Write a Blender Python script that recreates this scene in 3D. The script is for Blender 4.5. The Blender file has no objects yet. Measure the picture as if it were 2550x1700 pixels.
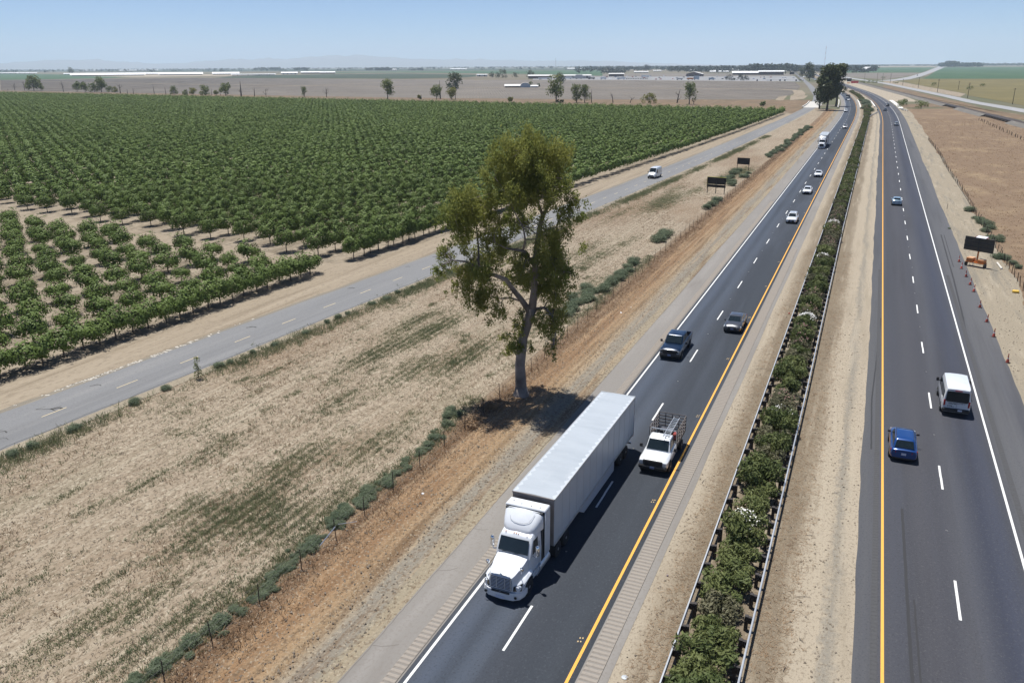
import bpy, math, random
import numpy as np
R = math.radians
random.seed(7); rng = np.random.default_rng(11)
S = bpy.context.scene

# ------------------------------------------------------------------ camera
CAM_H = 26.923
cam_d = bpy.data.cameras.new('camera'); cam = bpy.data.objects.new('camera', cam_d)
S.collection.objects.link(cam); S.camera = cam
cam_d.sensor_width = 36.0; cam_d.lens = 36.0 * 2018.8 / 2550.0
cam_d.clip_start = 0.5; cam_d.clip_end = 80000.0
cam.location = (0, 0, CAM_H)
from mathutils import Matrix, Vector
def _cam_rot(pitch, yaw, roll):
    cy, sy, cp, sp = math.cos(yaw), math.sin(yaw), math.cos(pitch), math.sin(pitch)
    f = Vector((-sy * cp, cy * cp, -sp)); r = Vector((cy, sy, 0)); u = r.cross(f)
    r2 = r * math.cos(roll) + u * math.sin(roll); u2 = u * math.cos(roll) - r * math.sin(roll)
    return Matrix((r2, u2, -f)).transposed()
cam.rotation_euler = _cam_rot(R(18.779), R(23.516), R(-0.3406)).to_euler()

# ------------------------------------------------------------------ world, sun, exposure
SUN_EL, SUN_AZ = R(75.0), math.atan2(-0.84, 0.55)          # azimuth clockwise from +Y
W = bpy.data.worlds.new('World'); S.world = W; W.use_nodes = True
wn = W.node_tree.nodes; wl = W.node_tree.links
sky = wn.new('ShaderNodeTexSky'); sky.sky_type = 'NISHITA'; sky.sun_disc = False
sky.sun_elevation = SUN_EL; sky.sun_rotation = SUN_AZ
sky.altitude = 90; sky.air_density = 0.6; sky.dust_density = 0.0; sky.ozone_density = 9.0
wl.new(sky.outputs[0], wn['Background'].inputs[0]); wn['Background'].inputs[1].default_value = 0.080
sd = bpy.data.lights.new('sun', 'SUN'); sd.energy = 5.0; sd.angle = R(0.5); sd.color = (1.0, 0.975, 0.935)
sun = bpy.data.objects.new('sun', sd); S.collection.objects.link(sun)
_dir = Vector((math.cos(SUN_EL) * math.sin(SUN_AZ), math.cos(SUN_EL) * math.cos(SUN_AZ), math.sin(SUN_EL)))
sun.rotation_euler = _dir.to_track_quat('Z', 'Y').to_euler(); sun.location = (0, 0, 60)
S.view_settings.view_transform = 'Standard'; S.view_settings.look = 'None'
S.view_settings.exposure = 0.48; S.view_settings.gamma = 1.0
S.render.engine = 'CYCLES'
S.cycles.use_denoising = True
S.cycles.max_bounces = 6; S.cycles.diffuse_bounces = 3; S.cycles.glossy_bounces = 3; S.cycles.transmission_bounces = 4
S.cycles.transparent_max_bounces = 8; S.cycles.volume_bounces = 1
S.cycles.caustics_reflective = False; S.cycles.caustics_refractive = False

# ------------------------------------------------------------------ object helpers
C = S.collection
def tag(o, label=None, cat=None, group=None, kind=None):
    if label: o['label'] = label
    if cat: o['category'] = cat
    if group: o['group'] = group
    if kind: o['kind'] = kind
    return o
def thing(name, label, cat, loc=(0, 0, 0), rz=0.0, group=None):
    o = bpy.data.objects.new(name, None); C.objects.link(o)
    o.location = loc; o.rotation_euler = (0, 0, rz); o.empty_display_size = 0.3
    return tag(o, label, cat, group)
def copy_tree(o, parent=None):
    c = o.copy(); C.objects.link(c)
    if parent is not None: c.parent = parent
    for ch in o.children: copy_tree(ch, c)
    return c
def link_mesh(name, me, mat, parent=None, smooth=False, loc=None):
    o = bpy.data.objects.new(name, me); C.objects.link(o)
    if mat is not None:
        for m in (mat if isinstance(mat, (list, tuple)) else [mat]): me.materials.append(m)
    if parent is not None: o.parent = parent
    if loc is not None: o.location = loc
    if smooth: me.polygons.foreach_set('use_smooth', [True] * len(me.polygons))
    return o
class MB:
    """collects shapes and links them as one mesh"""
    def __init__(s): s.v = []; s.f = []; s.m = []
    def add(s, vs, fs, mi=0):
        n = len(s.v); s.v += [tuple(p) for p in vs]; s.f += [tuple(i + n for i in f) for f in fs]; s.m += [mi] * len(fs); return s
    def box(s, c, d, rz=0.0, taper=1.0, mi=0, rx=0.0, bev=0.0):
        x, y, z = d[0] / 2, d[1] / 2, d[2] / 2
        b = min(bev, x * .9, y * .9, z * .9)
        if b > 0:
            P = []
            for sz, k in ((-z, 0), (-z + b, 1), (z - b, 1), (z, 0)):
                t = taper if sz > 0 else 1.0
                q = 0 if k else b
                for (px, py) in ((-x + b, -y + q), (x - b, -y + q), (x - q, -y + b), (x - q, y - b), (x - b, y - q), (-x + b, y - q), (-x + q, y - b), (-x + q, -y + b)):
                    P.append([px * t, py * t, sz])
            F = []
            for r in range(3):
                for i in range(8): F.append((r * 8 + i, r * 8 + (i + 1) % 8, (r + 1) * 8 + (i + 1) % 8, (r + 1) * 8 + i))
            F.append(tuple(range(7, -1, -1))); F.append(tuple(range(24, 32)))
        else:
            P = [[-x, -y, -z], [x, -y, -z], [x, y, -z], [-x, y, -z], [-x * taper, -y * taper, z], [x * taper, -y * taper, z], [x * taper, y * taper, z], [-x * taper, y * taper, z]]
            F = [(3, 2, 1, 0), (4, 5, 6, 7), (0, 1, 5, 4), (1, 2, 6, 5), (2, 3, 7, 6), (3, 0, 4, 7)]
        if rx:
            cr, sr = math.cos(rx), math.sin(rx); P = [[p[0], p[1] * cr - p[2] * sr, p[1] * sr + p[2] * cr] for p in P]
        cz, sz_ = math.cos(rz), math.sin(rz)
        P = [(c[0] + p[0] * cz - p[1] * sz_, c[1] + p[0] * sz_ + p[1] * cz, c[2] + p[2]) for p in P]
        return s.add(P, F, mi)
    def tube(s, pts, rad, n=6, mi=0, cap=True):
        pts = [Vector(p) for p in pts]; k = len(pts)
        rad = rad if isinstance(rad, (list, tuple)) else [rad] * k
        P = []; F = []
        for i, p in enumerate(pts):
            d = (pts[min(i + 1, k - 1)] - pts[max(i - 1, 0)])
            d = d.normalized() if d.length > 1e-9 else Vector((0, 0, 1))
            a = d.cross(Vector((0, 0, 1)) if abs(d.z) < .9 else Vector((1, 0, 0))).normalized(); b = d.cross(a)
            for j in range(n):
                t = 2 * math.pi * j / n
                P.append(p + (a * math.cos(t) + b * math.sin(t)) * rad[i])
        for i in range(k - 1):
            for j in range(n): F.append((i * n + j, i * n + (j + 1) % n, (i + 1) * n + (j + 1) % n, (i + 1) * n + j))
        if cap: F.append(tuple(range(n - 1, -1, -1))); F.append(tuple((k - 1) * n + j for j in range(n)))
        return s.add(P, F, mi)
    def loft(s, secs, mi=0, cap=True):
        """secs: list of closed rings with equal vertex counts"""
        n = len(secs[0]); P = [p for r in secs for p in r]; F = []
        for i in range(len(secs) - 1):
            for j in range(n): F.append((i * n + j, i * n + (j + 1) % n, (i + 1) * n + (j + 1) % n, (i + 1) * n + j))
        if cap: F.append(tuple(range(n - 1, -1, -1))); F.append(tuple((len(secs) - 1) * n + j for j in range(n)))
        return s.add(P, F, mi)
    def lathe(s, prof, c=(0, 0, 0), axis='z', n=16, mi=0):
        P = []; F = []
        for (r, h) in prof:
            for j in range(n):
                t = 2 * math.pi * j / n; a, b = r * math.cos(t), r * math.sin(t)
                P.append({'z': (c[0] + a, c[1] + b, c[2] + h), 'x': (c[0] + h, c[1] + a, c[2] + b), 'y': (c[0] + b, c[1] + h, c[2] + a)}[axis])
        for i in range(len(prof) - 1):
            for j in range(n): F.append((i * n + j, i * n + (j + 1) % n, (i + 1) * n + (j + 1) % n, (i + 1) * n + j))
        F.append(tuple(range(n - 1, -1, -1))); F.append(tuple((len(prof) - 1) * n + j for j in range(n)))
        return s.add(P, F, mi)
    def quad(s, a, b, c, d, mi=0): return s.add([a, b, c, d], [(0, 1, 2, 3)], mi)
    def slab(s, quad, t, mi=0):
        """a thin pane with real thickness t from 4 corners (outward normal by right-hand rule)"""
        q = [Vector(p) for p in quad]; nrm = (q[1] - q[0]).cross(q[3] - q[0]).normalized() * t
        P = q + [p - nrm for p in q]
        return s.add(P, [(0, 1, 2, 3), (7, 6, 5, 4), (0, 4, 5, 1), (1, 5, 6, 2), (2, 6, 7, 3), (3, 7, 4, 0)], mi)
    def mesh(s, name, smooth=False, angle=None):
        me = bpy.data.meshes.new(name); me.from_pydata(s.v, [], s.f)
        if any(s.m): me.polygons.foreach_set('material_index', s.m)
        if smooth: me.polygons.foreach_set('use_smooth', [True] * len(s.f))
        me.update(); me.validate()
        if angle is not None:
            me.polygons.foreach_set('use_smooth', [True] * len(me.polygons))
            try: me.set_sharp_from_angle(angle=R(angle))
            except Exception: pass
        return me
    def build(s, name, mat, parent=None, smooth=False, angle=None, loc=None):
        return link_mesh(name, s.mesh(name, smooth, angle), mat, parent, loc=loc)
def mesh_np(name, V, k=4):
    """mesh from an (n*k,3) array of separate k-gons"""
    V = np.ascontiguousarray(V, dtype=np.float32).reshape(-1, 3); nv = len(V); nf = nv // k
    me = bpy.data.meshes.new(name); me.vertices.add(nv); me.vertices.foreach_set('co', V.ravel())
    me.loops.add(nv); me.loops.foreach_set('vertex_index', np.arange(nv, dtype=np.int32))
    me.polygons.add(nf); me.polygons.foreach_set('loop_start', np.arange(0, nv, k, dtype=np.int32))
    me.polygons.foreach_set('loop_total', np.full(nf, k, dtype=np.int32))
    me.update(calc_edges=True); return me
def interp(tab):
    xs = np.array([t[0] for t in tab], float); ys = np.array([t[1] for t in tab], float)
    h = np.diff(xs); d = np.diff(ys) / h; m = np.zeros(len(xs)); m[0] = d[0]; m[-1] = d[-1]
    m[1:-1] = (d[:-1] * h[1:] + d[1:] * h[:-1]) / (h[1:] + h[:-1])
    def f(x):
        x = np.asarray(x, float); i = np.clip(np.searchsorted(xs, x) - 1, 0, len(xs) - 2)
        t = (x - xs[i]) / h[i]; tc = np.clip(t, 0, 1)
        r = (1 + 2 * tc) * (1 - tc) ** 2 * ys[i] + tc * (1 - tc) ** 2 * h[i] * m[i] + tc ** 2 * (3 - 2 * tc) * ys[i + 1] + tc ** 2 * (tc - 1) * h[i] * m[i + 1]
        return r + np.where(t < 0, t * h[i] * m[i], 0) + np.where(t > 1, (t - 1) * h[i] * m[i + 1], 0)
    return f
# ------------------------------------------------------------------ materials
def new_mat(name):
    m = bpy.data.materials.new(name); m.use_nodes = True
    return m, m.node_tree.nodes, m.node_tree.links, m.node_tree.nodes['Principled BSDF']
def P(name, col, rough=.6, metal=0., spec=.5, coat=0., noise=0., nscale=8., trans=0.):
    m, N, L, b = new_mat(name)
    b.inputs['Base Color'].default_value = (*col, 1); b.inputs['Roughness'].default_value = rough
    b.inputs['Metallic'].default_value = metal; b.inputs['Specular IOR Level'].default_value = spec
    if coat: b.inputs['Coat Weight'].default_value = coat; b.inputs['Coat Roughness'].default_value = .06
    if noise:
        tc = N.new('ShaderNodeTexCoord'); nz = N.new('ShaderNodeTexNoise'); nz.inputs['Scale'].default_value = nscale; nz.inputs['Detail'].default_value = 5
        L.new(tc.outputs['Object'], nz.inputs['Vector'])
        mx = N.new('ShaderNodeMix'); mx.data_type = 'RGBA'; mx.inputs['A'].default_value = (*[c * (1 - noise) for c in col], 1); mx.inputs['B'].default_value = (*[min(1, c * (1 + noise)) for c in col], 1)
        mp = N.new('ShaderNodeMapRange'); mp.inputs[1].default_value = .3; mp.inputs[2].default_value = .7
        L.new(nz.outputs[0], mp.inputs[0]); L.new(mp.outputs[0], mx.inputs['Factor']); L.new(mx.outputs['Result'], b.inputs['Base Color'])
    return m
def ground(name, base, layers, rough=.95, uv=False, bump=0., bscale=6., ramp_u=None, zones=None, wob=(1.2, .5)):
    """base colour + layers of (colour, scale xyz, lo, hi, strength[, detail]) masked by noise over metres"""
    m, N, L, b = new_mat(name); b.inputs['Roughness'].default_value = rough; b.inputs['Specular IOR Level'].default_value = .25
    if uv: co = N.new('ShaderNodeTexCoord').outputs['UV']
    else: co = N.new('ShaderNodeNewGeometry').outputs['Position']
    prev = None
    if zones:                                                 # bands of different soil along the road, their borders broken up by noise
        sp = N.new('ShaderNodeSeparateXYZ'); L.new(co, sp.inputs[0]); acc = sp.outputs[0]
        for sc, am in (((.5, .09, 1), wob[0]), ((2.6, 1.6, 1), wob[1]), ((9, 8, 1), wob[1] * .55)):
            mp = N.new('ShaderNodeMapping'); mp.inputs['Scale'].default_value = sc; L.new(co, mp.inputs['Vector']); nz = N.new('ShaderNodeTexNoise'); nz.inputs['Scale'].default_value = 1; nz.inputs['Detail'].default_value = 3; L.new(mp.outputs[0], nz.inputs['Vector'])
            ma = N.new('ShaderNodeMath'); ma.operation = 'MULTIPLY_ADD'; ma.inputs[1].default_value = am; L.new(nz.outputs[0], ma.inputs[0]); L.new(acc, ma.inputs[2]); acc = ma.outputs[0]
        sh = N.new('ShaderNodeMath'); sh.operation = 'SUBTRACT'; sh.inputs[1].default_value = .5 * (wob[0] + wob[1] * 1.55); L.new(acc, sh.inputs[0])
        lo, hi = zones[0][0], zones[-1][0]
        mr = N.new('ShaderNodeMapRange'); mr.inputs[1].default_value = lo; mr.inputs[2].default_value = hi; L.new(sh.outputs[0], mr.inputs[0])
        cr = N.new('ShaderNodeValToRGB')
        while len(cr.color_ramp.elements) < len(zones): cr.color_ramp.elements.new(.5)
        for e, (u, c) in zip(cr.color_ramp.elements, zones): e.position = (u - lo) / (hi - lo); e.color = (*c, 1)
        L.new(mr.outputs[0], cr.inputs[0]); prev = cr.outputs[0]
    def mix(fac, col):
        nonlocal prev
        mx = N.new('ShaderNodeMix'); mx.data_type = 'RGBA'
        if prev is None: mx.inputs['A'].default_value = (*base, 1)
        else: L.new(prev, mx.inputs['A'])
        mx.inputs['B'].default_value = (*col, 1); L.new(fac, mx.inputs['Factor']); prev = mx.outputs['Result']
    def math_(op, a, bb):
        n = N.new('ShaderNodeMath'); n.operation = op
        for i, q in enumerate((a, bb)):
            if hasattr(q, 'links'): L.new(q, n.inputs[i])
            else: n.inputs[i].default_value = q
        return n.outputs[0]
    if ramp_u:                                                # worn wheel paths across the lane, u in metres
        sp = N.new('ShaderNodeSeparateXYZ'); L.new(co, sp.inputs[0])
        lo, hi = ramp_u[0][0], ramp_u[-1][0]
        mr = N.new('ShaderNodeMapRange'); mr.inputs[1].default_value = lo; mr.inputs[2].default_value = hi; L.new(sp.outputs[0], mr.inputs[0])
        cr = N.new('ShaderNodeValToRGB'); cr.color_ramp.interpolation = 'B_SPLINE'
        while len(cr.color_ramp.elements) < len(ramp_u): cr.color_ramp.elements.new(.5)
        for e, (u, c) in zip(cr.color_ramp.elements, ramp_u): e.position = (u - lo) / (hi - lo); e.color = (*c, 1)
        L.new(mr.outputs[0], cr.inputs[0]); prev = cr.outputs[0]
    for i, ly in enumerate(layers):
        col, sc, lo, hi, st = ly[:5]; det = ly[5] if len(ly) > 5 else 4
        mp = N.new('ShaderNodeMapping'); mp.inputs['Scale'].default_value = sc; mp.inputs['Location'].default_value = (13.7 * i + 3, 7.1 * i, 5.3 * i)
        if len(ly) > 6: mp.inputs['Rotation'].default_value = (0, 0, ly[6])
        L.new(co, mp.inputs['Vector'])
        nz = N.new('ShaderNodeTexNoise'); nz.inputs['Scale'].default_value = 1; nz.inputs['Detail'].default_value = det; nz.inputs['Roughness'].default_value = .6
        L.new(mp.outputs[0], nz.inputs['Vector'])
        mr = N.new('ShaderNodeMapRange'); mr.inputs[1].default_value = lo; mr.inputs[2].default_value = hi; mr.inputs[4].default_value = st; L.new(nz.outputs[0], mr.inputs[0])
        mix(mr.outputs[0], col)
    if prev is None: b.inputs['Base Color'].default_value = (*base, 1)
    else: L.new(prev, b.inputs['Base Color'])
    if bump:
        nz = N.new('ShaderNodeTexNoise'); nz.inputs['Scale'].default_value = bscale; nz.inputs['Detail'].default_value = 6; L.new(co, nz.inputs['Vector'])
        bp = N.new('ShaderNodeBump'); bp.inputs['Strength'].default_value = 1; bp.inputs['Distance'].default_value = bump
        L.new(nz.outputs[0], bp.inputs['Height']); L.new(bp.outputs[0], b.inputs['Normal'])
    return m
def leaf(name, c1, c2, scale=.8, trans=.3, rough=.55, obj_var=.0):
    """leaf surface: colour varies leaf clump by leaf clump and (obj_var) tree by tree; some light passes through"""
    m, N, L, b = new_mat(name)
    g = N.new('ShaderNodeNewGeometry'); nz = N.new('ShaderNodeTexNoise'); nz.inputs['Scale'].default_value = scale; nz.inputs['Detail'].default_value = 3
    L.new(g.outputs['Position'], nz.inputs['Vector'])
    mr = N.new('ShaderNodeMapRange'); mr.inputs[1].default_value = .33; mr.inputs[2].default_value = .67; L.new(nz.outputs[0], mr.inputs[0])
    fac = mr.outputs[0]
    if obj_var:
        oi = N.new('ShaderNodeObjectInfo'); ma = N.new('ShaderNodeMath'); ma.operation = 'MULTIPLY_ADD'; ma.inputs[1].default_value = obj_var; ma.use_clamp = True
        L.new(oi.outputs['Random'], ma.inputs[0]); L.new(fac, ma.inputs[2])
        sb = N.new('ShaderNodeMath'); sb.operation = 'SUBTRACT'; sb.inputs[1].default_value = obj_var / 2; sb.use_clamp = True
        L.new(ma.outputs[0], sb.inputs[0]); fac = sb.outputs[0]
    mx = N.new('ShaderNodeMix'); mx.data_type = 'RGBA'; mx.inputs['A'].default_value = (*c1, 1); mx.inputs['B'].default_value = (*c2, 1)
    L.new(fac, mx.inputs['Factor'])
    L.new(mx.outputs['Result'], b.inputs['Base Color']); b.inputs['Roughness'].default_value = rough; b.inputs['Specular IOR Level'].default_value = .12
    if trans:
        tr = N.new('ShaderNodeBsdfTranslucent'); sh = N.new('ShaderNodeMixShader'); sh.inputs[0].default_value = trans
        L.new(mx.outputs['Result'], tr.inputs[0]); L.new(b.outputs[0], sh.inputs[1]); L.new(tr.outputs[0], sh.inputs[2])
        L.new(sh.outputs[0], N['Material Output'].inputs[0])
    return m
M = {}
# ground family (albedo)
EARTH = .54
def ground_(nm, base, layers, k=EARTH, **kw):
    q = lambda c: (c[0] * k, c[1] * k * (.985 if k == EARTH else 1), c[2] * k * (.91 if k == EARTH else 1))
    return ground(nm, q(base), [(q(l[0]),) + tuple(l[1:]) for l in layers], **kw)
M['plain'] = ground_('dry plain', (.27, .235, .175), [((.20, .17, .12), (.004, .004, .004), .45, .6, .7), ((.14, .16, .08), (.0016, .002, 1), .5, .62, .7)])
M['field'] = ground_('dry field', (.47, .385, .30), [
    ((.33, .25, .18), (1.5, .10, 1), .50, .70, .75, 6), ((.58, .50, .40), (2.2, .07, 1), .50, .68, .8, 5),
    ((.30, .20, .13), (.06, .022, 1), .48, .64, .75, 6), ((.26, .25, .165), (.12, .045, 1), .58, .74, .55, 6),
    ((.22, .165, .115), (6, 3.2, 4), .52, .62, .8, 5), ((.68, .60, .49), (5, 3, 4), .55, .66, .8, 5), ((.24, .20, .14), (2.4, 1.1, 1), .54, .66, .55, 6)], bump=.16, bscale=3.)
M['sand'] = ground_('sandy track', (.44, .365, .285), [((.52, .44, .35), (1.1, .03, 1), .5, .68, .8, 5), ((.27, .215, .16), (.9, .025, 1), .52, .66, .75, 5), ((.29, .235, .18), (3, 1.2, 2), .52, .66, .65, 6), ((.56, .48, .39), (6, 4, 4), .56, .68, .7, 5)], bump=.05, bscale=5.)
M['orchard'] = ground_('orchard floor', (.44, .37, .295), [((.26, .21, .155), (.32, .05, 1), .46, .62, .75, 4), ((.17, .14, .105), (1.4, 1.1, 1), .50, .66, .75, 6), ((.58, .50, .42), (2.5, .5, 1), .58, .7, .6, 5)], bump=.04, bscale=4.)
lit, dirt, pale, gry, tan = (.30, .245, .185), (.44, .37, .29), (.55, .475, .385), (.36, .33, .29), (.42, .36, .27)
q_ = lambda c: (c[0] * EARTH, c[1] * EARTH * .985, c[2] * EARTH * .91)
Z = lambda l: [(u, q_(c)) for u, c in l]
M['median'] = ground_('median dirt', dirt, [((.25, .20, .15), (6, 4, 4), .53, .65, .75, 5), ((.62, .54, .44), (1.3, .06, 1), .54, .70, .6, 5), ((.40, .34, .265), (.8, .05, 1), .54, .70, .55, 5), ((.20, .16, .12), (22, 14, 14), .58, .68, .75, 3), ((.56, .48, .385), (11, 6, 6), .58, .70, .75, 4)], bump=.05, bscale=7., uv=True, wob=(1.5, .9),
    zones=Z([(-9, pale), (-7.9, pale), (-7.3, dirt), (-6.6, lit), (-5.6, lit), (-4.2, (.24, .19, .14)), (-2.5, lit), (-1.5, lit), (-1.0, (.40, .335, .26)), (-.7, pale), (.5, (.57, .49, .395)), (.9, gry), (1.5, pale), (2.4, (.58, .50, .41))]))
M['verge'] = ground_('ploughed verge', tan, [((.56, .42, .28), (1.6, .05, 1), .52, .68, .65, 6), ((.21, .125, .07), (1.1, .07, 1), .52, .66, .7, 6), ((.22, .155, .105), (5, 4, 4), .51, .63, .75, 5), ((.62, .53, .42), (7, 5, 5), .56, .67, .7, 4)], bump=.16, bscale=4., uv=True, wob=(1.3, .6),
    zones=Z([(-28.2, (.42, .33, .25)), (-27.4, (.30, .21, .14)), (-26.6, (.25, .155, .095)), (-25.7, (.28, .175, .105)), (-25.2, (.47, .305, .18)), (-24.2, (.34, .205, .115)), (-23.4, (.47, .32, .195)), (-22.6, (.38, .265, .165)), (-22.1, (.47, .385, .29)), (-21.7, (.36, .325, .28)), (-20.8, (.335, .305, .265)), (-20.4, (.43, .37, .28)), (-19.3, (.45, .385, .295))]))
M['gravel'] = ground_('shoulder gravel', (.335, .30, .255), [((.22, .205, .185), (14, 12, 12), .5, .66, .7, 5), ((.46, .41, .35), (1.1, .1, 1), .52, .68, .7, 5)], bump=.03, bscale=14.)
M['tangravel'] = ground_('tan gravel', (.46, .395, .31), [((.27, .235, .19), (6, 5, 5), .52, .64, .7, 5), ((.56, .49, .395), (.9, .12, 1), .52, .66, .7, 5), ((.28, .26, .23), (.8, .06, 1), .52, .66, .7, 5)], bump=.06, bscale=9.)
M['drygrass_r'] = ground_('dry brown grass', (.31, .215, .145), [((.50, .375, .24), (.10, .06, 1), .50, .66, .6, 6), ((.235, .165, .115), (.5, .9, 1), .50, .68, .7, 6), ((.47, .37, .27), (3, 5, 3), .56, .7, .6, 6), ((.20, .145, .10), (7, 9, 7), .56, .68, .7, 4)], bump=.16, bscale=2.5)
M['bank'] = ground_('creek bank', (.27, .19, .125), [((.20, .155, .105), (.06, .03, 1), .46, .62, .7, 5), ((.42, .32, .22), (.2, .1, 1), .54, .68, .7, 5)])
M['vineyard'] = ground_('vineyard soil', (.27, .24, .215), [((.21, .185, .165), (.006, .006, 1), .45, .6, .6, 4), ((.38, .33, .29), (.02, .01, 1), .54, .68, .5, 5)])
M['lot'] = ground_('gravel lot', (.36, .36, .36), [((.25, .245, .24), (.02, .01, 1), .46, .62, .7, 5)], k=.62)
M['green1'] = ground_('green crop', (.045, .092, .040), [((.062, .112, .05), (.01, .002, 1), .46, .62, .8, 5), ((.045, .095, .05), (.002, .02, 1), .5, .66, .6, 5)], k=.85)
M['green2'] = ground_('dark green crop', (.040, .060, .034), [((.058, .072, .042), (.01, .004, 1), .46, .62, .8, 5)], k=.85)
M['olive'] = ground_('ripening crop', (.15, .125, .05), [((.19, .155, .062), (.02, .01, 1), .46, .62, .8, 5), ((.10, .105, .045), (.03, .2, 1), .54, .7, .6, 5)], k=.8, bump=.3, bscale=.6)
M['ballast'] = ground_('rail ballast', (.24, .225, .215), [((.32, .30, .28), (.3, .05, 1), .5, .66, .7, 5)], bump=.05, bscale=8.)
# paving: u across in metres, v along
M['asphaltL'] = ground('new asphalt', (.04, .04, .05), [((.022, .026, .033), (.9, .02, 1), .50, .72, .55, 4), ((.085, .090, .10), (12, 9, 9), .58, .72, .35, 4), ((.058, .067, .085), (.35, .02, 1), .50, .7, .55, 4), ((.016, .018, .022), (9, 8, 8), .54, .68, .45, 3), ((.075, .08, .09), (7, 6, 6), .58, .70, .35, 3)], rough=.8, uv=True, bump=.008, bscale=40,
    ramp_u=[(-17.0, (0.040, 0.044, 0.050)), (-16.6, (0.045, 0.053, 0.069)), (-15.9, (0.060, 0.074, 0.101)), (-15.2, (0.026, 0.032, 0.042)), (-14.5, (0.058, 0.071, 0.094)), (-13.6, (0.037, 0.043, 0.054)), (-12.8, (0.032, 0.037, 0.046)), (-11.8, (0.027, 0.032, 0.040)), (-10.9, (0.033, 0.039, 0.048)), (-9.5, (0.027, 0.031, 0.037))])
M['asphaltR'] = ground('worn asphalt', (.04, .04, .05), [((.030, .030, .034), (.7, .02, 1), .50, .72, .5, 4), ((.115, .108, .104), (14, 11, 11), .58, .72, .4, 4), ((.050, .053, .066), (.5, .012, 1), .50, .7, .55, 4), ((.024, .024, .027), (9, 8, 8), .54, .68, .45, 3), ((.095, .092, .09), (7, 6, 6), .58, .70, .35, 3)], rough=.8, uv=True, bump=.008, bscale=40,
    ramp_u=[(2.0, (0.075, 0.076, 0.078)), (3.2, (0.071, 0.071, 0.075)), (3.6, (0.048, 0.049, 0.056)), (4.6, (0.038, 0.040, 0.048)), (5.6, (0.053, 0.053, 0.060)), (6.6, (0.040, 0.041, 0.049)), (7.2, (0.049, 0.050, 0.058)), (7.9, (0.062, 0.064, 0.073)), (9.0, (0.022, 0.026, 0.041)), (9.7, (0.040, 0.045, 0.064)), (10.4, (0.036, 0.040, 0.054)), (11.0, (0.067, 0.068, 0.073)), (12.2, (0.085, 0.085, 0.088)), (14.5, (0.093, 0.092, 0.095))])
M['shoulderL'] = ground_('old shoulder', (.32, .298, .27), [((.38, .355, .325), (.6, .05, 1), .5, .68, .7, 4), ((.29, .262, .23), (7, 6, 6), .50, .64, .7, 4), ((.24, .215, .19), (.5, .06, 1), .54, .7, .55, 4)], k=.60, uv=True, bump=.008, bscale=30)
M['frontage'] = ground_('grey chip seal', (.235, .235, .235), [((.285, .28, .272), (.5, .03, 1), .5, .68, .7, 4), ((.165, .165, .165), (7, 6, 6), .52, .66, .6, 4), ((.16, .16, .162), (.45, .015, 1), .52, .7, .55, 4)], k=.72, uv=True, bump=.008, bscale=30)
M['concrete'] = ground_('concrete deck', (.52, .50, .455), [((.43, .41, .37), (.3, .3, 1), .5, .68, .5, 5)], k=.85)
M['rightroad'] = ground_('far road paving', (.30, .30, .30), [((.36, .35, .34), (.1, .02, 1), .5, .68, .6, 4)], k=.85)
M['groove'] = ground_('rumble strip', (.34, .30, .255), [((.25, .225, .195), (8, 8, 8), .5, .66, .5, 4)], k=.76, uv=True)
M['grooveR'] = ground('asphalt rumble strip', (.066, .066, .068), [((.045, .045, .046), (8, 8, 8), .5, .66, .5, 4)], uv=True)
M['white_line'] = ground('white road paint', (.60, .60, .58), [((.34, .34, .34), (9, 5, 5), .54, .7, .6, 5)])
M['yellow_line'] = ground('yellow road paint', (.66, .34, .07), [((.42, .25, .09), (9, 3, 5), .56, .7, .5, 5)])
M['stud_y'] = P('pale yellow stud', (.55, .40, .20), .6)
M['pale_yellow'] = ground('faded yellow road paint', (.50, .41, .26), [((.27, .245, .20), (9, 3, 5), .48, .66, .6, 5)])
M['crack'] = P('crack sealer', (.045, .043, .04), .9)
M['crackpale'] = P('open crack', (.11, .095, .08), .95)
# foliage
M['almond'] = leaf('orchard leaf', (.080, .118, .028), (.128, .176, .044), .5, .05, obj_var=.5)
M['almond_far'] = leaf('orchard leaf far', (.086, .128, .030), (.132, .185, .046), .12, .06)
M['gum'] = leaf('gum leaf', (.150, .180, .046), (.290, .290, .078), .25, .5, .5)
M['gum2'] = leaf('dark gum leaf', (.060, .078, .036), (.100, .112, .048), .2, .25, .45)
M['bark'] = P('bark', (.17, .135, .108), .9, noise=.45, nscale=1.6)
M['bark_pale'] = P('pale gum bark', (.215, .182, .160), .9, noise=.5, nscale=.9)
M['deadwood'] = P('dead wood', (.085, .068, .058), .95, noise=.4, nscale=1)
M['oleander'] = leaf('oleander leaf', (.078, .102, .036), (.152, .168, .062), .9, .22, obj_var=.5)
M['oleander_dull'] = leaf('dull oleander leaf', (.105, .106, .060), (.170, .158, .094), .9, .22, obj_var=.5)
M['petal_w'] = P('white petal', (.82, .80, .76), .7)
M['petal_p'] = P('pink petal', (.34, .19, .17), .7)
M['tumble'] = leaf('blue green weed', (.108, .142, .088), (.172, .202, .124), 1.2, .3, obj_var=.4)
M['weed'] = leaf('olive weed', (.125, .150, .078), (.200, .205, .110), .35, .35)
M['stubble'] = leaf('dry stubble', (.25, .20, .145), (.40, .335, .25), .5, .25)
M['stubble_b'] = leaf('brown dry weed', (.19, .125, .075), (.33, .225, .135), .6, .2)
M['brush'] = leaf('yellow green willow leaf', (.090, .125, .034), (.172, .195, .056), .15, .25)
M['brush_y'] = leaf('yellow brush leaf', (.14, .15, .03), (.23, .22, .05), .3, .25)
M['treeline'] = leaf('town tree leaf', (.014, .025, .014), (.034, .048, .025), .02, .15)
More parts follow.
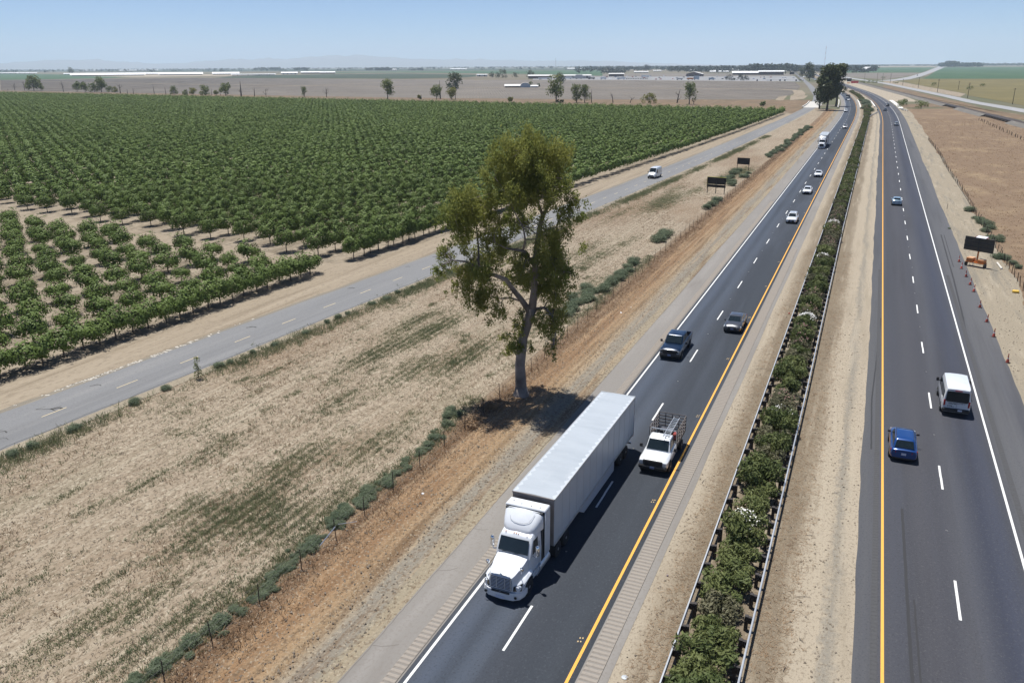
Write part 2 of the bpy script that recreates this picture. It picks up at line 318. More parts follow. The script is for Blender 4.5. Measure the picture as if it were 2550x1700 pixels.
# ------------------------------------------------------------------ lines of the place
def Cx(y):                                                     # sideways bend of the highway, curving left beyond the orchard
    y = np.asarray(y, float)
    return np.where(y < 430, 0, np.where(y < 950, -(y - 430) ** 2 / 10400., -26.0 - .1 * (y - 950)))
Fx = interp([(-60, -66.8), (0, -62.7), (40, -59.75), (83, -56.8), (150, -52.4), (244, -47.5), (400, -42.6), (470, -40.9), (552, -39.8), (610, -40.0), (667, -42.0), (785, -49.0), (916, -60.5), (1124, -79.6), (1594, -126), (3084, -277), (4200, -390)])
Rowx = interp([(-60, -77.), (46, -70.9), (92, -68.4), (184, -63.3), (270, -57.8), (400, -52), (506, -48.6), (620, -46)])
def ysteps(y0, y1, near=3., far=20.):
    ys = [y0]
    while ys[-1] < y1: ys.append(ys[-1] + (near if ys[-1] < 300 else far))
    ys[-1] = y1; return np.array(ys)
def strip(name, a, b, y0, y1, z, mat, base=Cx, kind='structure', parent=None, wob=(0, 0), step=3., seed=0, xdiv=1, dz=None):
    """a sheet from offset a to b (metres across), following base(y); wob = raggedness of its two edges"""
    ys = ysteps(y0, y1, step); r = np.random.default_rng(seed)
    def rag(amp):
        if not amp: return np.zeros(len(ys))
        n = r.normal(size=len(ys)); k = np.convolve(n, [.25, .5, .25], 'same'); sl = np.interp(ys, np.linspace(y0, y1, max(3, int((y1 - y0) / 14))), r.normal(size=max(3, int((y1 - y0) / 14))))
        return amp * (.55 * k + .6 * sl)
    A = a + rag(wob[0]); B = b + rag(wob[1]); X0 = base(ys)
    nx = xdiv + 1; V = []; UV = []
    for i, y in enumerate(ys):
        for j in range(nx):
            u = A[i] + (B[i] - A[i]) * j / xdiv
            V.append((X0[i] + u, y, z + (dz(u, y) if dz else 0))); UV.append((u, y))
    F = [(i * nx + j, i * nx + j + 1, (i + 1) * nx + j + 1, (i + 1) * nx + j) for i in range(len(ys) - 1) for j in range(xdiv)]
    me = bpy.data.meshes.new(name); me.from_pydata(V, [], F)
    uvl = me.uv_layers.new(name='UVMap'); idx = np.empty(len(me.loops), np.int32); me.loops.foreach_get('vertex_index', idx)
    uvl.data.foreach_set('uv', np.array(UV, np.float32)[idx].ravel()); me.update()
    o = link_mesh(name, me, mat, parent)
    if parent is None: tag(o, kind=kind)
    return o
def patch(name, pts, z, mat, kind='structure'):
    me = bpy.data.meshes.new(name); me.from_pydata([(x, y, z) for x, y in pts], [], [tuple(range(len(pts)))]); me.update()
    if me.polygons[0].normal.z < 0: me.flip_normals()
    return tag(link_mesh(name, me, mat), kind=kind)

# ------------------------------------------------------------------ land
def land():
    E = 33000.; ys = [-E, -3000, -300, 0, 300, 900, 3000, 9000, E]; xs = [-E, -9000, -3000, -900, -300, -80, 0, 80, 300, 900, 3000, 9000, E]
    V = [(x, y, 0.) for y in ys for x in xs]; n = len(xs)
    F = [(i * n + j, i * n + j + 1, (i + 1) * n + j + 1, (i + 1) * n + j) for i in range(len(ys) - 1) for j in range(n - 1)]
    me = bpy.data.meshes.new('ground'); me.from_pydata(V, [], F); me.update()
    return tag(link_mesh('ground', me, M['plain']), kind='structure')
land()
def bpoly(f, a, y0, y1, n=30): return [(float(f(y)) + a, float(y)) for y in np.linspace(y0, y1, n)]
def Etop(x): return 505. + .145 * (-x - 48.)                   # far edge of the orchard
def Etrack(x): return 93.5 + .165 * (-x - 68.)                  # dirt track between the two orchard blocks
patch('orchard_floor', bpoly(Rowx, 3.2, -40, 507) + [(-1150, Etop(-1150) + 3), (-1150, 60), (-260, -40)], .010, M['orchard'])
tk = patch('dirt_track', [(-63, 92), (-66.3, 86.5), (-68.5, 85.8), (-72, 88.2), (-120, 96), (-200, 109), (-200, 117), (-120, 103.6), (-76, 96), (-69, 94.6), (-66, 97.5), (-62, 106), (-60, 106)], .018, M['sand'])
strip('sand_verge', -9.4, -3.2, -40, 540, .014, M['sand'], base=Fx, wob=(.35, .25), seed=1)
patch('field', bpoly(Fx, 3.3, -40, 585) + [(-29, 560), (-26.0, 430), (-26.0, -40)], .012, M['field'])
strip('verge', -28.1, -19.5, -40, 560, .022, M['verge'], step=1.5, xdiv=34, dz=lambda u, y: (.10 + .055 * math.sin(u * 9.0 + .4 * math.sin(y * .11)) + .03 * math.sin(u * 23 + y * .6)) * max(0., min(1, (u + 26) * 1.5, (-21.9 - u) * 1.5)) + (0 if u > -27.9 else -.03))
strip('old_shoulder', -19.62, -16.95, -40, 1500, .042, M['shoulderL'], wob=(.05, 0), seed=6, step=1.5)
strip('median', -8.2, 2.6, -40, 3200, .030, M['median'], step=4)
strip('roadside_dirt', 13.8, 19.4, -40, 640, .030, M['tangravel'], wob=(0, .5), seed=9, step=1.2)
patch('dry_pasture', bpoly(Cx, 18.6, -40, 580) + [(42, 590), (62, 430), (82, 230), (140, -40)], .016, M['drygrass_r'])
strip('railside_sand', 13.5, 34, 690, 2600, .022, M['median'])

# ------------------------------------------------------------------ paving and paint
lroad = strip('highway', -17.02, -9.52, -40, 4000, .050, M['asphaltL'], step=6)
rroad = strip('highway', 2.15, 14.2, -40, 4000, .050, M['asphaltR'], wob=(.10, .09), seed=10, step=1.5)
strip('inner_shoulder', -9.56, -8.1, -40, 1500, .046, M['shoulderL'], wob=(0, .07), seed=11)
froad = strip('frontage_road', -3.45, 3.45, -40, 4200, .050, M['frontage'], base=Fx, wob=(.14, .09), seed=12, step=1.5)
strip('crumbled_edge', -4.1, -3.25, -40, 420, .046, M['gravel'], base=Fx, wob=(.22, 0), seed=13, step=1)
strip('edge_dirt', 3.2, 4.6, -40, 560, .044, M['tangravel'], base=Fx, wob=(0, .3), seed=14, step=1.5)
def line(name, u, w, y0, y1, parent, mat, base=Cx, z=.056): return strip(name, u - w / 2, u + w / 2, y0, y1, z, M[mat], base=base, parent=parent, step=6)
line('edge_line', -16.72, .14, -40, 3000, lroad, 'white_line'); line('median_line', -9.88, .15, -40, 3000, lroad, 'yellow_line')
line('median_line', 3.46, .15, -40, 3000, rroad, 'yellow_line'); line('edge_line', 10.80, .15, -40, 3000, rroad, 'white_line')
def dashes(name, u, w, y0, per, ln, n, parent, mat, base=Cx, dots=None):
    b = MB(); r = random.Random(3)
    for k in range(-4, n):
        a = y0 + per * k - ln
        sub = 2 if k < 30 else 1
        for q in range(sub):
            ya, yb = a + ln * q / sub, a + ln * (q + 1) / sub
            xa, xb = float(base(ya)) + u, float(base(yb)) + u
            j = r.uniform(-.015, .015)
            b.quad((xa - w / 2 + j, ya, .056), (xa + w / 2 + j, ya, .056), (xb + w / 2 + j, yb, .056), (xb - w / 2 + j, yb, .056))
    b.build(name, M[mat], parent)
    if dots:
        b = MB()
        for k in range(-4, 60):
            y = y0 + per * k + (per - ln) / 2; x = float(base(y)) + u + r.uniform(-.1, .1)
            for (dx, dy) in ((0, 0), (.0, .0)): b.box((x + dx, y + dy, .063), (.11, .11, .018), taper=.7)
        b.build('road_stud', M['white_line'], parent)
dashes('lane_line', -13.42, .13, 33.3, 14.63, 3.75, 170, lroad, 'white_line', dots=1)
dashes('lane_line', 7.12, .14, 44.39, 14.63, 3.66, 170, rroad, 'white_line', dots=1)
dashes('centre_line', .35, .11, 42.5, 7.0, 2.2, 130, froad, 'pale_yellow', base=Fx)
# yellow studs beside the left yellow line
b = MB()
for k in range(0, 14):
    y = 31.6 + 14.63 * k
    for (dx, dy) in ((0, 0), (.02, .28), (.13, .04), (.15, .32)): b.box((-10.30 + dx, y + dy, .064), (.07, .10, .018), taper=.7)
b.build('road_stud', M['stud_y'], lroad)
# ground-in rumble strips: real grooves across the shoulder
def rumble(name, a, b_, y0, y1, mat, parent=None, z=.052, per=.33, dep=.05):
    ys = np.arange(y0, y1, per / 6); V = []; UV = []; us = [a, a + .06, b_ - .06, b_]
    for y in ys:
        ph = (y % per) / per; d = -dep * max(0, math.sin(2 * math.pi * ph)) ** .5 + dep * .2 * max(0, -math.sin(2 * math.pi * ph))
        for j, u in enumerate(us): V.append((u, y, z + .006 + (d if j in (1, 2) else -.003))); UV.append((u, y))
    F = [(i * 4 + j, i * 4 + j + 1, i * 4 + j + 5, i * 4 + j + 4) for i in range(len(ys) - 1) for j in range(3)]
    me = bpy.data.meshes.new(name); me.from_pydata(V, [], F)
    uvl = me.uv_layers.new(name='UVMap'); idx = np.empty(len(me.loops), np.int32); me.loops.foreach_get('vertex_index', idx); uvl.data.foreach_set('uv', np.array(UV, np.float32)[idx].ravel()); me.update()
    o = link_mesh(name, me, M[mat], parent)
    if parent is None: tag(o, kind='structure')
rumble('rumble_strip', -17.75, -17.12, -5, 175, 'groove', z=.080)
rumble('rumble_strip', -9.42, -8.55, -5, 130, 'groove', z=.084)
rumble('rumble_strip', 2.92, 3.22, -5, 120, 'grooveR', rroad, z=.068, dep=.02)
rumble('rumble_strip', 11.25, 11.60, -5, 120, 'grooveR', rroad, z=.068, dep=.02)
# cracks in the old shoulder and patched splits in the frontage road
def crackline(b, pts, w, z, seed, jit=.06):
    r = random.Random(seed); P_ = []
    for i in range(len(pts) - 1):
        n = max(2, int(math.dist(pts[i], pts[i + 1]) / .35))
        for k in range(n): t = k / n; P_.append((pts[i][0] + (pts[i + 1][0] - pts[i][0]) * t + r.uniform(-jit, jit), pts[i][1] + (pts[i + 1][1] - pts[i][1]) * t + r.uniform(-jit, jit)))
    for (x0, y0), (x1, y1) in zip(P_, P_[1:]):
        d = math.hypot(x1 - x0, y1 - y0) + 1e-6; nx, ny = -(y1 - y0) / d * w / 2, (x1 - x0) / d * w / 2
        b.quad((x0 - nx, y0 - ny, z), (x0 + nx, y0 + ny, z), (x1 + nx, y1 + ny, z), (x1 - nx, y1 - ny, z))
b = MB(); crackline(b, [(-19.5, 20), (-19.55, 36), (-19.75, 52), (-19.6, 75), (-19.7, 110), (-19.6, 190)], .03, .046, 1, .03)
for (x0, y0, x1, y1) in ((-19.5, 27.4, -17.9, 28.3), (-19.55, 34.1, -18.3, 35.2), (-19.6, 38.9, -18.4, 39.4), (-19.7, 92, -17.2, 92.6), (-19.6, 150, -17.1, 150.2), (-19.6, 160, -17.1, 160.3)): crackline(b, [(x0, y0), ((x0 + x1) / 2, (y0 + y1) / 2 - .2), (x1, y1)], .03, .0465, int(y0), .03)
tag(b.build('pavement_crack', M['crackpale']), kind='structure')
b = MB()
for (y, u0, u1, w) in ((41.5, -1.6, .8, .10), (42.0, -.5, .6, .22), (37.0, -.4, 1.2, .12), (36.2, 1.0, 2.4, .05), (47.0, -2.2, -1.1, .10), (66, -2.2, -.9, .16), (84, -2.6, -1.6, .16), (104, -2.6, -1.4, .2), (97, -2.7, -2.0, .12)):
    x = float(Fx(y)); crackline(b, [(x + u0, y - .3), (x + (u0 + u1) / 2, y + .25), (x + u1, y)], w, .0545, int(y * 10)); crackline(b, [(x + u0, y - .3), (x + u0 + .4, y + .8)], w * .5, .0542, int(y * 7))
ys = np.arange(20, 150, 1.0); crackline(b, [(float(Fx(y)) + 3.25 + .1 * math.sin(y), float(y)) for y in ys], .07, .0548, 5)
b.build('crack_seal', M['crack'], froad)
b = MB()                                                       # skid marks on the right carriageway
for (pts, w) in (([(12.3, 150), (12.0, 118), (11.7, 100), (11.3, 88)], .18), ([(12.75, 150), (12.5, 125)], .1), ([(5.0, 20), (4.72, 36), (4.6, 52)], .16), ([(5.35, 20), (5.15, 30), (5.0, 42)], .1), ([(2.7, 60), (2.62, 70), (2.9, 80), (3.3, 96)], .12)): crackline(b, pts, w, .0545, 4, .012)
b.build('skid_mark', P('tyre rubber mark', (.026, .026, .028), .9), rroad)
# expansion joints / white broken edge stones along the frontage road
b = MB(); r = random.Random(9)
for k in range(110):
    y = r.gauss(52, 6.5); x = float(Fx(y)) - 3.75 + r.uniform(-.22, .22); s_ = r.uniform(.10, .30)
    b.box((x, y, .062), (s_ * 1.3, s_ * .8, .03), rz=r.uniform(0, 3), taper=.75)
tag(b.build('broken_edge', P('pale broken paving', (.42, .385, .33), .9, noise=.2)), kind='structure')
# ------------------------------------------------------------------ foliage builder
def leaves(centres, radii, n, size, g, aspect=2.2, up=.5, droop=0., shell=.6, flat=(1, 1, 1), size_var=.35):
    """n leaf faces spread through clumps; returns (n,4,3)"""
    centres = np.asarray(centres, float); radii = np.asarray(radii, float)
    w = radii ** 2; k = g.choice(len(centres), n, p=w / w.sum())
    d = g.normal(size=(n, 3)); d /= np.linalg.norm(d, axis=1)[:, None]
    r = g.random(n) ** (1 / 3.) * (1 - shell) + shell * (1 - .35 * g.random(n) ** 2)
    pos = centres[k] + d * (r * radii[k])[:, None] * np.array(flat)
    nrm = d * .6 + g.normal(size=(n, 3)) * .55 + np.array([0, 0, up]); nrm /= np.linalg.norm(nrm, axis=1)[:, None]
    ax = g.normal(size=(n, 3)) + np.array([0, 0, -droop * 2.5]); ax -= nrm * (ax * nrm).sum(1)[:, None] * (0.0 if droop > .5 else 1.0)
    ax /= np.linalg.norm(ax, axis=1)[:, None] + 1e-9
    sd_ = np.cross(nrm, ax); sd_ /= np.linalg.norm(sd_, axis=1)[:, None] + 1e-9
    L_ = size * (1 + size_var * g.normal(size=n)).clip(.4, 2.); a = ax * (L_ / 2)[:, None]; s = sd_ * (L_ / aspect / 2)[:, None]
    return np.stack([pos - a, pos + s - a * .1, pos + a, pos - s - a * .1], 1)
def blades(xy, z0, h, w, g, lean=.35, per=5, spread=.12):
    """upright grass-like blades (triangle pairs as quads) around each xy; returns (n*per,4,3)"""
    n = len(xy) * per; c = np.repeat(xy, per, 0); hh = np.repeat(h, per) * (.6 + .7 * g.random(n)); sp = np.repeat(spread * np.ones(len(xy)), per) if np.isscalar(spread) else np.repeat(spread, per)
    a = g.random(n) * 2 * np.pi; b0 = np.c_[c + np.c_[np.cos(a), np.sin(a)] * (sp * g.random(n) ** .5)[:, None], np.full(n, z0)]
    t = np.c_[np.cos(a), np.sin(a)] * (hh * lean * (.3 + g.random(n)))[:, None]; tip = b0 + np.c_[t, hh]
    b = g.random(n) * np.pi; wd = np.c_[np.cos(b), np.sin(b), np.zeros(n)] * (w / 2 * (.6 + .8 * g.random(n)))[:, None]; mid = (b0 * .45 + tip * .55)
    return np.stack([b0 - wd * .6, b0 + wd * .6, tip + wd * .45, tip - wd * .45], 1)
def inst(var, pos, rz, sc):
    """repeat a few leaf sets at many places -> one big array"""
    out = []
    k = np.arange(len(pos)) % len(var)
    for i, v in enumerate(var):
        s = k == i
        if not s.any(): continue
        p, a, q = pos[s], rz[s], sc[s]
        c_, s_ = np.cos(a)[:, None, None], np.sin(a)[:, None, None]; x, y, z = v[..., 0][None], v[..., 1][None], v[..., 2][None]
        o = np.stack([(x * c_ - y * s_) * q[:, None, None], (x * s_ + y * c_) * q[:, None, None], z * q[:, None, None]], -1) + p[:, None, None, :]
        out.append(o.reshape(-1, v.shape[1], 3))
    return np.concatenate(out)

# ------------------------------------------------------------------ orchard
def orchard_crown(g, big, n, size):
    """a leafy dome: leaves on the skin of a lumpy ellipsoid, young shoots standing out of the top"""
    Rr, H0, H1 = (1.78, .60, 3.85) if big else (1.74, .50, 3.0)
    K = 30; th = g.random(K) * 2 * np.pi; cz = -.45 + 1.35 * g.random(K); cz = cz.clip(-.6, .92); rh = np.sqrt(1 - np.minimum(cz, .95) ** 2)
    zc, zr = H0 + (H1 - H0) * .42, (H1 - H0) * .50
    cen = np.c_[np.cos(th) * rh * Rr * .66, np.sin(th) * rh * Rr * .66, zc + cz * zr * .66]; rad = Rr * (.26 + .13 * g.random(K))
    sh = np.c_[g.normal(size=(9, 2)) * .42 * Rr, H1 - .30 + .35 * g.random(9)]; cen = np.r_[cen, sh, [[0, 0, zc]]]; rad = np.r_[rad, np.full(9, .16 * Rr), [.72 * Rr]]
    w = rad ** 2; k = g.choice(len(cen), n, p=w / w.sum()); d = g.normal(size=(n, 3)); d[:, 2] += .25; d /= np.linalg.norm(d, axis=1)[:, None]
    pos = cen[k] + d * (rad[k] * (.78 + .30 * g.random(n)))[:, None] * np.array([1, 1, .82]); pos[:, 2] = np.maximum(pos[:, 2], H0 * .75 + .3 * g.random(n))
    pos[:, 1] *= 1.28 if big else 1.05; pos[:, 0] *= .86 if big else 1.0   # rows close up along their length
    out = pos - np.array([0, 0, zc - .3]); out /= np.linalg.norm(out, axis=1)[:, None] + 1e-9
    nr = d * .5 + out * 1.1 + g.normal(size=(n, 3)) * .20; nr /= np.linalg.norm(nr, axis=1)[:, None]
    ax = g.normal(size=(n, 3)); ax -= nr * (ax * nr).sum(1)[:, None]; ax /= np.linalg.norm(ax, axis=1)[:, None]; sd_ = np.cross(nr, ax)
    L_ = size * (.7 + .6 * g.random(n)); A_ = ax * (L_ / 2)[:, None]; B_ = sd_ * (L_ / 3.1)[:, None]
    return np.stack([pos - A_, pos + B_, pos + A_, pos - B_], 1)
def orchard_trunk(g):
    b = MB(); b.tube([(0, 0, -.05), (.02, .01, .5), (.03, 0, .95)], [.085, .07, .065], 7)
    for k in range(5):
        a = k * 1.257 + g.random() * .6; b.tube([(.03, 0, .9), (.35 * math.cos(a), .35 * math.sin(a), 1.35), (.7 * math.cos(a), .7 * math.sin(a), 2.0 + .3 * g.random())], [.05, .038, .015], 5)
    return b.mesh('trunk', smooth=True)
crowns = {b_: [mesh_np('crown', orchard_crown(rng, b_, 2000 if b_ else 1500, .24)) for _ in range(5)] for b_ in (False, True)}
for l_ in crowns.values():
    for me in l_: me.materials.append(M['almond'])
trunks = [orchard_trunk(rng) for _ in range(3)]
for me in trunks: me.materials.append(M['bark'])
def orchard_spots():
    A, B = [], []
    for row in range(0, 175):
        off = -6.2 * row
        for k in range(-20, 170):
            y = 52.9 + 4.1 * k + (0 if row % 2 else .6)
            x = float(Rowx_tab[int((y + 60) * 10)]) + off if 0 <= (y + 60) * 10 < len(Rowx_tab) else None
            if x is None or x < -1.62 * y - 60: continue
            if y < Etrack(x) - 5.2 and y > -30 and row < 40:
                A.append((x, y, row)); 
                if row == 0: A.append((x + .12, y + 2.05, row))
            elif y > Etrack(x) + 2.6 and y < Etop(x) - 1.5:
                B.append((x, y, row))
                if row == 0 and y < 150: B.append((x, y + 2.05, row))
    return A, B
Rowx_tab = Rowx(np.arange(-60, 760, .1))
SA, SB = orchard_spots()
def seen(x, y):                                                # inside the picture's sweep of ground
    rx, ry = x * .917 + y * .399, -x * .399 + y * .917           # right / forward of the camera heading
    return abs(rx) < .64 * (ry * .947 + 8.7) + 2 and math.hypot(x, y) > 30
allsp = [(math.hypot(x, y), x, y, row, big) for big, L_ in ((False, SA), (True, SB)) for (x, y, row) in L_]
vis = sorted([t for t in allsp if seen(t[1], t[2])]); near = vis[:292]; nearset = set((t[1], t[2]) for t in near)
LBL = {('A', 0): 'small orchard tree in the front row beside the sandy verge, left of the dirt track',
       ('A', 1): 'round orchard tree inside the open younger block with pale soil between the trees',
       ('B', 0): 'orchard tree in the front row of the dense block beyond the dirt track',
       ('B', 1): 'dark orchard tree inside the dense block beyond the dirt track'}
GRP = {('A', 0): 'front row trees of the younger orchard block', ('A', 1): 'inner trees of the younger orchard block', ('B', 0): 'front row trees of the dense orchard block', ('B', 1): 'inner trees of the dense orchard block'}
protos = {}
for (d, x, y, row, big) in near:
    i = random.randrange(5); key = ('B' if big else 'A', 0 if row == 0 else 1)
    t = thing('orchard_tree', LBL[key], 'tree', (x + random.uniform(-.2, .2), y + random.uniform(-.2, .2), .01), random.choice((0, math.pi)) + random.uniform(-.35, .35), GRP[key])
    s_ = random.uniform(.95, 1.16) * (.80 if (row and not big and random.random() < .10) else 1); t.scale = (s_ * random.uniform(.94, 1.10), s_, s_ * random.uniform(.92, 1.1))
    for nm, me in (('crown', crowns[big][i]), ('trunk', trunks[i % 3])):
        o = bpy.data.objects.new(nm, me); C.objects.link(o); o.parent = t
rest = [t for t in allsp if (t[1], t[2]) not in nearset]
def orchard_mass():
    pos = np.array([(t[1], t[2], 0.) for t in rest]); big = np.array([t[4] for t in rest]); d = np.array([t[0] for t in rest])
    pos[:, :2] += rng.normal(size=(len(pos), 2)) * .12
    V = []
    for lo, hi, n, size in ((0, 210, 800, .38), (210, 380, 420, .50), (380, 2000, 260, .58)):
        for bg in (False, True):
            s = (d >= lo) & (d < hi) & (big == bg)
            if not s.any(): continue
            var = [orchard_crown(rng, bg, n, size) for _ in range(6)]
            V.append(inst(var, pos[s], (rng.random(s.sum()) < .5) * 3.14159 + (rng.random(s.sum()) - .5) * .5, .90 + .2 * rng.random(s.sum())))
    o = link_mesh('orchard_trees', mesh_np('orchard_trees', np.concatenate(V)), M['almond_far'])
    tag(o, 'the far rows of the orchard running to the creek as one green mass', 'orchard', kind='stuff')
orchard_mass()

# ------------------------------------------------------------------ the tall gum tree
ER, HV = np.array([.9216, .3881]), np.array([-.3881, .9216])
STEMS = {
  'trunk': [(0.06, 0.0, 0.62), (0.0, .5, .5), (-0.1, 2.87, 0.43), (0.16, 5.27, 0.4), (0.67, 6.94, 0.4), (0.91, 7.81, 0.4)],
  'A': [(0.91, 7.6, 0.36), (1.09, 9.34, 0.28), (1.17, 11.22, 0.25), (1.26, 12.7, 0.23), (1.52, 14.53, 0.2), (1.78, 15.43, 0.18), (2.22, 16.32, 0.14), (2.65, 17.37, 0.11), (2.73, 18.42, 0.08), (2.89, 19.46, 0.05)],
  'A2': [(1.78, 15.43, 0.13), (1.33, 16.67, 0.11), (1.36, 17.9, 0.08), (0.97, 19.64, 0.05), (0.7, 21.0, 0.03)],
  'R': [(1.49, 13.8, 0.13), (2.06, 14.25, 0.11), (2.86, 14.43, 0.09), (3.3, 15.42, 0.07), (4.0, 16.13, 0.05), (4.71, 16.22, 0.03)],
  'B': [(0.82, 7.4, 0.28), (0.08, 8.58, 0.24), (-0.66, 9.63, 0.21), (-1.2, 10.48, 0.18), (-2.47, 11.05, 0.15), (-3.38, 11.61, 0.11), (-4.45, 12.17, 0.08), (-5.54, 12.36, 0.05), (-6.28, 11.99, 0.03)],
  'C': [(1.17, 11.41, 0.19), (0.63, 12.15, 0.16), (0.17, 12.89, 0.14), (-0.64, 13.08, 0.1), (-1.18, 13.26, 0.07), (-2.07, 13.81, 0.04)],
  'C2': [(0.17, 12.89, 0.1), (0.35, 13.81, 0.08), (0.18, 14.89, 0.06), (-0.62, 16.33, 0.04)],
  'D': [(-3.38, 11.61, 0.09), (-3.4, 13.09, 0.08), (-3.51, 14.18, 0.06), (-3.74, 15.98, 0.04)],
  'E': [(1.15, 7.71, 0.17), (1.92, 8.0, 0.12), (2.58, 7.42, 0.09), (2.87, 6.25, 0.06), (2.7, 5.07, 0.03)],
  'F': [(0.08, 8.48, 0.12), (-0.85, 8.58, 0.09), (-1.96, 8.39, 0.06), (-2.88, 8.39, 0.04)],
  'G': [(1.18, 10.47, 0.14), (1.9, 10.85, 0.1), (2.63, 11.4, 0.06)]}
CL = [(0.7, 21.34, 1.3), (0.1, 20.33, 1.7), (1.83, 20.66, 1.5), (2.88, 20.31, 1.3), (3.58, 20.14, 0.8), (-1.13, 19.65, 1.5), (-2.36, 18.96, 1.0), (-0.26, 18.78, 1.8), (1.32, 19.12, 1.7), (2.72, 18.94, 1.4), (0.44, 17.73, 1.7), (1.86, 17.55, 1.3), (3.61, 17.89, 0.85), (-0.62, 16.68, 1.0), (-1.14, 17.91, 1.4), (-4.71, 16.52, 1.3), (-3.64, 16.69, 1.3), (-5.45, 15.45, 1.0), (-4.2, 15.45, 1.3), (-2.76, 16.16, 1.0), (-2.24, 14.9, 1.0), (-4.6, 13.82, 0.85), (-5.65, 14.73, 0.7), (-2.08, 13.45, 1.15), (-2.46, 12.35, 1.0), (-3.72, 12.35, 0.85), (-3.02, 10.86, 1.2), (-4.14, 10.11, 1.0), (-3.8, 8.78, 1.0), (-2.5, 9.35, 1.0), (-1.96, 8.01, 0.8), (-4.85, 10.87, 0.7), (-5.43, 9.74, 0.5), (-6.27, 12.36, 0.7), (-6.48, 11.25, 0.6), (-5.97, 13.1, 0.5), (2.61, 13.07, 1.2), (2.99, 11.77, 1.2), (2.64, 10.47, 1.35), (3.02, 9.33, 1.05), (1.91, 9.72, 1.0), (2.26, 11.59, 1.0), (3.73, 10.84, 0.7), (2.85, 7.61, 1.0), (2.49, 6.44, 0.95), (2.7, 5.07, 0.7), (3.06, 6.25, 0.7), (1.56, 6.84, 0.65), (2.52, 4.27, 0.5), (4.35, 16.31, 0.75), (4.72, 15.77, 0.5), (4.19, 15.42, 0.5), (3.3, 15.6, 0.65), (3.99, 16.84, 0.65), (-0.3, 6.25, 0.65), (-0.68, 4.88, 0.75), (-0.87, 4.28, 0.65), (0.07, 7.42, 0.6), (0.82, 4.47, 0.4), (-1.24, 5.47, 0.5), (0.44, 10.1, 0.7), (-0.28, 11.23, 0.6), (0.08, 12.34, 0.6)]
def gum_tree():
    g = np.random.default_rng(5)
    t = thing('gum_tree', 'tall lone gum tree with bare leaning trunk standing beside the highway fence', 'tree', (-25.1, 59.6, 0.0))
    stem_pts = []; b = MB()
    def dep(nm, i): return {'trunk': 0, 'A': .1 * i, 'A2': .1 * 5 - .35 * i, 'R': .3 + .3 * i, 'B': -.25 * i, 'C': -.4 * i, 'C2': -.8 - .3 * i, 'D': -1.2 + .5 * i, 'E': -.35 * i, 'F': .55 * i, 'G': .5 * i}[nm]
    for nm, pts in STEMS.items():
        P3 = []
        for i, (u, z, r) in enumerate(pts):
            d_ = dep(nm, i); P3.append((u * ER[0] + d_ * HV[0], u * ER[1] + d_ * HV[1], z)); stem_pts.append((Vector(P3[-1]), r))
        b.tube(P3, [p[2] for p in pts], 10 if nm in ('trunk', 'A', 'B') else 7)
    b.tube([(0, 0, -.1), (0, 0, .0), (.0, .0, .35), (-.02, 0, .9)], [.85, .8, .6, .48], 11)
    cen, rad = [], []
    for (u, z, r) in CL:
        d_ = float(np.clip(g.normal() * 1.5, -3.2, 3.2)) * (.55 if z < 8 else 1.0)
        k = 1 + d_ / 66.                                        # stay on the line of sight of that clump
        zz = z + (z - CAM_H) * (k - 1)
        cen.append((u * k * ER[0] + d_ * HV[0], u * k * ER[1] + d_ * HV[1], zz)); rad.append(r * (.88 if z > 17 else 1.08))
    for z, n_ in ((18.5, 3), (15.5, 3), (11.5, 4)):              # depth of the crown away from the road view
        for q in range(n_): d_ = g.choice([-1, 1]) * g.uniform(1.5, 3.4); u = g.uniform(-1.5, 2.4); cen.append((u * ER[0] + d_ * HV[0], u * ER[1] + d_ * HV[1], z + g.normal() * 1.0)); rad.append(1.0)
    sub_c, sub_r = [], []
    for c_, r in zip(cen, rad):                                # break each clump into hanging sprays
        m = int(7 + 9 * r)
        for q in range(m):
            o = g.normal(size=3) * r * .52; sub_c.append((c_[0] + o[0], c_[1] + o[1], c_[2] + o[2] * .95)); sub_r.append(r * g.uniform(.22, .42))
    for c_, r in zip(cen, rad):
        cv = Vector(c_); best = min(stem_pts, key=lambda s: (s[0] - cv).length + (1.5 if s[0].z > cv.z + 1 else 0) + s[1] * 2)
        m = (best[0] + cv) / 2 + Vector((0, 0, .25 + .1 * r)); b.tube([best[0], m, cv], [min(best[1] * .6, .055), .035, .012], 5)
        for q in range(3):
            e = cv + Vector(g.normal(size=3) * r * .6); b.tube([m * .5 + cv * .5, (cv + e) / 2 + Vector((0, 0, .1)), e], [.022, .014, .006], 4)
    for q in range(80):                                        # bare twigs
        s_ = stem_pts[g.integers(6, len(stem_pts))]; e = s_[0] + Vector(g.normal(size=3) * np.array([1.1, 1.1, .7])) + Vector((0, 0, .3)); m = (s_[0] + e) / 2 + Vector((0, 0, -.12)); b.tube([s_[0], m, e], [.03, .02, .006], 4)
    tr = b.build('trunk', M['bark_pale'], t, smooth=True)
    n = 80000
    sc_, sr_ = np.array(sub_c), np.array(sub_r); w = sr_ ** 2; k = g.choice(len(sc_), n, p=w / w.sum())
    pos = sc_[k] + g.normal(size=(n, 3)) * (sr_[k] * .54)[:, None] * np.array([1, 1, 1.35]) - np.array([0, 0, .15])
    ax = g.normal(size=(n, 3)) * .75 + np.array([0, 0, -.9]); ax /= np.linalg.norm(ax, axis=1)[:, None]; nr = g.normal(size=(n, 3)); sd_ = np.cross(ax, nr); sd_ /= np.linalg.norm(sd_, axis=1)[:, None]
    L_ = .25 * (.7 + .6 * g.random(n)); A_ = ax * (L_ / 2)[:, None]; B_ = sd_ * (L_ / 6.)[:, None]; V = np.stack([pos - A_, pos + B_, pos + A_, pos - B_], 1)
    cr = link_mesh('crown', mesh_np('crown', V), M['gum'], t)
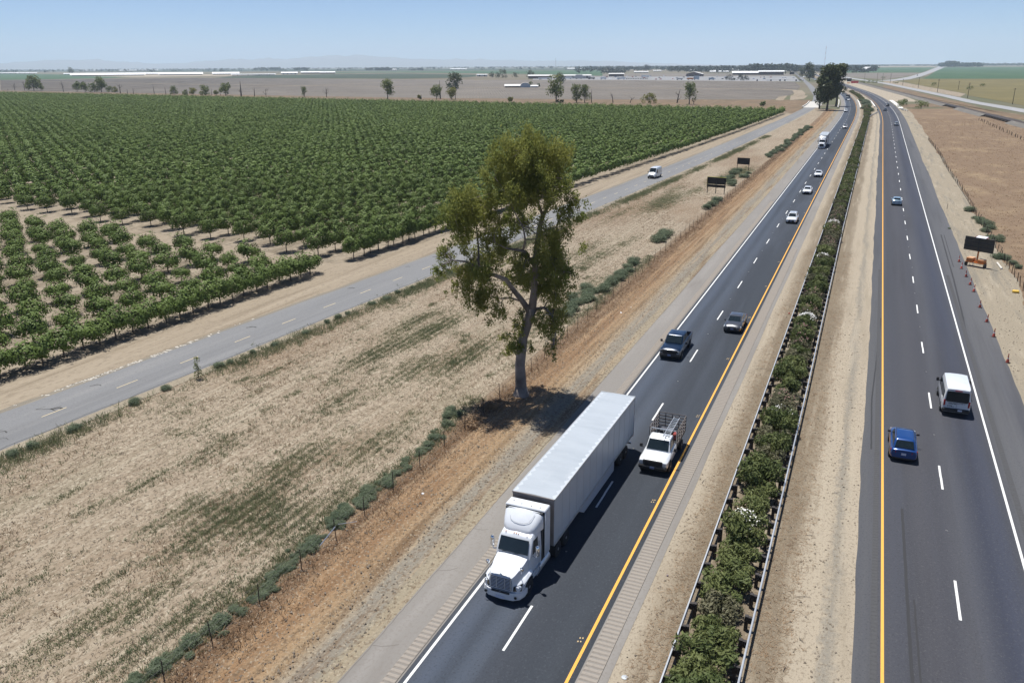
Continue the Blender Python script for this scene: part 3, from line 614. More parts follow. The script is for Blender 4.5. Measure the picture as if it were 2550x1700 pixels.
gum_tree()

# ------------------------------------------------------------------ smaller plants near the road
def bush_mesh(name, g, n, size, R_=1., H_=.6, K=14, asp=4., up=.4, mat='tumble', upright=False):
    th = g.random(K) * 6.28; rr = g.random(K) ** .5 * .7; cen = np.c_[np.cos(th) * rr * R_, np.sin(th) * rr * R_, H_ * (.28 + .42 * g.random(K)) * (1 - .35 * rr)]; rad = np.full(K, .36 * R_)
    V = leaves(cen, rad, n, size, g, aspect=asp, up=up, droop=-.55 if upright else 0, shell=.5, flat=(1, 1, H_ / R_ * .95)); V[..., 2] = np.maximum(V[..., 2], .02)
    me = mesh_np(name, V); me.materials.append(M[mat]); return me
tumbles = [bush_mesh('tumbleweed', rng, 3200, .15, 1., .85, asp=5, K=20, up=.7) for _ in range(4)]
def bush(me, name, label, cat, x, y, s, group, z=.02, sz=1.):
    o = bpy.data.objects.new(name, me); C.objects.link(o); o.location = (x, y, z); o.rotation_euler = (0, 0, random.uniform(0, 6.28)); o.scale = (s, s * random.uniform(.85, 1.1), s * sz * random.uniform(.85, 1.15))
    return tag(o, label, cat, group)
FB = [(-28.2, 20.2), (-28.0, 21.8), (-28.1, 22.9), (-27.9, 23.9), (-27.5, 25.0), (-27.3, 27.8), (-27.3, 29.2), (-27.5, 30.4), (-27.7, 31.6), (-27.7, 32.5), (-27.8, 33.7), (-27.6, 35), (-28.0, 36.6), (-28.0, 38.0), (-27.8, 39.2), (-27.8, 40.6), (-27.7, 42.2), (-27.6, 43.7), (-27.9, 45.4), (-27.7, 47.2), (-28.0, 49), (-28.3, 51), (-28.6, 53.5)]
for (x, y) in FB:
    for q in range(6): bush(random.choice(tumbles), 'tumbleweed', 'blue green tumbleweed growing along the wire fence below the gum tree', 'bush', x + random.gauss(.05, .28), y + random.uniform(-1.0, 1.0), random.choice((.25, .35, .45, .62)) * random.uniform(.85, 1.1), 'tumbleweeds along the near fence', sz=.9)
FB2 = [(-29.6, 83.5), (-29.3, 85.1), (-30.2, 86.6), (-30.0, 88.1), (-29.6, 89.3), (-28.9, 90), (-29.6, 91.1), (-30.2, 92.6), (-29.3, 93.9), (-28.7, 95), (-29.1, 96.9), (-28.8, 98.4), (-29.0, 99.4), (-28.3, 101), (-28.9, 103), (-29.1, 104.5), (-28.4, 106), (-29.3, 107.8), (-29.0, 110), (-29.4, 111.4), (-31.2, 90), (-31, 95)]
for (x, y) in FB2: bush(random.choice(tumbles), 'tumbleweed', 'green tumbleweed in the dense bank of bushes beyond the gum tree', 'bush', x, y, random.uniform(.85, 1.3), 'tumbleweeds in the bank beyond the gum tree')
for (x, y) in [(-29.6, 127), (-29.5, 130.1), (-29.8, 133), (-28.2, 161), (-28.0, 165.2), (-28.1, 169), (-28.2, 172)] + [(-30.5 + random.uniform(-2.5, 2.2), y) for y in range(196, 225, 2)] + [(-28.3 + random.uniform(-1.3, 1.3) + (y - 240) * .008, y) for y in range(262, 400, 4)]:
    bush(random.choice(tumbles), 'tumbleweed', 'green tumbleweed along the far stretch of the fence near the black sign boards', 'bush', x, y, random.uniform(1.0, 1.6), 'tumbleweeds along the far fence')
RB = [(18.7, 177.0, 1.3), (19.0, 168.2, .9), (19.5, 166, 1.2), (19.6, 163.5, 1.4), (20.0, 160.5, 1.3), (20.3, 158.5, 1.2), (19.3, 155.4, 1.1), (20.2, 147.6, 1.4), (19.5, 150, .9), (18.6, 133.7, 1.1), (19.2, 134.8, 1.0), (19.8, 133.3, 1.2), (20.3, 130.4, .9), (20.6, 128, .7), (13.9, 156, .35)]
for (x, y, s_) in RB: bush(random.choice(tumbles), 'tumbleweed', 'round green bush along the right hand fence behind the orange sign trailer', 'bush', x, y, s_, 'bushes along the right fence')
dead_me = bush_mesh('dry_bush', rng, 500, .24, 1., .8, asp=6, mat='stubble_b')
bush(dead_me, 'dry_bush', 'dead brown tumbleweed piled at the fence, nearer the gum tree trunk', 'dry bush', -26.4, 55.9, .9, None)
bush(dead_me, 'dry_bush', 'larger dead brown tumbleweed piled at the fence further from the gum tree trunk', 'dry bush', -26.4, 52.1, 1.2, None)
def sapling():
    t = thing('sapling', 'thin leafy sapling standing alone beside the frontage road', 'sapling', (-53.8, 51.9, .02))
    b = MB(); b.tube([(0, 0, 0), (.05, 0, 1.0), (.02, .03, 2.1)], [.03, .022, .008], 5)
    for k in range(6): a = k * 1.1; z = .4 + .25 * k; b.tube([(.03, 0, z), (.25 * math.cos(a), .25 * math.sin(a), z + .35)], [.014, .005], 4)
    b.build('trunk', M['bark'], t)
    link_mesh('crown', mesh_np('crown', leaves([(0, 0, .5), (.1, .05, .9), (-.1, 0, 1.2), (.05, -.1, 1.6), (0, 0, 2.0), (.15, .1, 1.9)], [.4, .35, .3, .28, .2, .2], 260, .16, rng, aspect=2.2, shell=.3)), M['brush'], t)
sapling()

# oleander hedge in the median: every bush its own
def oleander_mesh(g, n=2100, mat='oleander', H_=1.55):
    K = 16; th = g.random(K) * 6.28; rr = g.random(K) ** .5; cen = np.c_[np.cos(th) * rr * .88, np.sin(th) * rr * 1.05, .45 + (H_ - .75) * g.random(K) ** .7 * (1 - .25 * rr)]
    V = leaves(cen, .30 + .18 * g.random(K), n, .22, g, aspect=3.0, up=.25, droop=-.45, shell=.45); V[..., 2] = np.maximum(V[..., 2], .03)
    me = mesh_np('foliage', V); me.materials.append(M[mat]); return me
def flower_mesh(g, n, mat, side=0):
    th = g.random(n) * 6.28; rr = g.random(n) ** .5; c_ = np.c_[np.cos(th) * rr * .95, np.sin(th) * rr * 1.1, 1.72 - .55 * rr ** 2 + g.normal(size=n) * .07]
    V = np.concatenate([leaves(c_, np.full(n, .07), n * 5, .075, g, aspect=1.2, up=1.2, shell=.3)]); me = mesh_np('flowers', V); me.materials.append(M[mat]); return me
ol_g = [oleander_mesh(rng) for _ in range(5)]; ol_d = [oleander_mesh(rng, 1700, 'oleander_dull', 1.45) for _ in range(4)]
fl_w = [flower_mesh(rng, 130, 'petal_w') for _ in range(2)]; fl_ws = [flower_mesh(rng, 26, 'petal_w')]; fl_p = [flower_mesh(rng, 22, 'petal_p') for _ in range(2)]
WHITE = [149.0, 121.0, 88.6, 44.6]; WS = [61.3]
OL = {'g': ('leafy green oleander bush between the median guardrails', 'green oleander bushes in the median'), 'd': ('dull brownish oleander bush between the median guardrails', 'dull oleander bushes in the median'), 'p': ('pink flowering oleander bush between the median guardrails', 'pink oleander bushes in the median'), 's': ('oleander bush dotted with a few white flowers between the median guardrails', 'white dotted oleander bushes in the median')}
WL = {149.0: 'white flowering oleander beside the white sport utility vehicle in the median', 121.0: 'white flowering oleander between the two other white ones in the median', 88.6: 'white flowering oleander level with the grey car in the median', 44.6: 'large oleander covered in white blossom, nearest white one in the median'}
def oleander(x, y, kind, s, label, group):
    o = thing('oleander_bush', label, 'bush', (x, y, .03), random.uniform(-.5, .5) + (math.pi if random.random() < .5 else 0), group)
    o.scale = (s * random.uniform(.88, 1.06), s, s * random.uniform(.78, 1.28))
    def kid(nm, me): q = bpy.data.objects.new(nm, me); C.objects.link(q); q.parent = o
    kid('foliage', random.choice(ol_d if kind in 'dp' else ol_g))
    if kind == 'w': kid('flowers', random.choice(fl_w))
    if kind == 's': kid('flowers', fl_ws[0])
    if kind == 'p': kid('flowers', random.choice(fl_p))
y = 22.0; lastg = None
while y < 905:
    w = min(WHITE, key=lambda q: abs(q - y))
    x = float(Cx(y)) - 4.05 + random.uniform(-.18, .18) + (-.15 if y > 100 else 0)
    if abs(w - y) < .95: oleander(x - .12, w, 'w', 1.05, WL[w], None); WHITE.remove(w); WHITE = WHITE or [9999]
    else:
        k = 's' if min(abs(q - y) for q in WS) < 1 else random.choices('gdp', (.58, .27, .15) if y > 52 else (.8, .2, 0))[0]
        if 575 < y < 690: y += 2.2; continue
        oleander(x, y, k, random.uniform(1.02, 1.24) * (1.0 if y < 480 else 1.3), OL[k][0], OL[k][1])
    y += random.uniform(1.55, 2.0) if y < 480 else 3.1
for k in range(16):                                            # wild growth where the creek passes under the median
    y = 540 + 9.5 * k
    bush(random.choice(tumbles), 'creek_bush', 'rough olive bush filling the gap in the median above the creek', 'bush', float(Cx(y)) - 3.5 + random.uniform(-2.6, 2.6), y, random.uniform(2.2, 3.2), 'bushes in the median above the creek')

# stubble and weeds of the dry field (nobody could count these)
def scatter(n, y0, y1, xlo, xhi, pw=1.0):
    y = y0 + (y1 - y0) * rng.random(n) ** pw; a, b_ = xlo(y), xhi(y); return np.c_[a + (b_ - a) * rng.random(n), y]
fl = lambda y: Fx(y) + 4.3
def stubble():
    xy = scatter(19000, 14, 150, fl, lambda y: np.full_like(y, -27.2), 1.5); rowk = np.round(xy[:, 0] / .75) * .75; xy[:, 0] = xy[:, 0] * .45 + rowk * .55
    V = blades(xy, .0, .06 + .08 * rng.random(len(xy)), .045, rng, lean=1.0, per=4, spread=.17)
    tag(link_mesh('stubble', mesh_np('stubble', V), M['stubble']), 'pale dry stubble covering the fallow field', 'stubble', kind='stuff')
    xy = scatter(5200, 14, 200, fl, lambda y: np.full_like(y, -27.0), 1.4)
    n1 = np.sin(xy[:, 0] * .7 + 2 * np.sin(xy[:, 1] * .09)) + np.sin(xy[:, 1] * .17 + xy[:, 0] * .31); xy = xy[n1 > .1]
    V = [blades(xy, .0, .13 + .12 * rng.random(len(xy)), .05, rng, lean=.8, per=6, spread=.22)]
    xy2 = scatter(5200, 14, 330, lambda y: np.full_like(y, -27.3), lambda y: np.full_like(y, -24.6), 1.6)
    V.append(blades(xy2, .02, .12 + .16 * rng.random(len(xy2)), .05, rng, lean=1., per=5, spread=.22))
    xy3 = scatter(3500, 14, 300, lambda y: np.full_like(y, -25.0), lambda y: np.full_like(y, -22.0), 1.6)
    V.append(blades(xy3, .05, .07 + .07 * rng.random(len(xy3)), .045, rng, lean=1.3, per=3, spread=.2))
    tag(link_mesh('dry_weeds', mesh_np('dry_weeds', np.concatenate(V)), M['stubble_b']), 'brown dry weeds in the field and along the fence', 'dry weeds', kind='stuff')
stubble()
PATCH = [(-34.5, 34.3, 1.6, 3.5, 1.), (-37.4, 34.1, 1.3, 2.0, .7), (-31.6, 34.5, 1.5, 3.2, 1.), (-33.9, 36.0, 1.6, 3.0, .9), (-33.7, 22.6, .9, 3.2, 1.), (-32.4, 25.5, .9, 2.6, .8), (-29.3, 26.4, .8, 2.6, .8), (-30.0, 22.0, .8, 2.2, .9), (-35.2, 41.6, 1.8, 4.0, .9), (-41.9, 41.0, 1.2, 3.5, .5), (-42.8, 35.2, .8, 2.2, .7), (-43.4, 31.4, .8, 1.4, .5), (-34.6, 30.9, .9, 2.4, .7), (-37.8, 31.3, .7, 1.6, .6), (-27.9, 29.2, .6, 3.5, .9), (-29.7, 35.9, 1.4, 4.5, .8), (-29.9, 25.2, .7, 2., .6), (-40.9, 72.1, 1.3, 6.5, 1.2), (-42.7, 63.7, 1.2, 5.5, 1.), (-36.8, 61.7, 1.4, 5, .7), (-34.0, 66.5, 1.6, 6, .9), (-48.6, 55.7, .6, 3.5, .6), (-44.2, 74.5, 1., 5, .8), (-38.2, 167.2, 2.6, 13, 1.3), (-35.5, 112.0, 1.4, 7, .9), (-34.2, 124.5, 1.2, 6, .6), (-38.4, 117.5, 1.2, 7, .8), (-42.6, 150.0, 1.0, 10, .5), (-35.1, 185.3, 1.4, 6, .6), (-31, 96, 1.4, 7, .6), (-31.5, 47, 1.6, 5, .5), (-39, 52, 1.2, 5, .35), (-46, 44, .9, 3, .3), (-33, 205, 2.4, 9, 1.2), (-31, 224, 2.6, 9, 1.3), (-30.5, 78, 1.2, 5, .4), (-40, 185, 1.4, 8, .4)]
def weeds():
    V = []
    for (x, y, rx, ry, dn) in PATCH:
        n = int(130 * rx * ry * dn / (1 if y < 90 else 2.2)); p = rng.normal(size=(n, 2)) * np.array([rx * .62, ry * .62]) + (x, y); p[:, 0] += (p[:, 1] - y) * .02; p[:, 0] = p[:, 0] * .6 + (np.round(p[:, 0] / .75) * .75) * .4
        V.append(blades(p, .0, .06 + .11 * rng.random(n), .045, rng, lean=1.1, per=7, spread=.17 if y < 90 else .3))
    p = scatter(2600, 14, 120, fl, lambda y: np.full_like(y, -27.2), 1.4); p = p[(np.sin(p[:, 0] * .55 + 1.3 * np.sin(p[:, 1] * .13)) + np.sin(p[:, 1] * .21 - p[:, 0] * .4)) > .35]
    V.append(blades(p, .0, .10 + .10 * rng.random(len(p)), .055, rng, lean=.8, per=7, spread=.14))
    tag(link_mesh('weeds', mesh_np('weeds', np.concatenate(V)), M['weed']), 'patches of low green weeds in the fallow field', 'weeds', kind='stuff')
    y = 14 + 330 * rng.random(15000) ** 1.35; keep = rng.random(len(y)) < .55 + .25 * (np.sin(y * .23) + np.sin(y * .071 + 1)); y = y[keep]
    p = np.c_[Fx(y) + 5.15 + rng.normal(size=len(y)) * .75 + .35 + np.where(y > 150, .3, 0), y]
    V = blades(p, .03, .14 + .22 * rng.random(len(p)), .055, rng, lean=.9, per=8, spread=.24)
    tag(link_mesh('roadside_weeds', mesh_np('roadside_weeds', V), M['weed']), 'ragged band of green weeds along the near edge of the frontage road', 'weeds', kind='stuff')
    xy = scatter(9000, 60, 480, lambda y: np.full_like(y, 19.2), lambda y: np.full_like(y, 60.) - np.maximum(0, y - 430) * .1, 1.3)
    V = blades(xy, .0, .10 + .13 * rng.random(len(xy)), .10, rng, lean=1.3, per=4, spread=.5)
    tag(link_mesh('pasture_grass', mesh_np('pasture_grass', V), M['stubble_b']), 'dry brown grass of the pasture right of the highway', 'dry grass', kind='stuff')
weeds()
def ground_litter():
    """straw, clods and stones lying on the bare strips"""
    p1 = scatter(5200, 16, 130, lambda y: np.full_like(y, -7.3), lambda y: np.full_like(y, -5.6), 1.6); p2 = scatter(6500, 16, 130, lambda y: np.full_like(y, -2.6), lambda y: np.full_like(y, -.5), 1.6)
    p = np.r_[p1, p2]; p[:, 0] += rng.normal(size=len(p)) * .25
    tag(link_mesh('straw_litter', mesh_np('straw_litter', blades(p, .035, .03 + .04 * rng.random(len(p)), .03, rng, lean=4.5, per=3, spread=.12)), M['stubble_b']), 'dry straw littering the dirt beside the median guardrails', 'straw', kind='stuff')
    st = np.r_[scatter(5200, 16, 120, lambda y: np.full_like(y, -27), lambda y: np.full_like(y, -20), 1.6), scatter(2200, 16, 100, lambda y: np.full_like(y, -8), lambda y: np.full_like(y, 2), 1.6), scatter(1500, 60, 200, lambda y: np.full_like(y, 14.4), lambda y: np.full_like(y, 19), 1.4), scatter(7000, 16, 110, fl, lambda y: np.full_like(y, -27), 1.5)]
    z0 = np.where((st[:, 0] > -25.6) & (st[:, 0] < -22), .14, np.where(st[:, 0] < -27, .015, .05)); c = np.c_[st, z0]; n = len(c); s_ = .03 + .07 * rng.random(n) ** 2; a = rng.random(n) * 6.28; F = []
    top = c + np.c_[rng.normal(size=(n, 2)) * .01, s_ * .8]; co = [c + np.c_[np.cos(a + q) * s_, np.sin(a + q) * s_, np.zeros(n)] for q in (0, 2.1, 4.2)]
    V = np.concatenate([np.stack([co[i], co[(i + 1) % 3], top], 1) for i in range(3)])
    tag(link_mesh('stones', mesh_np('stones', V, 3), P('clods and stones', (.27, .22, .165), .95, noise=.4, nscale=1.5)), 'small clods and stones scattered over the dirt verges and field', 'stones', kind='stuff')
    y = 12 + 105 * rng.random(3000) ** 1.3; y = y[(y < 58) | (y > 80)]; p = np.c_[-28.1 + .35 * np.sin(y * .3) + rng.normal(size=len(y)) * .42, y]
    V = [blades(p, .0, .10 + .16 * rng.random(len(p)), .05, rng, lean=.9, per=7, spread=.2)]
    for _ in range(120):
        x0, y0 = rng.uniform(-52, -28), 16 + 90 * rng.random() ** 1.3
        if x0 < float(Fx(y0)) + 6: continue
        q = rng.normal(size=(int(rng.uniform(8, 60)), 2)) * (rng.uniform(.15, .6), rng.uniform(.3, 1.6)) + (x0, y0); V.append(blades(q, .0, .06 + .12 * rng.random(len(q)), .045, rng, lean=1.0, per=7, spread=.16))
    tag(link_mesh('fence_weeds', mesh_np('fence_weeds', np.concatenate(V)), M['weed']), 'ragged low green weeds along the near wire fence and in small field clumps', 'weeds', kind='stuff')
ground_litter()
for (x, y) in [(float(Fx(q)) + 4.6 + random.uniform(-.2, .5), q + random.uniform(-1, 1)) for q in (34, 36.5, 40, 45, 49, 54.5, 57, 59, 62, 66, 70.5, 73, 75, 78, 82, 84, 88, 94, 97, 101, 108, 120)]:
    bush(random.choice(tumbles), 'tumbleweed', 'grey green tumbleweed at the dirt edge of the frontage road', 'bush', x, y, random.uniform(.4, .75), 'tumbleweeds beside the frontage road')
# ------------------------------------------------------------------ vehicle materials
M['glass'] = P('tinted window glass', (.010, .016, .018), .06, spec=.65)
M['tyre'] = P('tyre rubber', (.022, .022, .023), .85, noise=.3, nscale=6)
M['rim'] = P('alloy rim', (.42, .43, .45), .35, metal=.8)
M['rim_dark'] = P('dark rim', (.09, .09, .095), .45, metal=.5)
M['chrome'] = P('chrome', (.68, .69, .71), .14, metal=1.0)
M['black'] = P('black plastic', (.018, .018, .020), .55, noise=.2, nscale=5)
M['arch'] = P('wheel well', (.008, .008, .009), .95)
M['red'] = P('red lamp lens', (.32, .012, .014), .2, coat=.5)
M['lens'] = P('clear lamp lens', (.62, .64, .66), .12, coat=.6)
M['amber'] = P('amber lens', (.55, .17, .03), .3)
M['plate'] = P('licence plate', (.50, .53, .62), .5, noise=.25, nscale=30)
M['plate_blue'] = P('dull licence plate', (.16, .20, .34), .5, noise=.35, nscale=30)
M['steel'] = P('galvanised steel', (.47, .49, .50), .45, metal=.6, noise=.15, nscale=3)
M['alu'] = P('aluminium', (.62, .64, .66), .38, metal=.75)
def paint(nm, c, metal=0., rough=.28): return P(nm + ' car paint', c, rough, metal=metal, coat=.8, noise=.05, nscale=2)
WHITE_P = paint('white', (.62, .635, .65)); 
def wheel(root, x, y, r, w, rim='rim', side=1, dual=False):
    t = MB(); n = 22
    t.lathe([(r * .62, -w / 2), (r * .93, -w / 2), (r, -w * .36), (r, w * .36), (r * .93, w / 2), (r * .62, w / 2)], (x, y, r), 'x', n)
    o = t.build('wheel', M['tyre'], root, angle=40)
    b = MB(); s = side * w / 2
    b.lathe([(r * .62, -s * .6), (r * .60, s * .98), (r * .50, s * .80), (r * .20, s * .72), (r * .17, s * 1.04), (0.01, s * 1.05)] if side > 0 else [(0.01, s * 1.05), (r * .17, s * 1.04), (r * .20, s * .72), (r * .50, s * .80), (r * .60, s * .98), (r * .62, -s * .6)], (x, y, r), 'x', 16)
    for k in range(6):
        a = k * math.pi / 3; b.box((x + s * .86, y + .36 * r * math.cos(a), r + .36 * r * math.sin(a)), (.02, .30 * r, .09 * r), rx=a)
    b.build('rim', M[rim], o, angle=40)
    return o
def ring(y, wb, wm, wt, zb, zm, zt, crown=.03, zl=None):
    zl = zb + .14 if zl is None else zl
    h = [(wb, zb), (wm, zl), (wm, zm), ((wm + wt * 2) / 3, zm + (zt - zm) * .75), (wt * .93, zt), (wt * .5, zt + crown * .8)]
    return [(x, y, z) for x, z in h] + [(0, y, zt + crown)] + [(-x, y, z) for x, z in reversed(h)]
def rrect(y0, y1, w0, w1, z, r=.12):
    """rounded plan ring: rear y0 (half width w0) to front y1 (half width w1)"""
    P_ = []
    for (cx, cy, a0) in ((w1 - r, y1 - r, 0), (-w1 + r, y1 - r, 90), (-w0 + r, y0 + r, 180), (w0 - r, y0 + r, 270)):
        for k in range(4): a = R(a0 + 30 * k); P_.append((cx + r * math.cos(a), cy + r * math.sin(a), z))
    return P_
def pane(a, b, c, d, sx=.9, sz=.86, t=.012, proud=.05):
    """glass inset in face a(bottom left) b(bottom right) c(top right) d(top left), seen from outside"""
    a, b, c, d = map(Vector, (a, b, c, d)); m = (a + b + c + d) / 4; n = (b - a).cross(d - a).normalized() * proud
    def s(p):
        h = ((b + c) / 2 - (a + d) / 2).normalized(); v = p - m; hh = h * v.dot(h); return m + hh * sx + (v - hh) * sz + n
    return [s(a), s(b), s(c), s(d)]
def glass(root, nm, faces, mat='glass'):
    b = MB()
    for f in faces: b.slab(f, .06)
    return b.build(nm, M[mat], root)
def mirror_part(root, x, y, z, mat, s=1.0):
    b = MB()
    for sd_ in (-1, 1):
        q = MB(); q.box((sd_ * (x + .12 * s), y, z), (.20 * s, .10 * s, .15 * s), bev=.03); q.box((sd_ * (x + .01), y + .02, z - .05), (.10, .06, .05)); q.build('mirror', mat, root, angle=40)
def plate(root, y, z, f, m='plate'):
    MB().box((0, y, z), (.31, .014, .16)).build('licence_plate', M[m], root)
def car(name, label, cat, loc, rz, col, L=4.7, Wd=1.82, hood=1.0, belt=.98, roof=1.45, fo=.92, ro=.95, cowl=1.25, ws=.75, rb=.55, rt=1.15, deck=None, wr=.33, group=None, rim='rim', rack=False, sunroof=False, pl='plate_blue', mir=None, low=.28, lights=True, grille='black'):
    """saloon / hatch / SUV body. +Y is forward; fo/ro overhang, cowl = nose to windscreen base, ws = screen run, rb = tail to rear glass base, rt = tail to roof end"""
    t = thing(name, label, cat, loc, rz, group); w = Wd / 2; F = L / 2; deck = deck or belt; mir = mir or col
    bm = MB(); secs = [ring(-F, w * .80, w * .88, w * .80, low + .10, deck * .74, deck * .93), ring(-F + .08, w * .86, w * .95, w * .83, low + .06, deck * .79, deck * .985), ring(-F + .30, w * .9, w * .985, w * .86, low, deck * .80, deck), ring(-F + max(rb, .5), w * .94, w, w * .88, low, deck * .80, (deck + belt) / 2), ring(-F + max(rt, 1.2) + .2, w * .95, w, w * .9, low, belt * .78, belt), ring(F - cowl - .3, w * .95, w, w * .90, low, belt * .78, belt), ring(F - cowl, w * .94, w, w * .86, low, hood * .80, hood + .02, .035), ring(F - cowl * .5, w * .92, w * .99, w * .80, low, hood * .78, hood - .03, .045), ring(F - .32, w * .86, w * .95, w * .72, low, hood * .74, hood - .12, .04), ring(F - .10, w * .82, w * .91, w * .70, low + .03, hood * .70, hood - .19, .02), ring(F, w * .70, w * .80, w * .62, low + .08, hood * .62, hood - .30, .01)]
    bm.loft(secs); wt, wb_ = w * .70, w * .90
    y0, y1 = -F + rb, F - cowl + .06; Y0, Y1 = -F + rt, F - cowl - ws; hz = max(deck, belt)
    bm.loft([rrect(y0, y1, wb_ * .93, wb_ * .93, belt - .04, .16), rrect(y0 + (Y0 - y0) * .55, y1 + (Y1 - y1) * .55, wb_ * .86, wb_ * .86, belt + (roof - belt) * .55, .15), rrect(Y0, Y1, wt, wt, roof - .045, .16), rrect(Y0 + .10, Y1 - .10, wt - .10, wt - .10, roof - .008, .14), rrect(Y0 + .4, Y1 - .35, wt * .5, wt * .5, roof + .012, .1)])
    bm.build('body', col, t, angle=32)
    def gh(y, s, k):                                            # a point on the cabin at height fraction k
        return (s * (wb_ * .93 + (wt - wb_ * .93) * k), y, belt - .04 + (roof - .045 - belt + .04) * k)
    fr = lambda k: y1 + (Y1 - y1) * k; re = lambda k: y0 + (Y0 - y0) * k; b0, b1 = .06, .97
    glass(t, 'windscreen', [pane(gh(fr(b0), 1, b0), gh(fr(b0), -1, b0), gh(fr(b1), -1, b1), gh(fr(b1), 1, b1), .86, .9)])
    glass(t, 'rear_window', [pane(gh(re(.10), -1, .10), gh(re(.10), 1, .10), gh(re(b1), 1, b1), gh(re(b1), -1, b1), .84, .84)])
    ym = (Y0 + Y1) / 2 + .05
    for s in (-1, 1):
        fs = []
        for (ya, yb, Ya, Yb) in ((fr(.12) - .18, ym + .04, fr(.88) - .06, ym + .04), (ym - .04, re(.12) + .22, ym - .04, re(.88) + .12)):
            q = [gh(ya, s, .12), gh(yb, s, .12), gh(Yb, s, .88), gh(Ya, s, .88)]
            if s > 0: q = [q[1], q[0], q[3], q[2]]
            q = [Vector(p) + Vector((s * .028, 0, .008)) for p in q]
            b_ = MB(); n_ = (q[1] - q[0]).cross(q[3] - q[0]); q = q if n_.x * s > 0 else [q[1], q[0], q[3], q[2]]
            b_.slab(q, .03); b_.build('side_window', M['glass'], t)
    for s in (-1, 1):
        b_ = MB(); z = hood * .74
        b_.slab([(s * w * .99, F - .20, z - .10), (s * w * .52, F + .03, z - .10), (s * w * .50, F - .045, z + .035), (s * w * .95, F - .33, z + .07)][::(1 if s > 0 else -1)], .10); b_.build('headlight', M['lens'], t)
        b_ = MB(); z = deck * .80
        b_.slab([(s * w * 1.0, -F + .16, z - .09), (s * w * .56, -F - .022, z - .07), (s * w * .60, -F - .012, z + .10), (s * w * .98, -F + .17, z + .13)][::(-1 if s > 0 else 1)], .08); b_.build('taillight', M['red'], t)
    MB().slab([(-w * .60, F + .022, low + .08), (w * .60, F + .022, low + .08), (w * .46, F + .018, hood * .64), (-w * .46, F + .018, hood * .64)][::-1], .06).build('grille', M[grille], t)
    b_ = MB(); b_.box((0, F - .10, low + .05), (w * 1.5, .18, .14), bev=.04); b_.build('front_bumper', M['black'], t, angle=40)
    b_ = MB(); b_.box((0, -F + .08, low + .05), (w * 1.55, .18, .16), bev=.04); b_.build('rear_bumper', M['black'], t, angle=40)
    plate(t, F + .03, low + .24, 1, pl); plate(t, -F - .012, deck * .66, -1, 'plate')
    mirror_part(t, w * .95, F - cowl - .30, belt + .06, mir)
    for s in (-1, 1):
        for y in (F - fo, -F + ro):
            a_ = MB(); a_.lathe([(wr + .075, -.012), (wr + .07, .012), (.05, .013)], (s * (w - .004), y, wr), 'x', 18) if s > 0 else a_.lathe([(.05, -.013), (wr + .07, -.012), (wr + .075, .012)], (s * (w - .004), y, wr), 'x', 18)
            a_.build('wheel_arch', M['arch'], t); wheel(t, s * (w - .062), y, wr, .21, rim, s)
    if rack:
        b_ = MB()
        for s in (-1, 1): b_.tube([(s * wt * .92, Y0 + .1, roof - .01), (s * wt * .92, Y0 + .2, roof + .05), (s * wt * .92, Y1 - .3, roof + .05), (s * wt * .92, Y1 - .15, roof - .01)], .018, 5)
        b_.build('roof_rack', M['black'], t)
    if sunroof: MB().box((0, Y1 - .42, roof + .016), (wt * 1.25, .42, .02), bev=.005).build('sunroof', M['glass'], t)
    return t
PI = math.pi
car('grey_saloon', 'dark grey saloon car coming towards the camera beside the yellow line', 'car', (-11.15, 85.95, .056), PI, paint('gunmetal', (.085, .088, .098), .5), L=4.65, roof=1.45, cowl=1.15, ws=.85, rt=1.25, rb=.45, deck=1.05, grille='black')
car('white_suv', 'white sport utility vehicle with roof rails leading the two white saloons', 'car', (-11.5, 153.0, .056), PI, WHITE_P, L=4.6, roof=1.66, belt=1.05, hood=1.08, cowl=1.2, ws=.7, rb=.12, rt=.45, rack=True, sunroof=True)
car('white_saloon', 'white saloon car directly behind the white sport utility vehicle', 'car', (-11.75, 190.0, .056), PI, WHITE_P, L=4.8, deck=1.08, grille='black')
car('white_saloon', 'white saloon car third in line, ahead of the distant lorry', 'car', (-11.5, 220.6, .056), PI, WHITE_P, L=4.75, deck=1.08)
car('silver_car', 'pale silver car in the outer lane beyond the distant lorry', 'car', (-11.8, 394.5, .056), PI, paint('silver', (.50, .50, .50), .3), L=4.7, roof=1.7, belt=1.05)
car('white_pickup_car', 'white high bodied car passing under the dark gum trees', 'car', (-16.6, 531.5, .056), PI, WHITE_P, L=5.2, Wd=1.95, roof=1.85, belt=1.15, hood=1.15, rb=.15, rt=.4)
car('white_saloon', 'small white car just in front of the dark lorry on the far bend', 'car', (-20.6, 697, .056), PI - .05, WHITE_P, L=4.8, Wd=1.85)
car('silver_car', 'light coloured car highest on the far bend of the oncoming lanes', 'car', (-31.2, 856, .056), PI - .08, paint('pale silver', (.6, .6, .6), .2), L=5, roof=1.8, belt=1.1, rb=.15, rt=.4)
car('far_car', 'tiny white car on the distant highway beside the second gum tree, nearer of two', 'car', (-99.6, 1568, .056), PI - .1, WHITE_P, L=5, Wd=2, roof=1.8, belt=1.1)
car('far_car', 'tiny white car on the distant highway beside the second gum tree, further of two', 'car', (-105.9, 1588, .056), PI - .1, WHITE_P, L=5, Wd=2, roof=1.8, belt=1.1)
car('blue_hatchback', 'bright blue hatchback with roof rails driving away beside the yellow line', 'car', (4.75, 60.75, .056), 0, paint('bright blue', (.006, .048, .19), .3), L=4.5, Wd=1.80, roof=1.60, belt=1.0, hood=1.02, rb=.10, rt=.55, rack=True, rim='rim_dark', mir=M['black'])
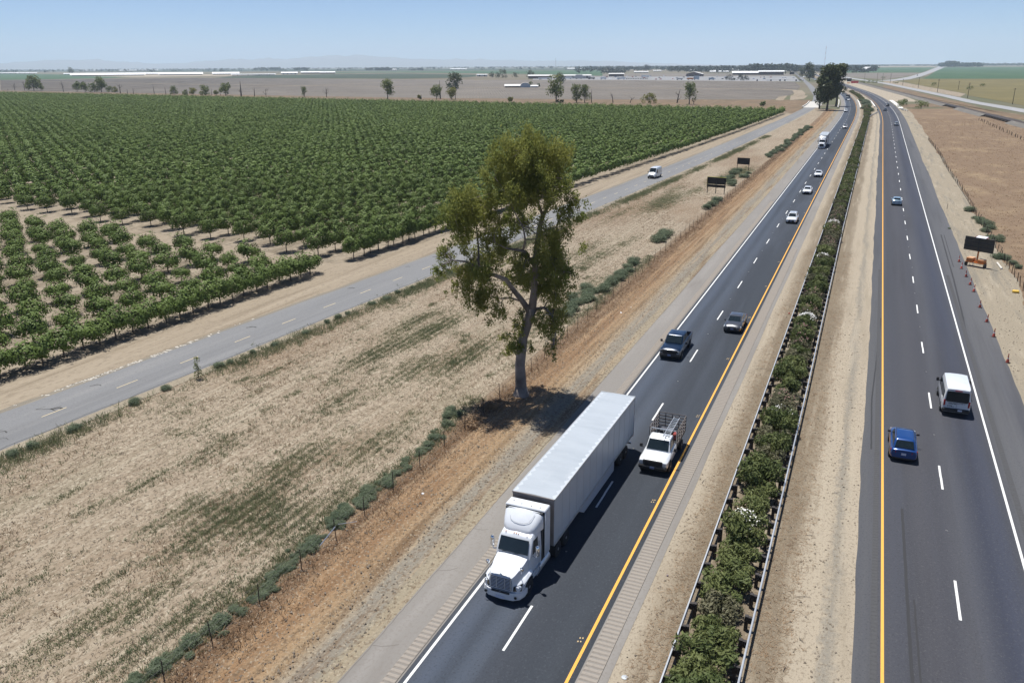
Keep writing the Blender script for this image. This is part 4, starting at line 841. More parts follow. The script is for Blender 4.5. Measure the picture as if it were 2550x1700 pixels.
car('silver_blue_saloon', 'pale blue silver saloon with dark rear window driving away in the right lanes', 'car', (5.95, 181.0, .056), 0, paint('ice blue', (.30, .42, .52), .35), L=4.8, deck=1.10, rb=.55, rt=1.5)
car('grey_car', 'light grey car nearest the white edge line on the bend, driving away', 'car', (9.0, 419.5, .056), .02, paint('grey', (.36, .38, .40), .3), L=4.7, roof=1.62, belt=1.05, rb=.15, rt=.5)
car('grey_car', 'dark grey car driving away beside the yellow line short of the concrete bridge', 'car', (4.6, 549.5, .056), .03, paint('slate', (.16, .19, .22), .3), L=4.7, roof=1.65, belt=1.05, rb=.15, rt=.5)
car('black_suv', 'black vehicle driving away right beside the pale concrete bridge', 'car', (6.3, 608.6, .056), .04, paint('black', (.015, .015, .018)), L=5.0, Wd=1.95, roof=1.85, belt=1.15, hood=1.15, rb=.12, rt=.4)
car('grey_car', 'tiny grey car on the far right highway lanes behind the gum trees', 'car', (-33.5, 1010, .056), .1, paint('mid grey', (.25, .26, .28), .3), L=4.8, roof=1.6)
car('dark_car', 'small dark car on the frontage road left of the second gum tree', 'car', (-118.2, 1487, .056), PI - .1, paint('charcoal', (.03, .03, .035)), L=5, Wd=2, roof=1.7)
car('dark_car', 'small dark car on the pale road rising between the far green fields', 'car', (74.2, 2124, .1), PI + .05, paint('navy', (.03, .04, .06)), L=6, Wd=2.4, roof=2.2, belt=1.3)

# ------------------------------------------------------------------ pickup trucks
def pickup(name, label, loc, rz, col, L=5.8, Wd=2.02, cab=1.75, hood=1.28, belt=1.30, roof=1.92, cowl=1.75, ws=.62, stake=False, front='black', pl='plate_blue', bedl=None, lamps='lens'):
    t = thing(name, label, 'pickup truck', loc, rz); w = Wd / 2; F = L / 2; low = .42
    yc = F - cowl - ws - cab                                    # back of the roof
    yb = yc - .12
    bm = MB(); bm.loft([ring(yb, w * .94, w, w * .93, low, belt * .85, belt), ring(F - cowl, w * .95, w, w * .88, low, hood * .85, hood), ring(F - cowl * .45, w * .94, w, w * .82, low, hood * .82, hood - .03, .05), ring(F - .35, w * .92, w * .985, w * .78, low, hood * .80, hood - .08, .05), ring(F - .12, w * .88, w * .95, w * .72, low + .1, hood * .78, hood - .16, .02), ring(F - .04, w * .8, w * .9, w * .7, low + .15, hood * .75, hood - .22, .01)])
    wt, wb_ = w * .76, w * .90; y1 = F - cowl + .04; Y1 = F - cowl - ws
    bm.loft([rrect(yb, y1, wb_ * .95, wb_ * .95, belt - .05, .14), rrect(yc - .04, Y1 + ws * .45, wb_ * .88, wb_ * .88, belt + (roof - belt) * .55, .14), rrect(yc, Y1, wt, wt, roof - .05, .14), rrect(yc + .1, Y1 - .1, wt - .09, wt - .09, roof - .008, .12), rrect(yc + .4, Y1 - .3, wt * .5, wt * .5, roof + .01, .1)])
    bm.build('body', col, t, angle=32)
    def gh(y, s, k): return (s * (wb_ * .95 + (wt - wb_ * .95) * k), y, belt - .05 + (roof - belt) * k)
    fr = lambda k: y1 + (Y1 - y1) * k; re = lambda k: yb + (yc - yb) * k
    glass(t, 'windscreen', [pane(gh(fr(.06), 1, .06), gh(fr(.06), -1, .06), gh(fr(.97), -1, .97), gh(fr(.97), 1, .97), .9, .9)])
    glass(t, 'rear_window', [pane(gh(re(.15), -1, .15), gh(re(.15), 1, .15), gh(re(.95), 1, .95), gh(re(.95), -1, .95), .8, .75)])
    segs = ((fr(.12) - .2, fr(.85) - .05, .5), ) if cab < 1.3 else ((fr(.12) - .2, fr(.85) - .05, .5), (None, None, None))
    ym = (Y1 + yc) / 2 + .1
    for s in (-1, 1):
        for (ya, yb2, Ya, Yb) in (((fr(.12) - .2, re(.1) + .2, fr(.86) - .06, re(.86) + .2),) if cab < 1.3 else ((fr(.12) - .2, ym + .05, fr(.86) - .06, ym + .05), (ym - .05, re(.1) + .25, ym - .05, re(.86) + .2))):
            q = [Vector(gh(ya, s, .14)), Vector(gh(yb2, s, .14)), Vector(gh(Yb, s, .87)), Vector(gh(Ya, s, .87))]; q = [p + Vector((s * .028, 0, .008)) for p in q]
            if (q[1] - q[0]).cross(q[3] - q[0]).x * s < 0: q = [q[1], q[0], q[3], q[2]]
            b_ = MB(); b_.slab(q, .03); b_.build('side_window', M['glass'], t)
    b_ = MB(); b_.box((0, F - .03, hood * .70), (w * 1.36, .10, .44), bev=.05)
    for k in range(4): b_.box((0, F + .03, hood * .70 - .15 + .1 * k), (w * 1.2, .02, .03))
    b_.build('grille', M[front], t, angle=40)
    b_ = MB(); b_.box((0, F - .06, low + .12), (Wd * .97, .34, .30), bev=.08); b_.build('front_bumper', M['black'], t, angle=40)
    plate(t, F + .125, low + .16, 1, pl)
    for s in (-1, 1):
        b_ = MB(); b_.box((s * w * .80, F - .085, hood * .72), (.30, .12, .26), bev=.03); b_.build('headlight', M[lamps], t, angle=40)
        if lamps != 'lens':
            b_ = MB(); b_.box((s * w * .90, F - .01, hood * .72 + .02), (.05, .03, .26)); b_.box((s * w * .80, F - .01, hood * .72 - .10), (.24, .03, .04)); b_.box((s * w * .82, F - .01, hood * .72 + .12), (.2, .03, .03)); b_.build('lamp_strip', M['lens'], t)
        b_ = MB(); b_.box((s * (w + .20), F - cowl - .22, belt + .12), (.22, .12, .26), bev=.04); b_.tube([(s * w * .95, F - cowl - .2, belt), (s * (w + .2), F - cowl - .22, belt + .05)], .025, 5); b_.build('mirror', M['black'], t, angle=40)
    wr = .40
    for s in (-1, 1):
        for y in (F - .95, -F + 1.25):
            a_ = MB(); pr = [(wr + .09, -.012), (wr + .085, .012), (.05, .013)]
            a_.lathe(pr if s > 0 else [(r_, -h_) for r_, h_ in reversed(pr)], (s * (w - .012), y, wr), 'x', 18)
            if not (stake and y < 0): a_.build('wheel_arch', M['arch'], t)
            wheel(t, s * (w - .08), y, wr, .27, 'rim', s)
    yr = -F + .06
    if not stake:
        b_ = MB(); bt = belt + .02; yf = yb - .03; c_ = (yf + yr) / 2; ln = yf - yr
        b_.box((0, c_, .78), (Wd * .98, ln, .10)); 
        for s in (-1, 1): b_.box((s * (w - .06), c_, (low + bt) / 2 + .02), (.12, ln, bt - low), bev=.04)
        b_.box((0, yf - .03, (bt + .8) / 2), (Wd * .88, .06, bt - .8)); b_.build('bed', col, t, angle=40)
        b_ = MB(); b_.box((0, yr + .05, (bt + .72) / 2), (Wd * .86, .09, bt - .70), bev=.03); b_.build('tailgate', col, t, angle=40)
        MB().box((0, c_, .836), (Wd * .82, ln - .2, .012)).build('bed_floor', M['black'], t)
        b_ = MB(); b_.box((0, -F - .06, .62), (Wd * .95, .18, .2), bev=.05); b_.build('rear_bumper', M['chrome'], t, angle=40)
    else:
        yf = yb - .12; c_ = (yf + yr) / 2; ln = yf - yr; zt = 2.18
        b_ = MB(); b_.box((0, c_, .98), (Wd * 1.02, ln, .12)); b_.box((0, c_, .72), (.9, ln + .3, .3)); b_.build('flat_bed', M['black'], t)
        M['rack'] = M.get('rack') or P('stake rack wood and steel', (.13, .11, .10), .7, noise=.4, nscale=5)
        for nm, (x0, y0, x1, y1) in (('stake_rack', (-w, yr, -w, yf)), ('stake_rack', (w, yr, w, yf)), ('stake_rack', (-w, yr, w, yr))):
            b_ = MB(); n = 5
            for k in range(n): f = k / (n - 1); b_.box((x0 + (x1 - x0) * f, y0 + (y1 - y0) * f, (1.0 + zt) / 2), (.05, .05, zt - 1.0))
            for z in (1.16, 1.42, 1.68, 1.94, zt):
                b_.box(((x0 + x1) / 2, (y0 + y1) / 2, z), (max(abs(x1 - x0), .035), max(abs(y1 - y0), .035), .075 if z < zt else .05))
            b_.build(nm, M['rack'], t)
        b_ = MB(); b_.tube([(-w * .95, yf + .02, 1.0), (-w * .95, yf + .02, 2.0), (-w * .85, yf + .02, 2.14), (w * .85, yf + .02, 2.14), (w * .95, yf + .02, 2.0), (w * .95, yf + .02, 1.0)], .035, 6)
        for x in (-.5, 0, .5): b_.tube([(x, yf + .02, 1.0), (x, yf + .02, 2.12)], .02, 5)
        b_.build('headboard', M['alu'], t)
    for s in (-1, 1):
        b_ = MB(); b_.box((s * (w - .12), yr - .02, 1.05 if not stake else .86), (.16, .05, .34 if not stake else .12), bev=.02); b_.build('taillight', M['red'], t)
    return t
pickup('blue_pickup', 'dark blue pickup truck with an empty black bed beside the white edge line', (-15.35, 75.95, .056), PI, paint('deep blue', (.003, .015, .040), .3), L=5.9, cab=1.75, cowl=1.55, ws=.75, hood=1.22, belt=1.25, lamps='black', front='black')
stake_y = 49.9
pickup('stake_truck', 'white work pickup with a dark stake rack bed carrying a ladder', (-11.2, stake_y + 2.95, .056), PI, WHITE_P, L=5.9, cab=.95, cowl=1.30, ws=.55, hood=1.20, belt=1.26, roof=1.95, stake=True, front='black')
def ladder():
    o = Vector((-10.72, 53.35, 2.30)); h = 1.9
    t = MB(); b = MB(); 
    for s in (-.2, .2): b.box((-10.72 + s, 53.25, 2.32), (.035, 3.5, .085))
    for k in range(12): b.box((-10.72, 51.68 + .285 * k, 2.32), (.38, .045, .035))
    o = b.build('ladder', M['alu'], None); tag(o, 'aluminium ladder lying along the stake rack of the white work pickup', 'ladder')
ladder()
b = MB(); b.lathe([(.0, 1.04), (.22, 1.05), (.25, 1.4), (.24, 1.42), (.0, 1.43)], (-11.75, 53.1, .056), 'z', 14); tag(b.build('bucket', P('white plastic', (.75, .74, .70), .5)), 'white round bucket in the bed of the work pickup', 'bucket')
b = MB(); b.box((-11.2, 53.0, 1.28), (.8, .55, .45), bev=.12, taper=.8); tag(b.build('tarpaulin', P('bright blue tarpaulin', (.10, .38, .60), .6, noise=.3, nscale=6)), 'bright blue folded tarpaulin in the bed of the work pickup', 'tarpaulin')
b = MB(); b.box((-11.3, 54.6, 1.28), (1.0, .6, .42), bev=.05); tag(b.build('tool_box', P('dark tool box', (.06, .06, .07), .5, noise=.4, nscale=4)), 'dark tool box at the back of the work pickup bed', 'tool box')
b = MB(); b.box((-10.55, 53.9, 1.36), (.35, .5, .5), bev=.08, taper=.8); tag(b.build('fuel_can', P('dull red can', (.34, .06, .05), .5)), 'dull red can beside the ladder in the work pickup bed', 'can')
b = MB(); b.box((-11.0, 53.9, 1.22), (.3, .35, .3), bev=.06); tag(b.build('yellow_case', P('yellow case', (.70, .45, .05), .5)), 'small yellow case in the middle of the work pickup bed', 'case')

# ------------------------------------------------------------------ vans
def van(name, label, loc, rz, col, L=5.6, Wd=2.03, roof=2.38, windows=True, lettering=False):
    t = thing(name, label, 'van', loc, rz); w = Wd / 2; F = L / 2; low = .36
    def r_(y, wm, wt, zt, cr=.05, lo=low): return ring(y, wm * .95, wm, wt, lo, min(1.15, zt * .75), zt, cr)
    bm = MB(); bm.loft([r_(-F, w * .93, w * .80, roof - .10, .02), r_(-F + .10, w * .975, w * .86, roof - .03, .04), r_(-F + .5, w, w * .88, roof, .05), r_(F - 2.1, w, w * .88, roof, .05), r_(F - 1.85, w, w * .86, roof - .06, .05), r_(F - 1.0, w, w * .86, 1.46, .05), r_(F - .75, w * .99, w * .82, 1.26, .05), r_(F - .25, w * .93, w * .74, 1.08, .04), r_(F - .06, w * .84, w * .66, .88, .02, low + .05), r_(F, w * .66, w * .5, .70, .01, low + .1)])
    bm.build('body', col, t, angle=30)
    glass(t, 'windscreen', [pane((w * .84, F - 1.0, 1.50), (-w * .84, F - 1.0, 1.50), (-w * .80, F - 1.82, roof - .05), (w * .80, F - 1.82, roof - .05), .93, .92, proud=.03)])
    b_ = MB(); zb, zt = 1.22, roof - .27
    q = [(-w * .70, -F - .014, zb), (w * .70, -F - .014, zb), (w * .82, -F - .014, zb + .12), (w * .78, -F - .014, zt - .08), (w * .72, -F - .014, zt), (-w * .72, -F - .014, zt), (-w * .78, -F - .014, zt - .08), (-w * .82, -F - .014, zb + .12)]
    b_.loft([[(x, y_ + .03, z) for x, y_, z in q], q]); b_.build('rear_window', M['glass'], t)
    def side(ya, yb, s, z0=1.36, z1=None, inset=0):
        z1 = z1 or roof - .34; x0, x1 = w * 1.0, w * .955
        q = [Vector((s * (x0 + .012), ya, z0)), Vector((s * (x0 + .012), yb, z0)), Vector((s * (x1 + .012), yb, z1)), Vector((s * (x1 + .012), ya - (inset if ya > yb else 0), z1))]
        if (q[1] - q[0]).cross(q[3] - q[0]).x * s < 0: q = [q[1], q[0], q[3], q[2]]
        b2 = MB(); b2.slab(q, .03); b2.build('side_window', M['glass'], t)
    for s in (-1, 1):
        side(F - 1.25, F - 2.15, s, 1.36, roof - .36, .5)
        if windows: side(F - 2.30, F - 3.55, s); side(F - 3.68, -F + .30, s)
        b_ = MB(); b_.box((s * w * .86, -F + .015, 1.12), (.15, .10, .52), bev=.03); b_.build('taillight', M['red'], t, angle=40)
        b_ = MB(); b_.slab([(s * w * .93, F - .26, .92), (s * w * .52, F - .05, .84), (s * w * .56, F - .16, 1.06), (s * w * .90, F - .38, 1.16)][::(1 if s > 0 else -1)], .05); b_.build('headlight', M['lens'], t)
        b_ = MB(); b_.box((s * (w + .17), F - 1.28, 1.52), (.22, .12, .34), bev=.05); b_.box((s * (w + .03), F - 1.25, 1.42), (.12, .06, .06)); b_.build('mirror', M['black'], t, angle=40)
        for y in (F - .95, -F + 1.05):
            a_ = MB(); pr = [(.43, -.012), (.42, .012), (.05, .013)]; a_.lathe(pr if s > 0 else [(r, -h) for r, h in reversed(pr)], (s * (w - .012), y, .35), 'x', 18); a_.build('wheel_arch', M['arch'], t); wheel(t, s * (w - .07), y, .35, .23, 'rim', s)
    b_ = MB(); b_.box((0, F - .06, low + .12), (Wd * .86, .24, .36), bev=.08); b_.build('front_bumper', M['black'], t, angle=40)
    b_ = MB(); b_.box((0, -F - .02, .55), (Wd * .97, .24, .30), bev=.07); b_.build('rear_bumper', M['black'], t, angle=40)
    MB().slab([(w * .5, F + .015, .72), (-w * .5, F + .015, .72), (-w * .52, F - .07, .98), (w * .52, F - .07, .98)], .05).build('grille', M['black'], t)
    MB().box((0, -F - .015, roof - .20), (.5, .04, .06)).build('brake_light', M['red'], t)
    MB().box((.28, -F - .15, .60), (.31, .014, .15)).build('licence_plate', M['plate'], t)
    MB().box((0, -F - .006, .95), (.014, .014, .5)).build('door_seam', M['black'], t)
    if windows:                                                 # rows of small dark lettering under the rear glass, too blurred to read
        b_ = MB(); r_2 = random.Random(6)
        for z, x0, x1 in ((1.135, -.62, .62), (1.06, -.55, -.02), (.90, -.62, -.28), (.83, -.62, -.18)):
            x = x0
            while x < x1: wd = r_2.uniform(.03, .05); b_.box((x, -F - .008, z), (wd, .012, r_2.choice((.04, .055)))); x += wd + r_2.choice((.014, .014, .014, .05))
        b_.build('lettering', M['black'], t)
    return t
van('white_van', 'white passenger van with dark rear window driving away beside the white edge line', (8.75, 68.85 + 2.8, .056), 0, WHITE_P, windows=True)
van('white_van', 'white panel van on the grey frontage road beside the orchard', (-49.3, 203.9, .056), PI - .06, WHITE_P, L=6.0, roof=2.52, windows=False)
# ------------------------------------------------------------------ articulated lorries
M['trailer'] = P('trailer white panel', (.42, .45, .48), .42, noise=.05, nscale=.7)
M['trailer_roof'] = ground('trailer roof sheet', (.345, .375, .405), [((.29, .32, .35), (.25, .9, 1), .46, .66, .6, 5), ((.39, .41, .43), (1.2, .2, 1), .54, .7, .5, 4)], rough=.42)
M['trailer_front'] = P('trailer front wall', (.24, .21, .19), .7, noise=.2, nscale=1.5)
M['truckwhite'] = P('lorry white paint', (.60, .62, .645), .25, coat=.7, noise=.03, nscale=1.5)
M['seal'] = P('dark seam', (.03, .032, .036), .7)
M['skirt'] = P('trailer skirt', (.40, .43, .47), .5)
def semi(name, label, loc, rz, trailer_len=16.0, col=None, simple=False, tall=4.11, daycab=False):
    t = thing(name, label, 'lorry', loc, rz); Y = lambda s: -s; col = col or M['truckwhite']
    # --- bonnet between the wings
    def hr(s, pts): return [(x, Y(s), z) for x, z in pts] + [(-x, Y(s), z) for x, z in reversed(pts) if x > 0]
    b = MB(); b.loft([hr(.12, [(.66, .78), (.69, 1.2), (.60, 1.58), (.30, 1.67), (0, 1.69)]), hr(.30, [(.80, .78), (.82, 1.28), (.70, 1.66), (.34, 1.76), (0, 1.78)]), hr(.75, [(.92, .8), (.92, 1.38), (.79, 1.76), (.40, 1.86), (0, 1.885)]), hr(1.2, [(.97, .8), (.97, 1.48), (.86, 1.86), (.46, 1.95), (0, 1.975)]), hr(1.66, [(.94, .8), (.95, 1.58), (.88, 1.96), (.50, 2.04), (0, 2.06)])])
    b.build('bonnet', col, t, angle=35)
    for s_ in (-1, 1):                                         # wings over the steering wheels
        b = MB()
        def wr_(s, xi, xo, z0, z1): return [(s_ * xi, Y(s), z0), (s_ * xo, Y(s), z0), (s_ * (xo + .01), Y(s), z1 - .16), (s_ * (xo - .10), Y(s), z1 - .03), (s_ * (xo - .28), Y(s), z1), (s_ * xi, Y(s), z1 + .02)]
        b.loft([wr_(.20, .60, .92, .72, 1.12), wr_(.34, .60, 1.05, .70, 1.20), wr_(.62, .6, 1.13, .80, 1.27), wr_(.86, .6, 1.15, 1.02, 1.31), wr_(1.20, .6, 1.15, 1.08, 1.33), wr_(1.55, .6, 1.14, 1.04, 1.32), wr_(1.82, .6, 1.10, .80, 1.28), wr_(2.0, .6, 1.04, .62, 1.20)])
        b.build('wing', col, t, angle=40)
        b = MB(); b.slab([(s_ * 1.09, Y(.33), .82), (s_ * .70, Y(.10), .84), (s_ * .72, Y(.12), 1.10), (s_ * 1.10, Y(.46), 1.20)][::(1 if s_ > 0 else -1)], .07); o = b.build('headlight', M['glass'], t)
        b = MB(); b.lathe([(.0, -.03), (.075, -.02), (.075, .02), (0, .03)], (s_ * .90, Y(.225), .99), 'y', 12); b.lathe([(.0, -.03), (.06, -.02), (.06, .02), (0, .03)], (s_ * .99, Y(.31), 1.04), 'y', 12); b.build('bulb', M['lens'], o)
        b = MB(); b.lathe([(0, -.03), (.08, -.02), (.08, .02), (0, .03)], (s_ * .86, Y(.03), .52), 'y', 12); b.build('fog_lamp', M['glass'], t)
        # bonnet mirror and door mirror
        b = MB(); b.tube([(s_ * .86, Y(.72), 1.50), (s_ * .95, Y(.62), 1.76), (s_ * .98, Y(.60), 1.88)], .022, 6); b.lathe([(0, -.11), (.09, -.08), (.12, 0), (.09, .08), (0, .11)], (s_ * .98, Y(.58), 1.95), 'z', 12); b.build('bonnet_mirror', M['chrome'], t, angle=50)
        b = MB(); b.tube([(s_ * .96, Y(2.0), 1.95), (s_ * 1.24, Y(1.88), 1.92), (s_ * 1.32, Y(1.9), 2.05)], .028, 6); b.box((s_ * 1.33, Y(1.90), 2.36), (.22, .18, .66), bev=.07); b.build('mirror', M['chrome'] if not simple else M['black'], t, angle=45)
    b = MB(); b.slab([(.585, Y(.075), .84), (-.585, Y(.075), .84), (-.545, Y(.10), 1.60), (.545, Y(.10), 1.60)], .08); g = b.build('grille', M['black'], t)
    b = MB()
    for k in range(9): z = .88 + .084 * k; b.box((0, Y(.055 + .003 * k), z), (1.15 - .03 * k * .3, .05, .042), bev=.01)
    for x in (-.24, .24, -.57, .57): b.box((x, Y(.055), 1.20), (.035, .04, .74))
    b.box((0, Y(.07), 1.63), (1.12, .09, .09), bev=.03); b.build('grille_bars', M['chrome'] if not simple else M['black'], g)
    b = MB(); b.lathe([(0, .0), (.07, .01), (.06, .04), (0, .05)], (0, Y(.10), 1.70), 'z', 12); b.build('badge', M['chrome'], t)
    b = MB()
    def br(y, x, z0, z1): return [(-x, Y(y), z0)] * 1
    ring_ = lambda z, k: [(-1.16 * k, Y(.95), z), (-1.17 * k, Y(.55), z), (-1.06 * k, Y(.25), z), (-.75 * k, Y(.04), z), (0, Y(-.04), z), (.75 * k, Y(.04), z), (1.06 * k, Y(.25), z), (1.17 * k, Y(.55), z), (1.16 * k, Y(.95), z), (.9 * k, Y(.95), z), (0, Y(.5), z), (-.9 * k, Y(.95), z)]
    b.loft([ring_(.30, .95), ring_(.36, 1.), ring_(.66, 1.0), ring_(.74, .97)][::-1]); b.build('front_bumper', col, t, angle=40)
    MB().box((0, Y(.01), .70), (1.06, .10, .12), bev=.03).build('lower_grille', M['black'], t); MB().box((0, Y(-.055), .42), (.50, .03, .14)).build('licence_plate', M['plate'], t)
    # --- cab
    b = MB()
    def cr(s, w0, w1, z0, z1, c=.05): return [(-w0, Y(s), z0), (w0, Y(s), z0), (w0 + .02, Y(s), (z0 + z1) / 2), (w1 + .05, Y(s), z1 - .16), (w1 - .06, Y(s), z1), (0, Y(s), z1 + c), (-w1 + .06, Y(s), z1), (-w1 - .05, Y(s), z1 - .16), (-w0 - .02, Y(s), (z0 + z1) / 2)]
    b.loft([cr(1.64, .95, .93, .95, 2.02, .04), cr(1.76, .99, .95, .85, 2.30, .08), cr(2.02, 1.01, .92, .75, 2.84, .08), cr(2.14, 1.01, .91, .75, 2.95, .06), cr(2.45, 1.02, .92, .75, 3.02, .05), cr(3.26, 1.04, .96, .75, 3.05, .05)]); b.build('cab', col, t, angle=33)
    q = [(.87, Y(1.665), 2.10), (-.87, Y(1.665), 2.10), (-.82, Y(1.985), 2.80), (.82, Y(1.985), 2.80)]
    q = [Vector(p) + Vector((0, .055, .03)) for p in q]; nrm = (q[1] - q[0]).cross(q[3] - q[0]).normalized()
    b = MB(); mid = lambda a, c_: (a + c_) / 2 + nrm * .05
    P_ = [q[0], mid(q[0], q[1]), q[1], q[2], mid(q[2], q[3]), q[3]]; b.add(P_ + [p - nrm * .04 for p in P_], [(0, 1, 4, 5), (1, 2, 3, 4), (11, 10, 7, 6), (10, 9, 8, 7), (0, 6, 7, 1), (1, 7, 8, 2), (2, 8, 9, 3), (3, 9, 10, 4), (4, 10, 11, 5), (5, 11, 6, 0)]); b.build('windscreen', M['glass'], t)
    b = MB(); b.tube([(.62, Y(1.60), 2.10), (.10, Y(1.58), 2.17)], .014, 5); b.tube([(-.08, Y(1.58), 2.10), (-.62, Y(1.60), 2.17)], .014, 5); b.build('wiper', M['black'], t)
    for s_ in (-1, 1):
        b = MB(); q = [Vector((s_ * 1.035, Y(1.98), 2.02)), Vector((s_ * 1.045, Y(2.72), 2.02)), Vector((s_ * 1.0, Y(2.72), 2.74)), Vector((s_ * .985, Y(2.18), 2.74))]
        if (q[1] - q[0]).cross(q[3] - q[0]).x * s_ < 0: q = [q[1], q[0], q[3], q[2]]
        b.slab(q, .04); b.build('side_window', M['glass'], t)
        MB().box((s_ * 1.035, Y(2.84), 1.65), (.012, .02, 1.5)).build('door_seam', M['seal'], t)
        b = MB(); b.box((s_ * 1.05, Y(2.62), 1.72), (.03, .18, .04)); b.build('door_handle', M['chrome'], t)
    b = MB()
    for x in (-.62, -.13, 0, .13, .62): b.box((x, Y(2.13), 3.02), (.045, .12, .045), bev=.015)
    b.build('marker_lamp', M['amber'], t)
    # --- roof fairing and high rear cab with side extenders
    fr_ = lambda s, w0, z0, z1, c=.06, rr=.2: [(-w0, Y(s), z0), (w0, Y(s), z0), (w0 - .01, Y(s), z1 - rr), (w0 - rr * .35, Y(s), z1 - rr * .3), (w0 - rr, Y(s), z1), (0, Y(s), z1 + c), (-w0 + rr, Y(s), z1), (-w0 + rr * .35, Y(s), z1 - rr * .3), (-w0 + .01, Y(s), z1 - rr)]
    zt = tall - .18
    b = MB(); b.loft([fr_(2.28, .50, 2.96, 3.06, .02, .05), fr_(2.34, .74, 2.96, 3.16, .04, .12), fr_(2.50, .92, 2.96, 3.36, .06, .2), fr_(2.75, 1.03, 2.96, 3.58, .07, .25), fr_(3.0, 1.10, 2.96, 3.76, .07, .26), fr_(3.2, 1.14, 2.96, zt - .04, .06, .22)]); b.build('roof_fairing', col, t, angle=40)
    b = MB(); b.tube([(.62, Y(2.70), 3.66), (.52, Y(2.58), 3.52), (.30, Y(2.50), 3.46), (0, Y(2.47), 3.44), (-.30, Y(2.50), 3.46), (-.52, Y(2.58), 3.52), (-.62, Y(2.70), 3.66), (-.72, Y(3.0), 3.84)], .012, 5); b.build('fairing_seam', P('grey panel seam', (.40, .42, .44), .5), t)
    MB().box((0, Y(3.62), (zt + .9) / 2), (2.16, .96, zt - .9 - .1)).build('sleeper_core', M['seal'], t)
    b = MB(); b.box((0, Y(3.69), zt - .01), (2.38, .80, .12), bev=.05)
    for s_ in (-1, 1): b.box((s_ * 1.155, Y(3.72), (zt + 1.15) / 2 - .02), (.07, .74, zt - 1.15), bev=.03)
    b.build('side_extender', col, t, angle=40)
    b = MB()
    for (x, s) in ((-.8, 3.45), (-.3, 3.40), (.3, 3.45), (.85, 3.65)): b.box((x, Y(s + .1), zt + .055), (.06, .05, .02))
    b.build('roof_fixing', M['black'], t)
    # --- chassis, tanks, wheels
    MB().box((0, Y(3.9), .82), (.86, 6.4, .26)).build('chassis', M['black'], t)
    for s_ in (-1, 1):
        b = MB(); b.tube([(s_ * .88, Y(2.75), .68), (s_ * .88, Y(4.2), .68)], .30, 14); b.build('fuel_tank', M['alu'], t, angle=40)
        b = MB(); b.box((s_ * 1.06, Y(2.6), .55), (.16, .6, .06)); b.box((s_ * 1.08, Y(2.6), .95), (.12, .55, .05)); b.build('step', M['steel'], t)
        b = MB(); b.box((s_ * 1.05, Y(2.45), .72), (.06, 1.0, .34), bev=.02); b.build('lower_fairing', col, t, angle=40)
        wheel(t, s_ * 1.0, Y(1.28), .50, .30, 'rim', s_)
        for s in (5.25, 6.55): wheel(t, s_ * .96, Y(s), .50, .58, 'rim', s_)
    # --- trailer
    s0 = 4.50; s1 = s0 + trailer_len; w = 1.27
    tr = thing('trailer', None, None); tr.parent = t
    b = MB(); b.box((0, Y((s0 + s1) / 2), (tall + 1.14) / 2), (2 * w, trailer_len, tall - 1.14 - .02)); b.build('trailer_wall', M['trailer'], tr)
    b = MB(); nb = int(trailer_len / .61); V = []
    for k in range(nb * 4 + 1): 
        s = s0 + trailer_len * k / (nb * 4); z = tall - .008 + .003 * math.cos(2 * math.pi * k / 4)
        V += [(-w + .02, Y(s), z - .006), (0, Y(s), z + .03), (w - .02, Y(s), z - .006)]
    F = []
    for k in range(nb * 4): F += [(k * 3, k * 3 + 1, k * 3 + 4, k * 3 + 3), (k * 3 + 1, k * 3 + 2, k * 3 + 5, k * 3 + 4)]
    b.add(V, [f[::-1] for f in F]); b.build('trailer_roof', M['trailer_roof'], tr, smooth=False)
    b = MB(); 
    for s_ in (-1, 1): b.box((s_ * (w + .008), Y((s0 + s1) / 2), tall - .06), (.04, trailer_len + .02, .13)); b.box((s_ * (w + .006), Y((s0 + s1) / 2), 1.20), (.035, trailer_len, .16))
    b.build('trailer_rail', M['steel'], tr)
    b = MB()
    for s_ in (-1, 1):
        for k in range(1, 13): b.box((s_ * (w + .004), Y(s0 + k * trailer_len / 13.), (tall + 1.2) / 2), (.010, .035, tall - 1.45))
    b.build('panel_seam', P('trailer seam', (.36, .38, .41), .5), tr)
    MB().box((0, Y(s0 - .02), (tall + 1.14) / 2), (2 * w - .04, .05, tall - 1.16)).build('trailer_front', M['trailer_front'], tr)
    b = MB(); 
    for x in (-w + .04, w - .04): b.box((x, Y(s1 + .03), (tall + 1.1) / 2), (.12, .06, tall - 1.05))
    b.box((0, Y(s1 + .03), tall - .05), (2 * w + .04, .07, .14)); b.build('door_frame', M['steel'], tr)
    for s_ in (-1, 1):
        MB().box((s_ * .60, Y(s1 + .02), (tall + 1.2) / 2), (1.14, .05, tall - 1.4)).build('trailer_door', M['trailer'], tr)
        b = MB(); e0, e1 = s0 + 4.1, s0 + 11.4
        b.slab([(s_ * (w - .02), Y(e0), 1.12), (s_ * (w - .02), Y(e0 + 1.1), .45), (s_ * (w - .02), Y(e1), .38), (s_ * (w - .02), Y(e1), 1.12)][::(1 if s_ < 0 else -1)], .03); b.build('side_skirt', M['skirt'], tr)
        b = MB(); b.box((s_ * .8, Y(s0 + 2.6), .72), (.14, .14, .9)); b.box((s_ * .8, Y(s0 + 2.6), .28), (.3, .3, .05)); b.build('landing_leg', M['steel'], tr)
        for s in (s1 - 3.0, s1 - 1.75): wheel(tr, s_ * .96, Y(s), .50, .58, 'rim', s_)
        b = MB(); b.box((s_ * (w - .1), Y(s1 + .05), 1.02), (.2, .04, .1)); b.build('taillight', M['red'], tr)
    MB().box((0, Y(s1 - .3), .55), (2 * w - .1, .08, .12)).build('rear_guard', M['steel'], tr)
    MB().box((0, Y(s1 - 2.4), .90), (1.2, 3.4, .3)).build('bogie', M['black'], tr)
    return t
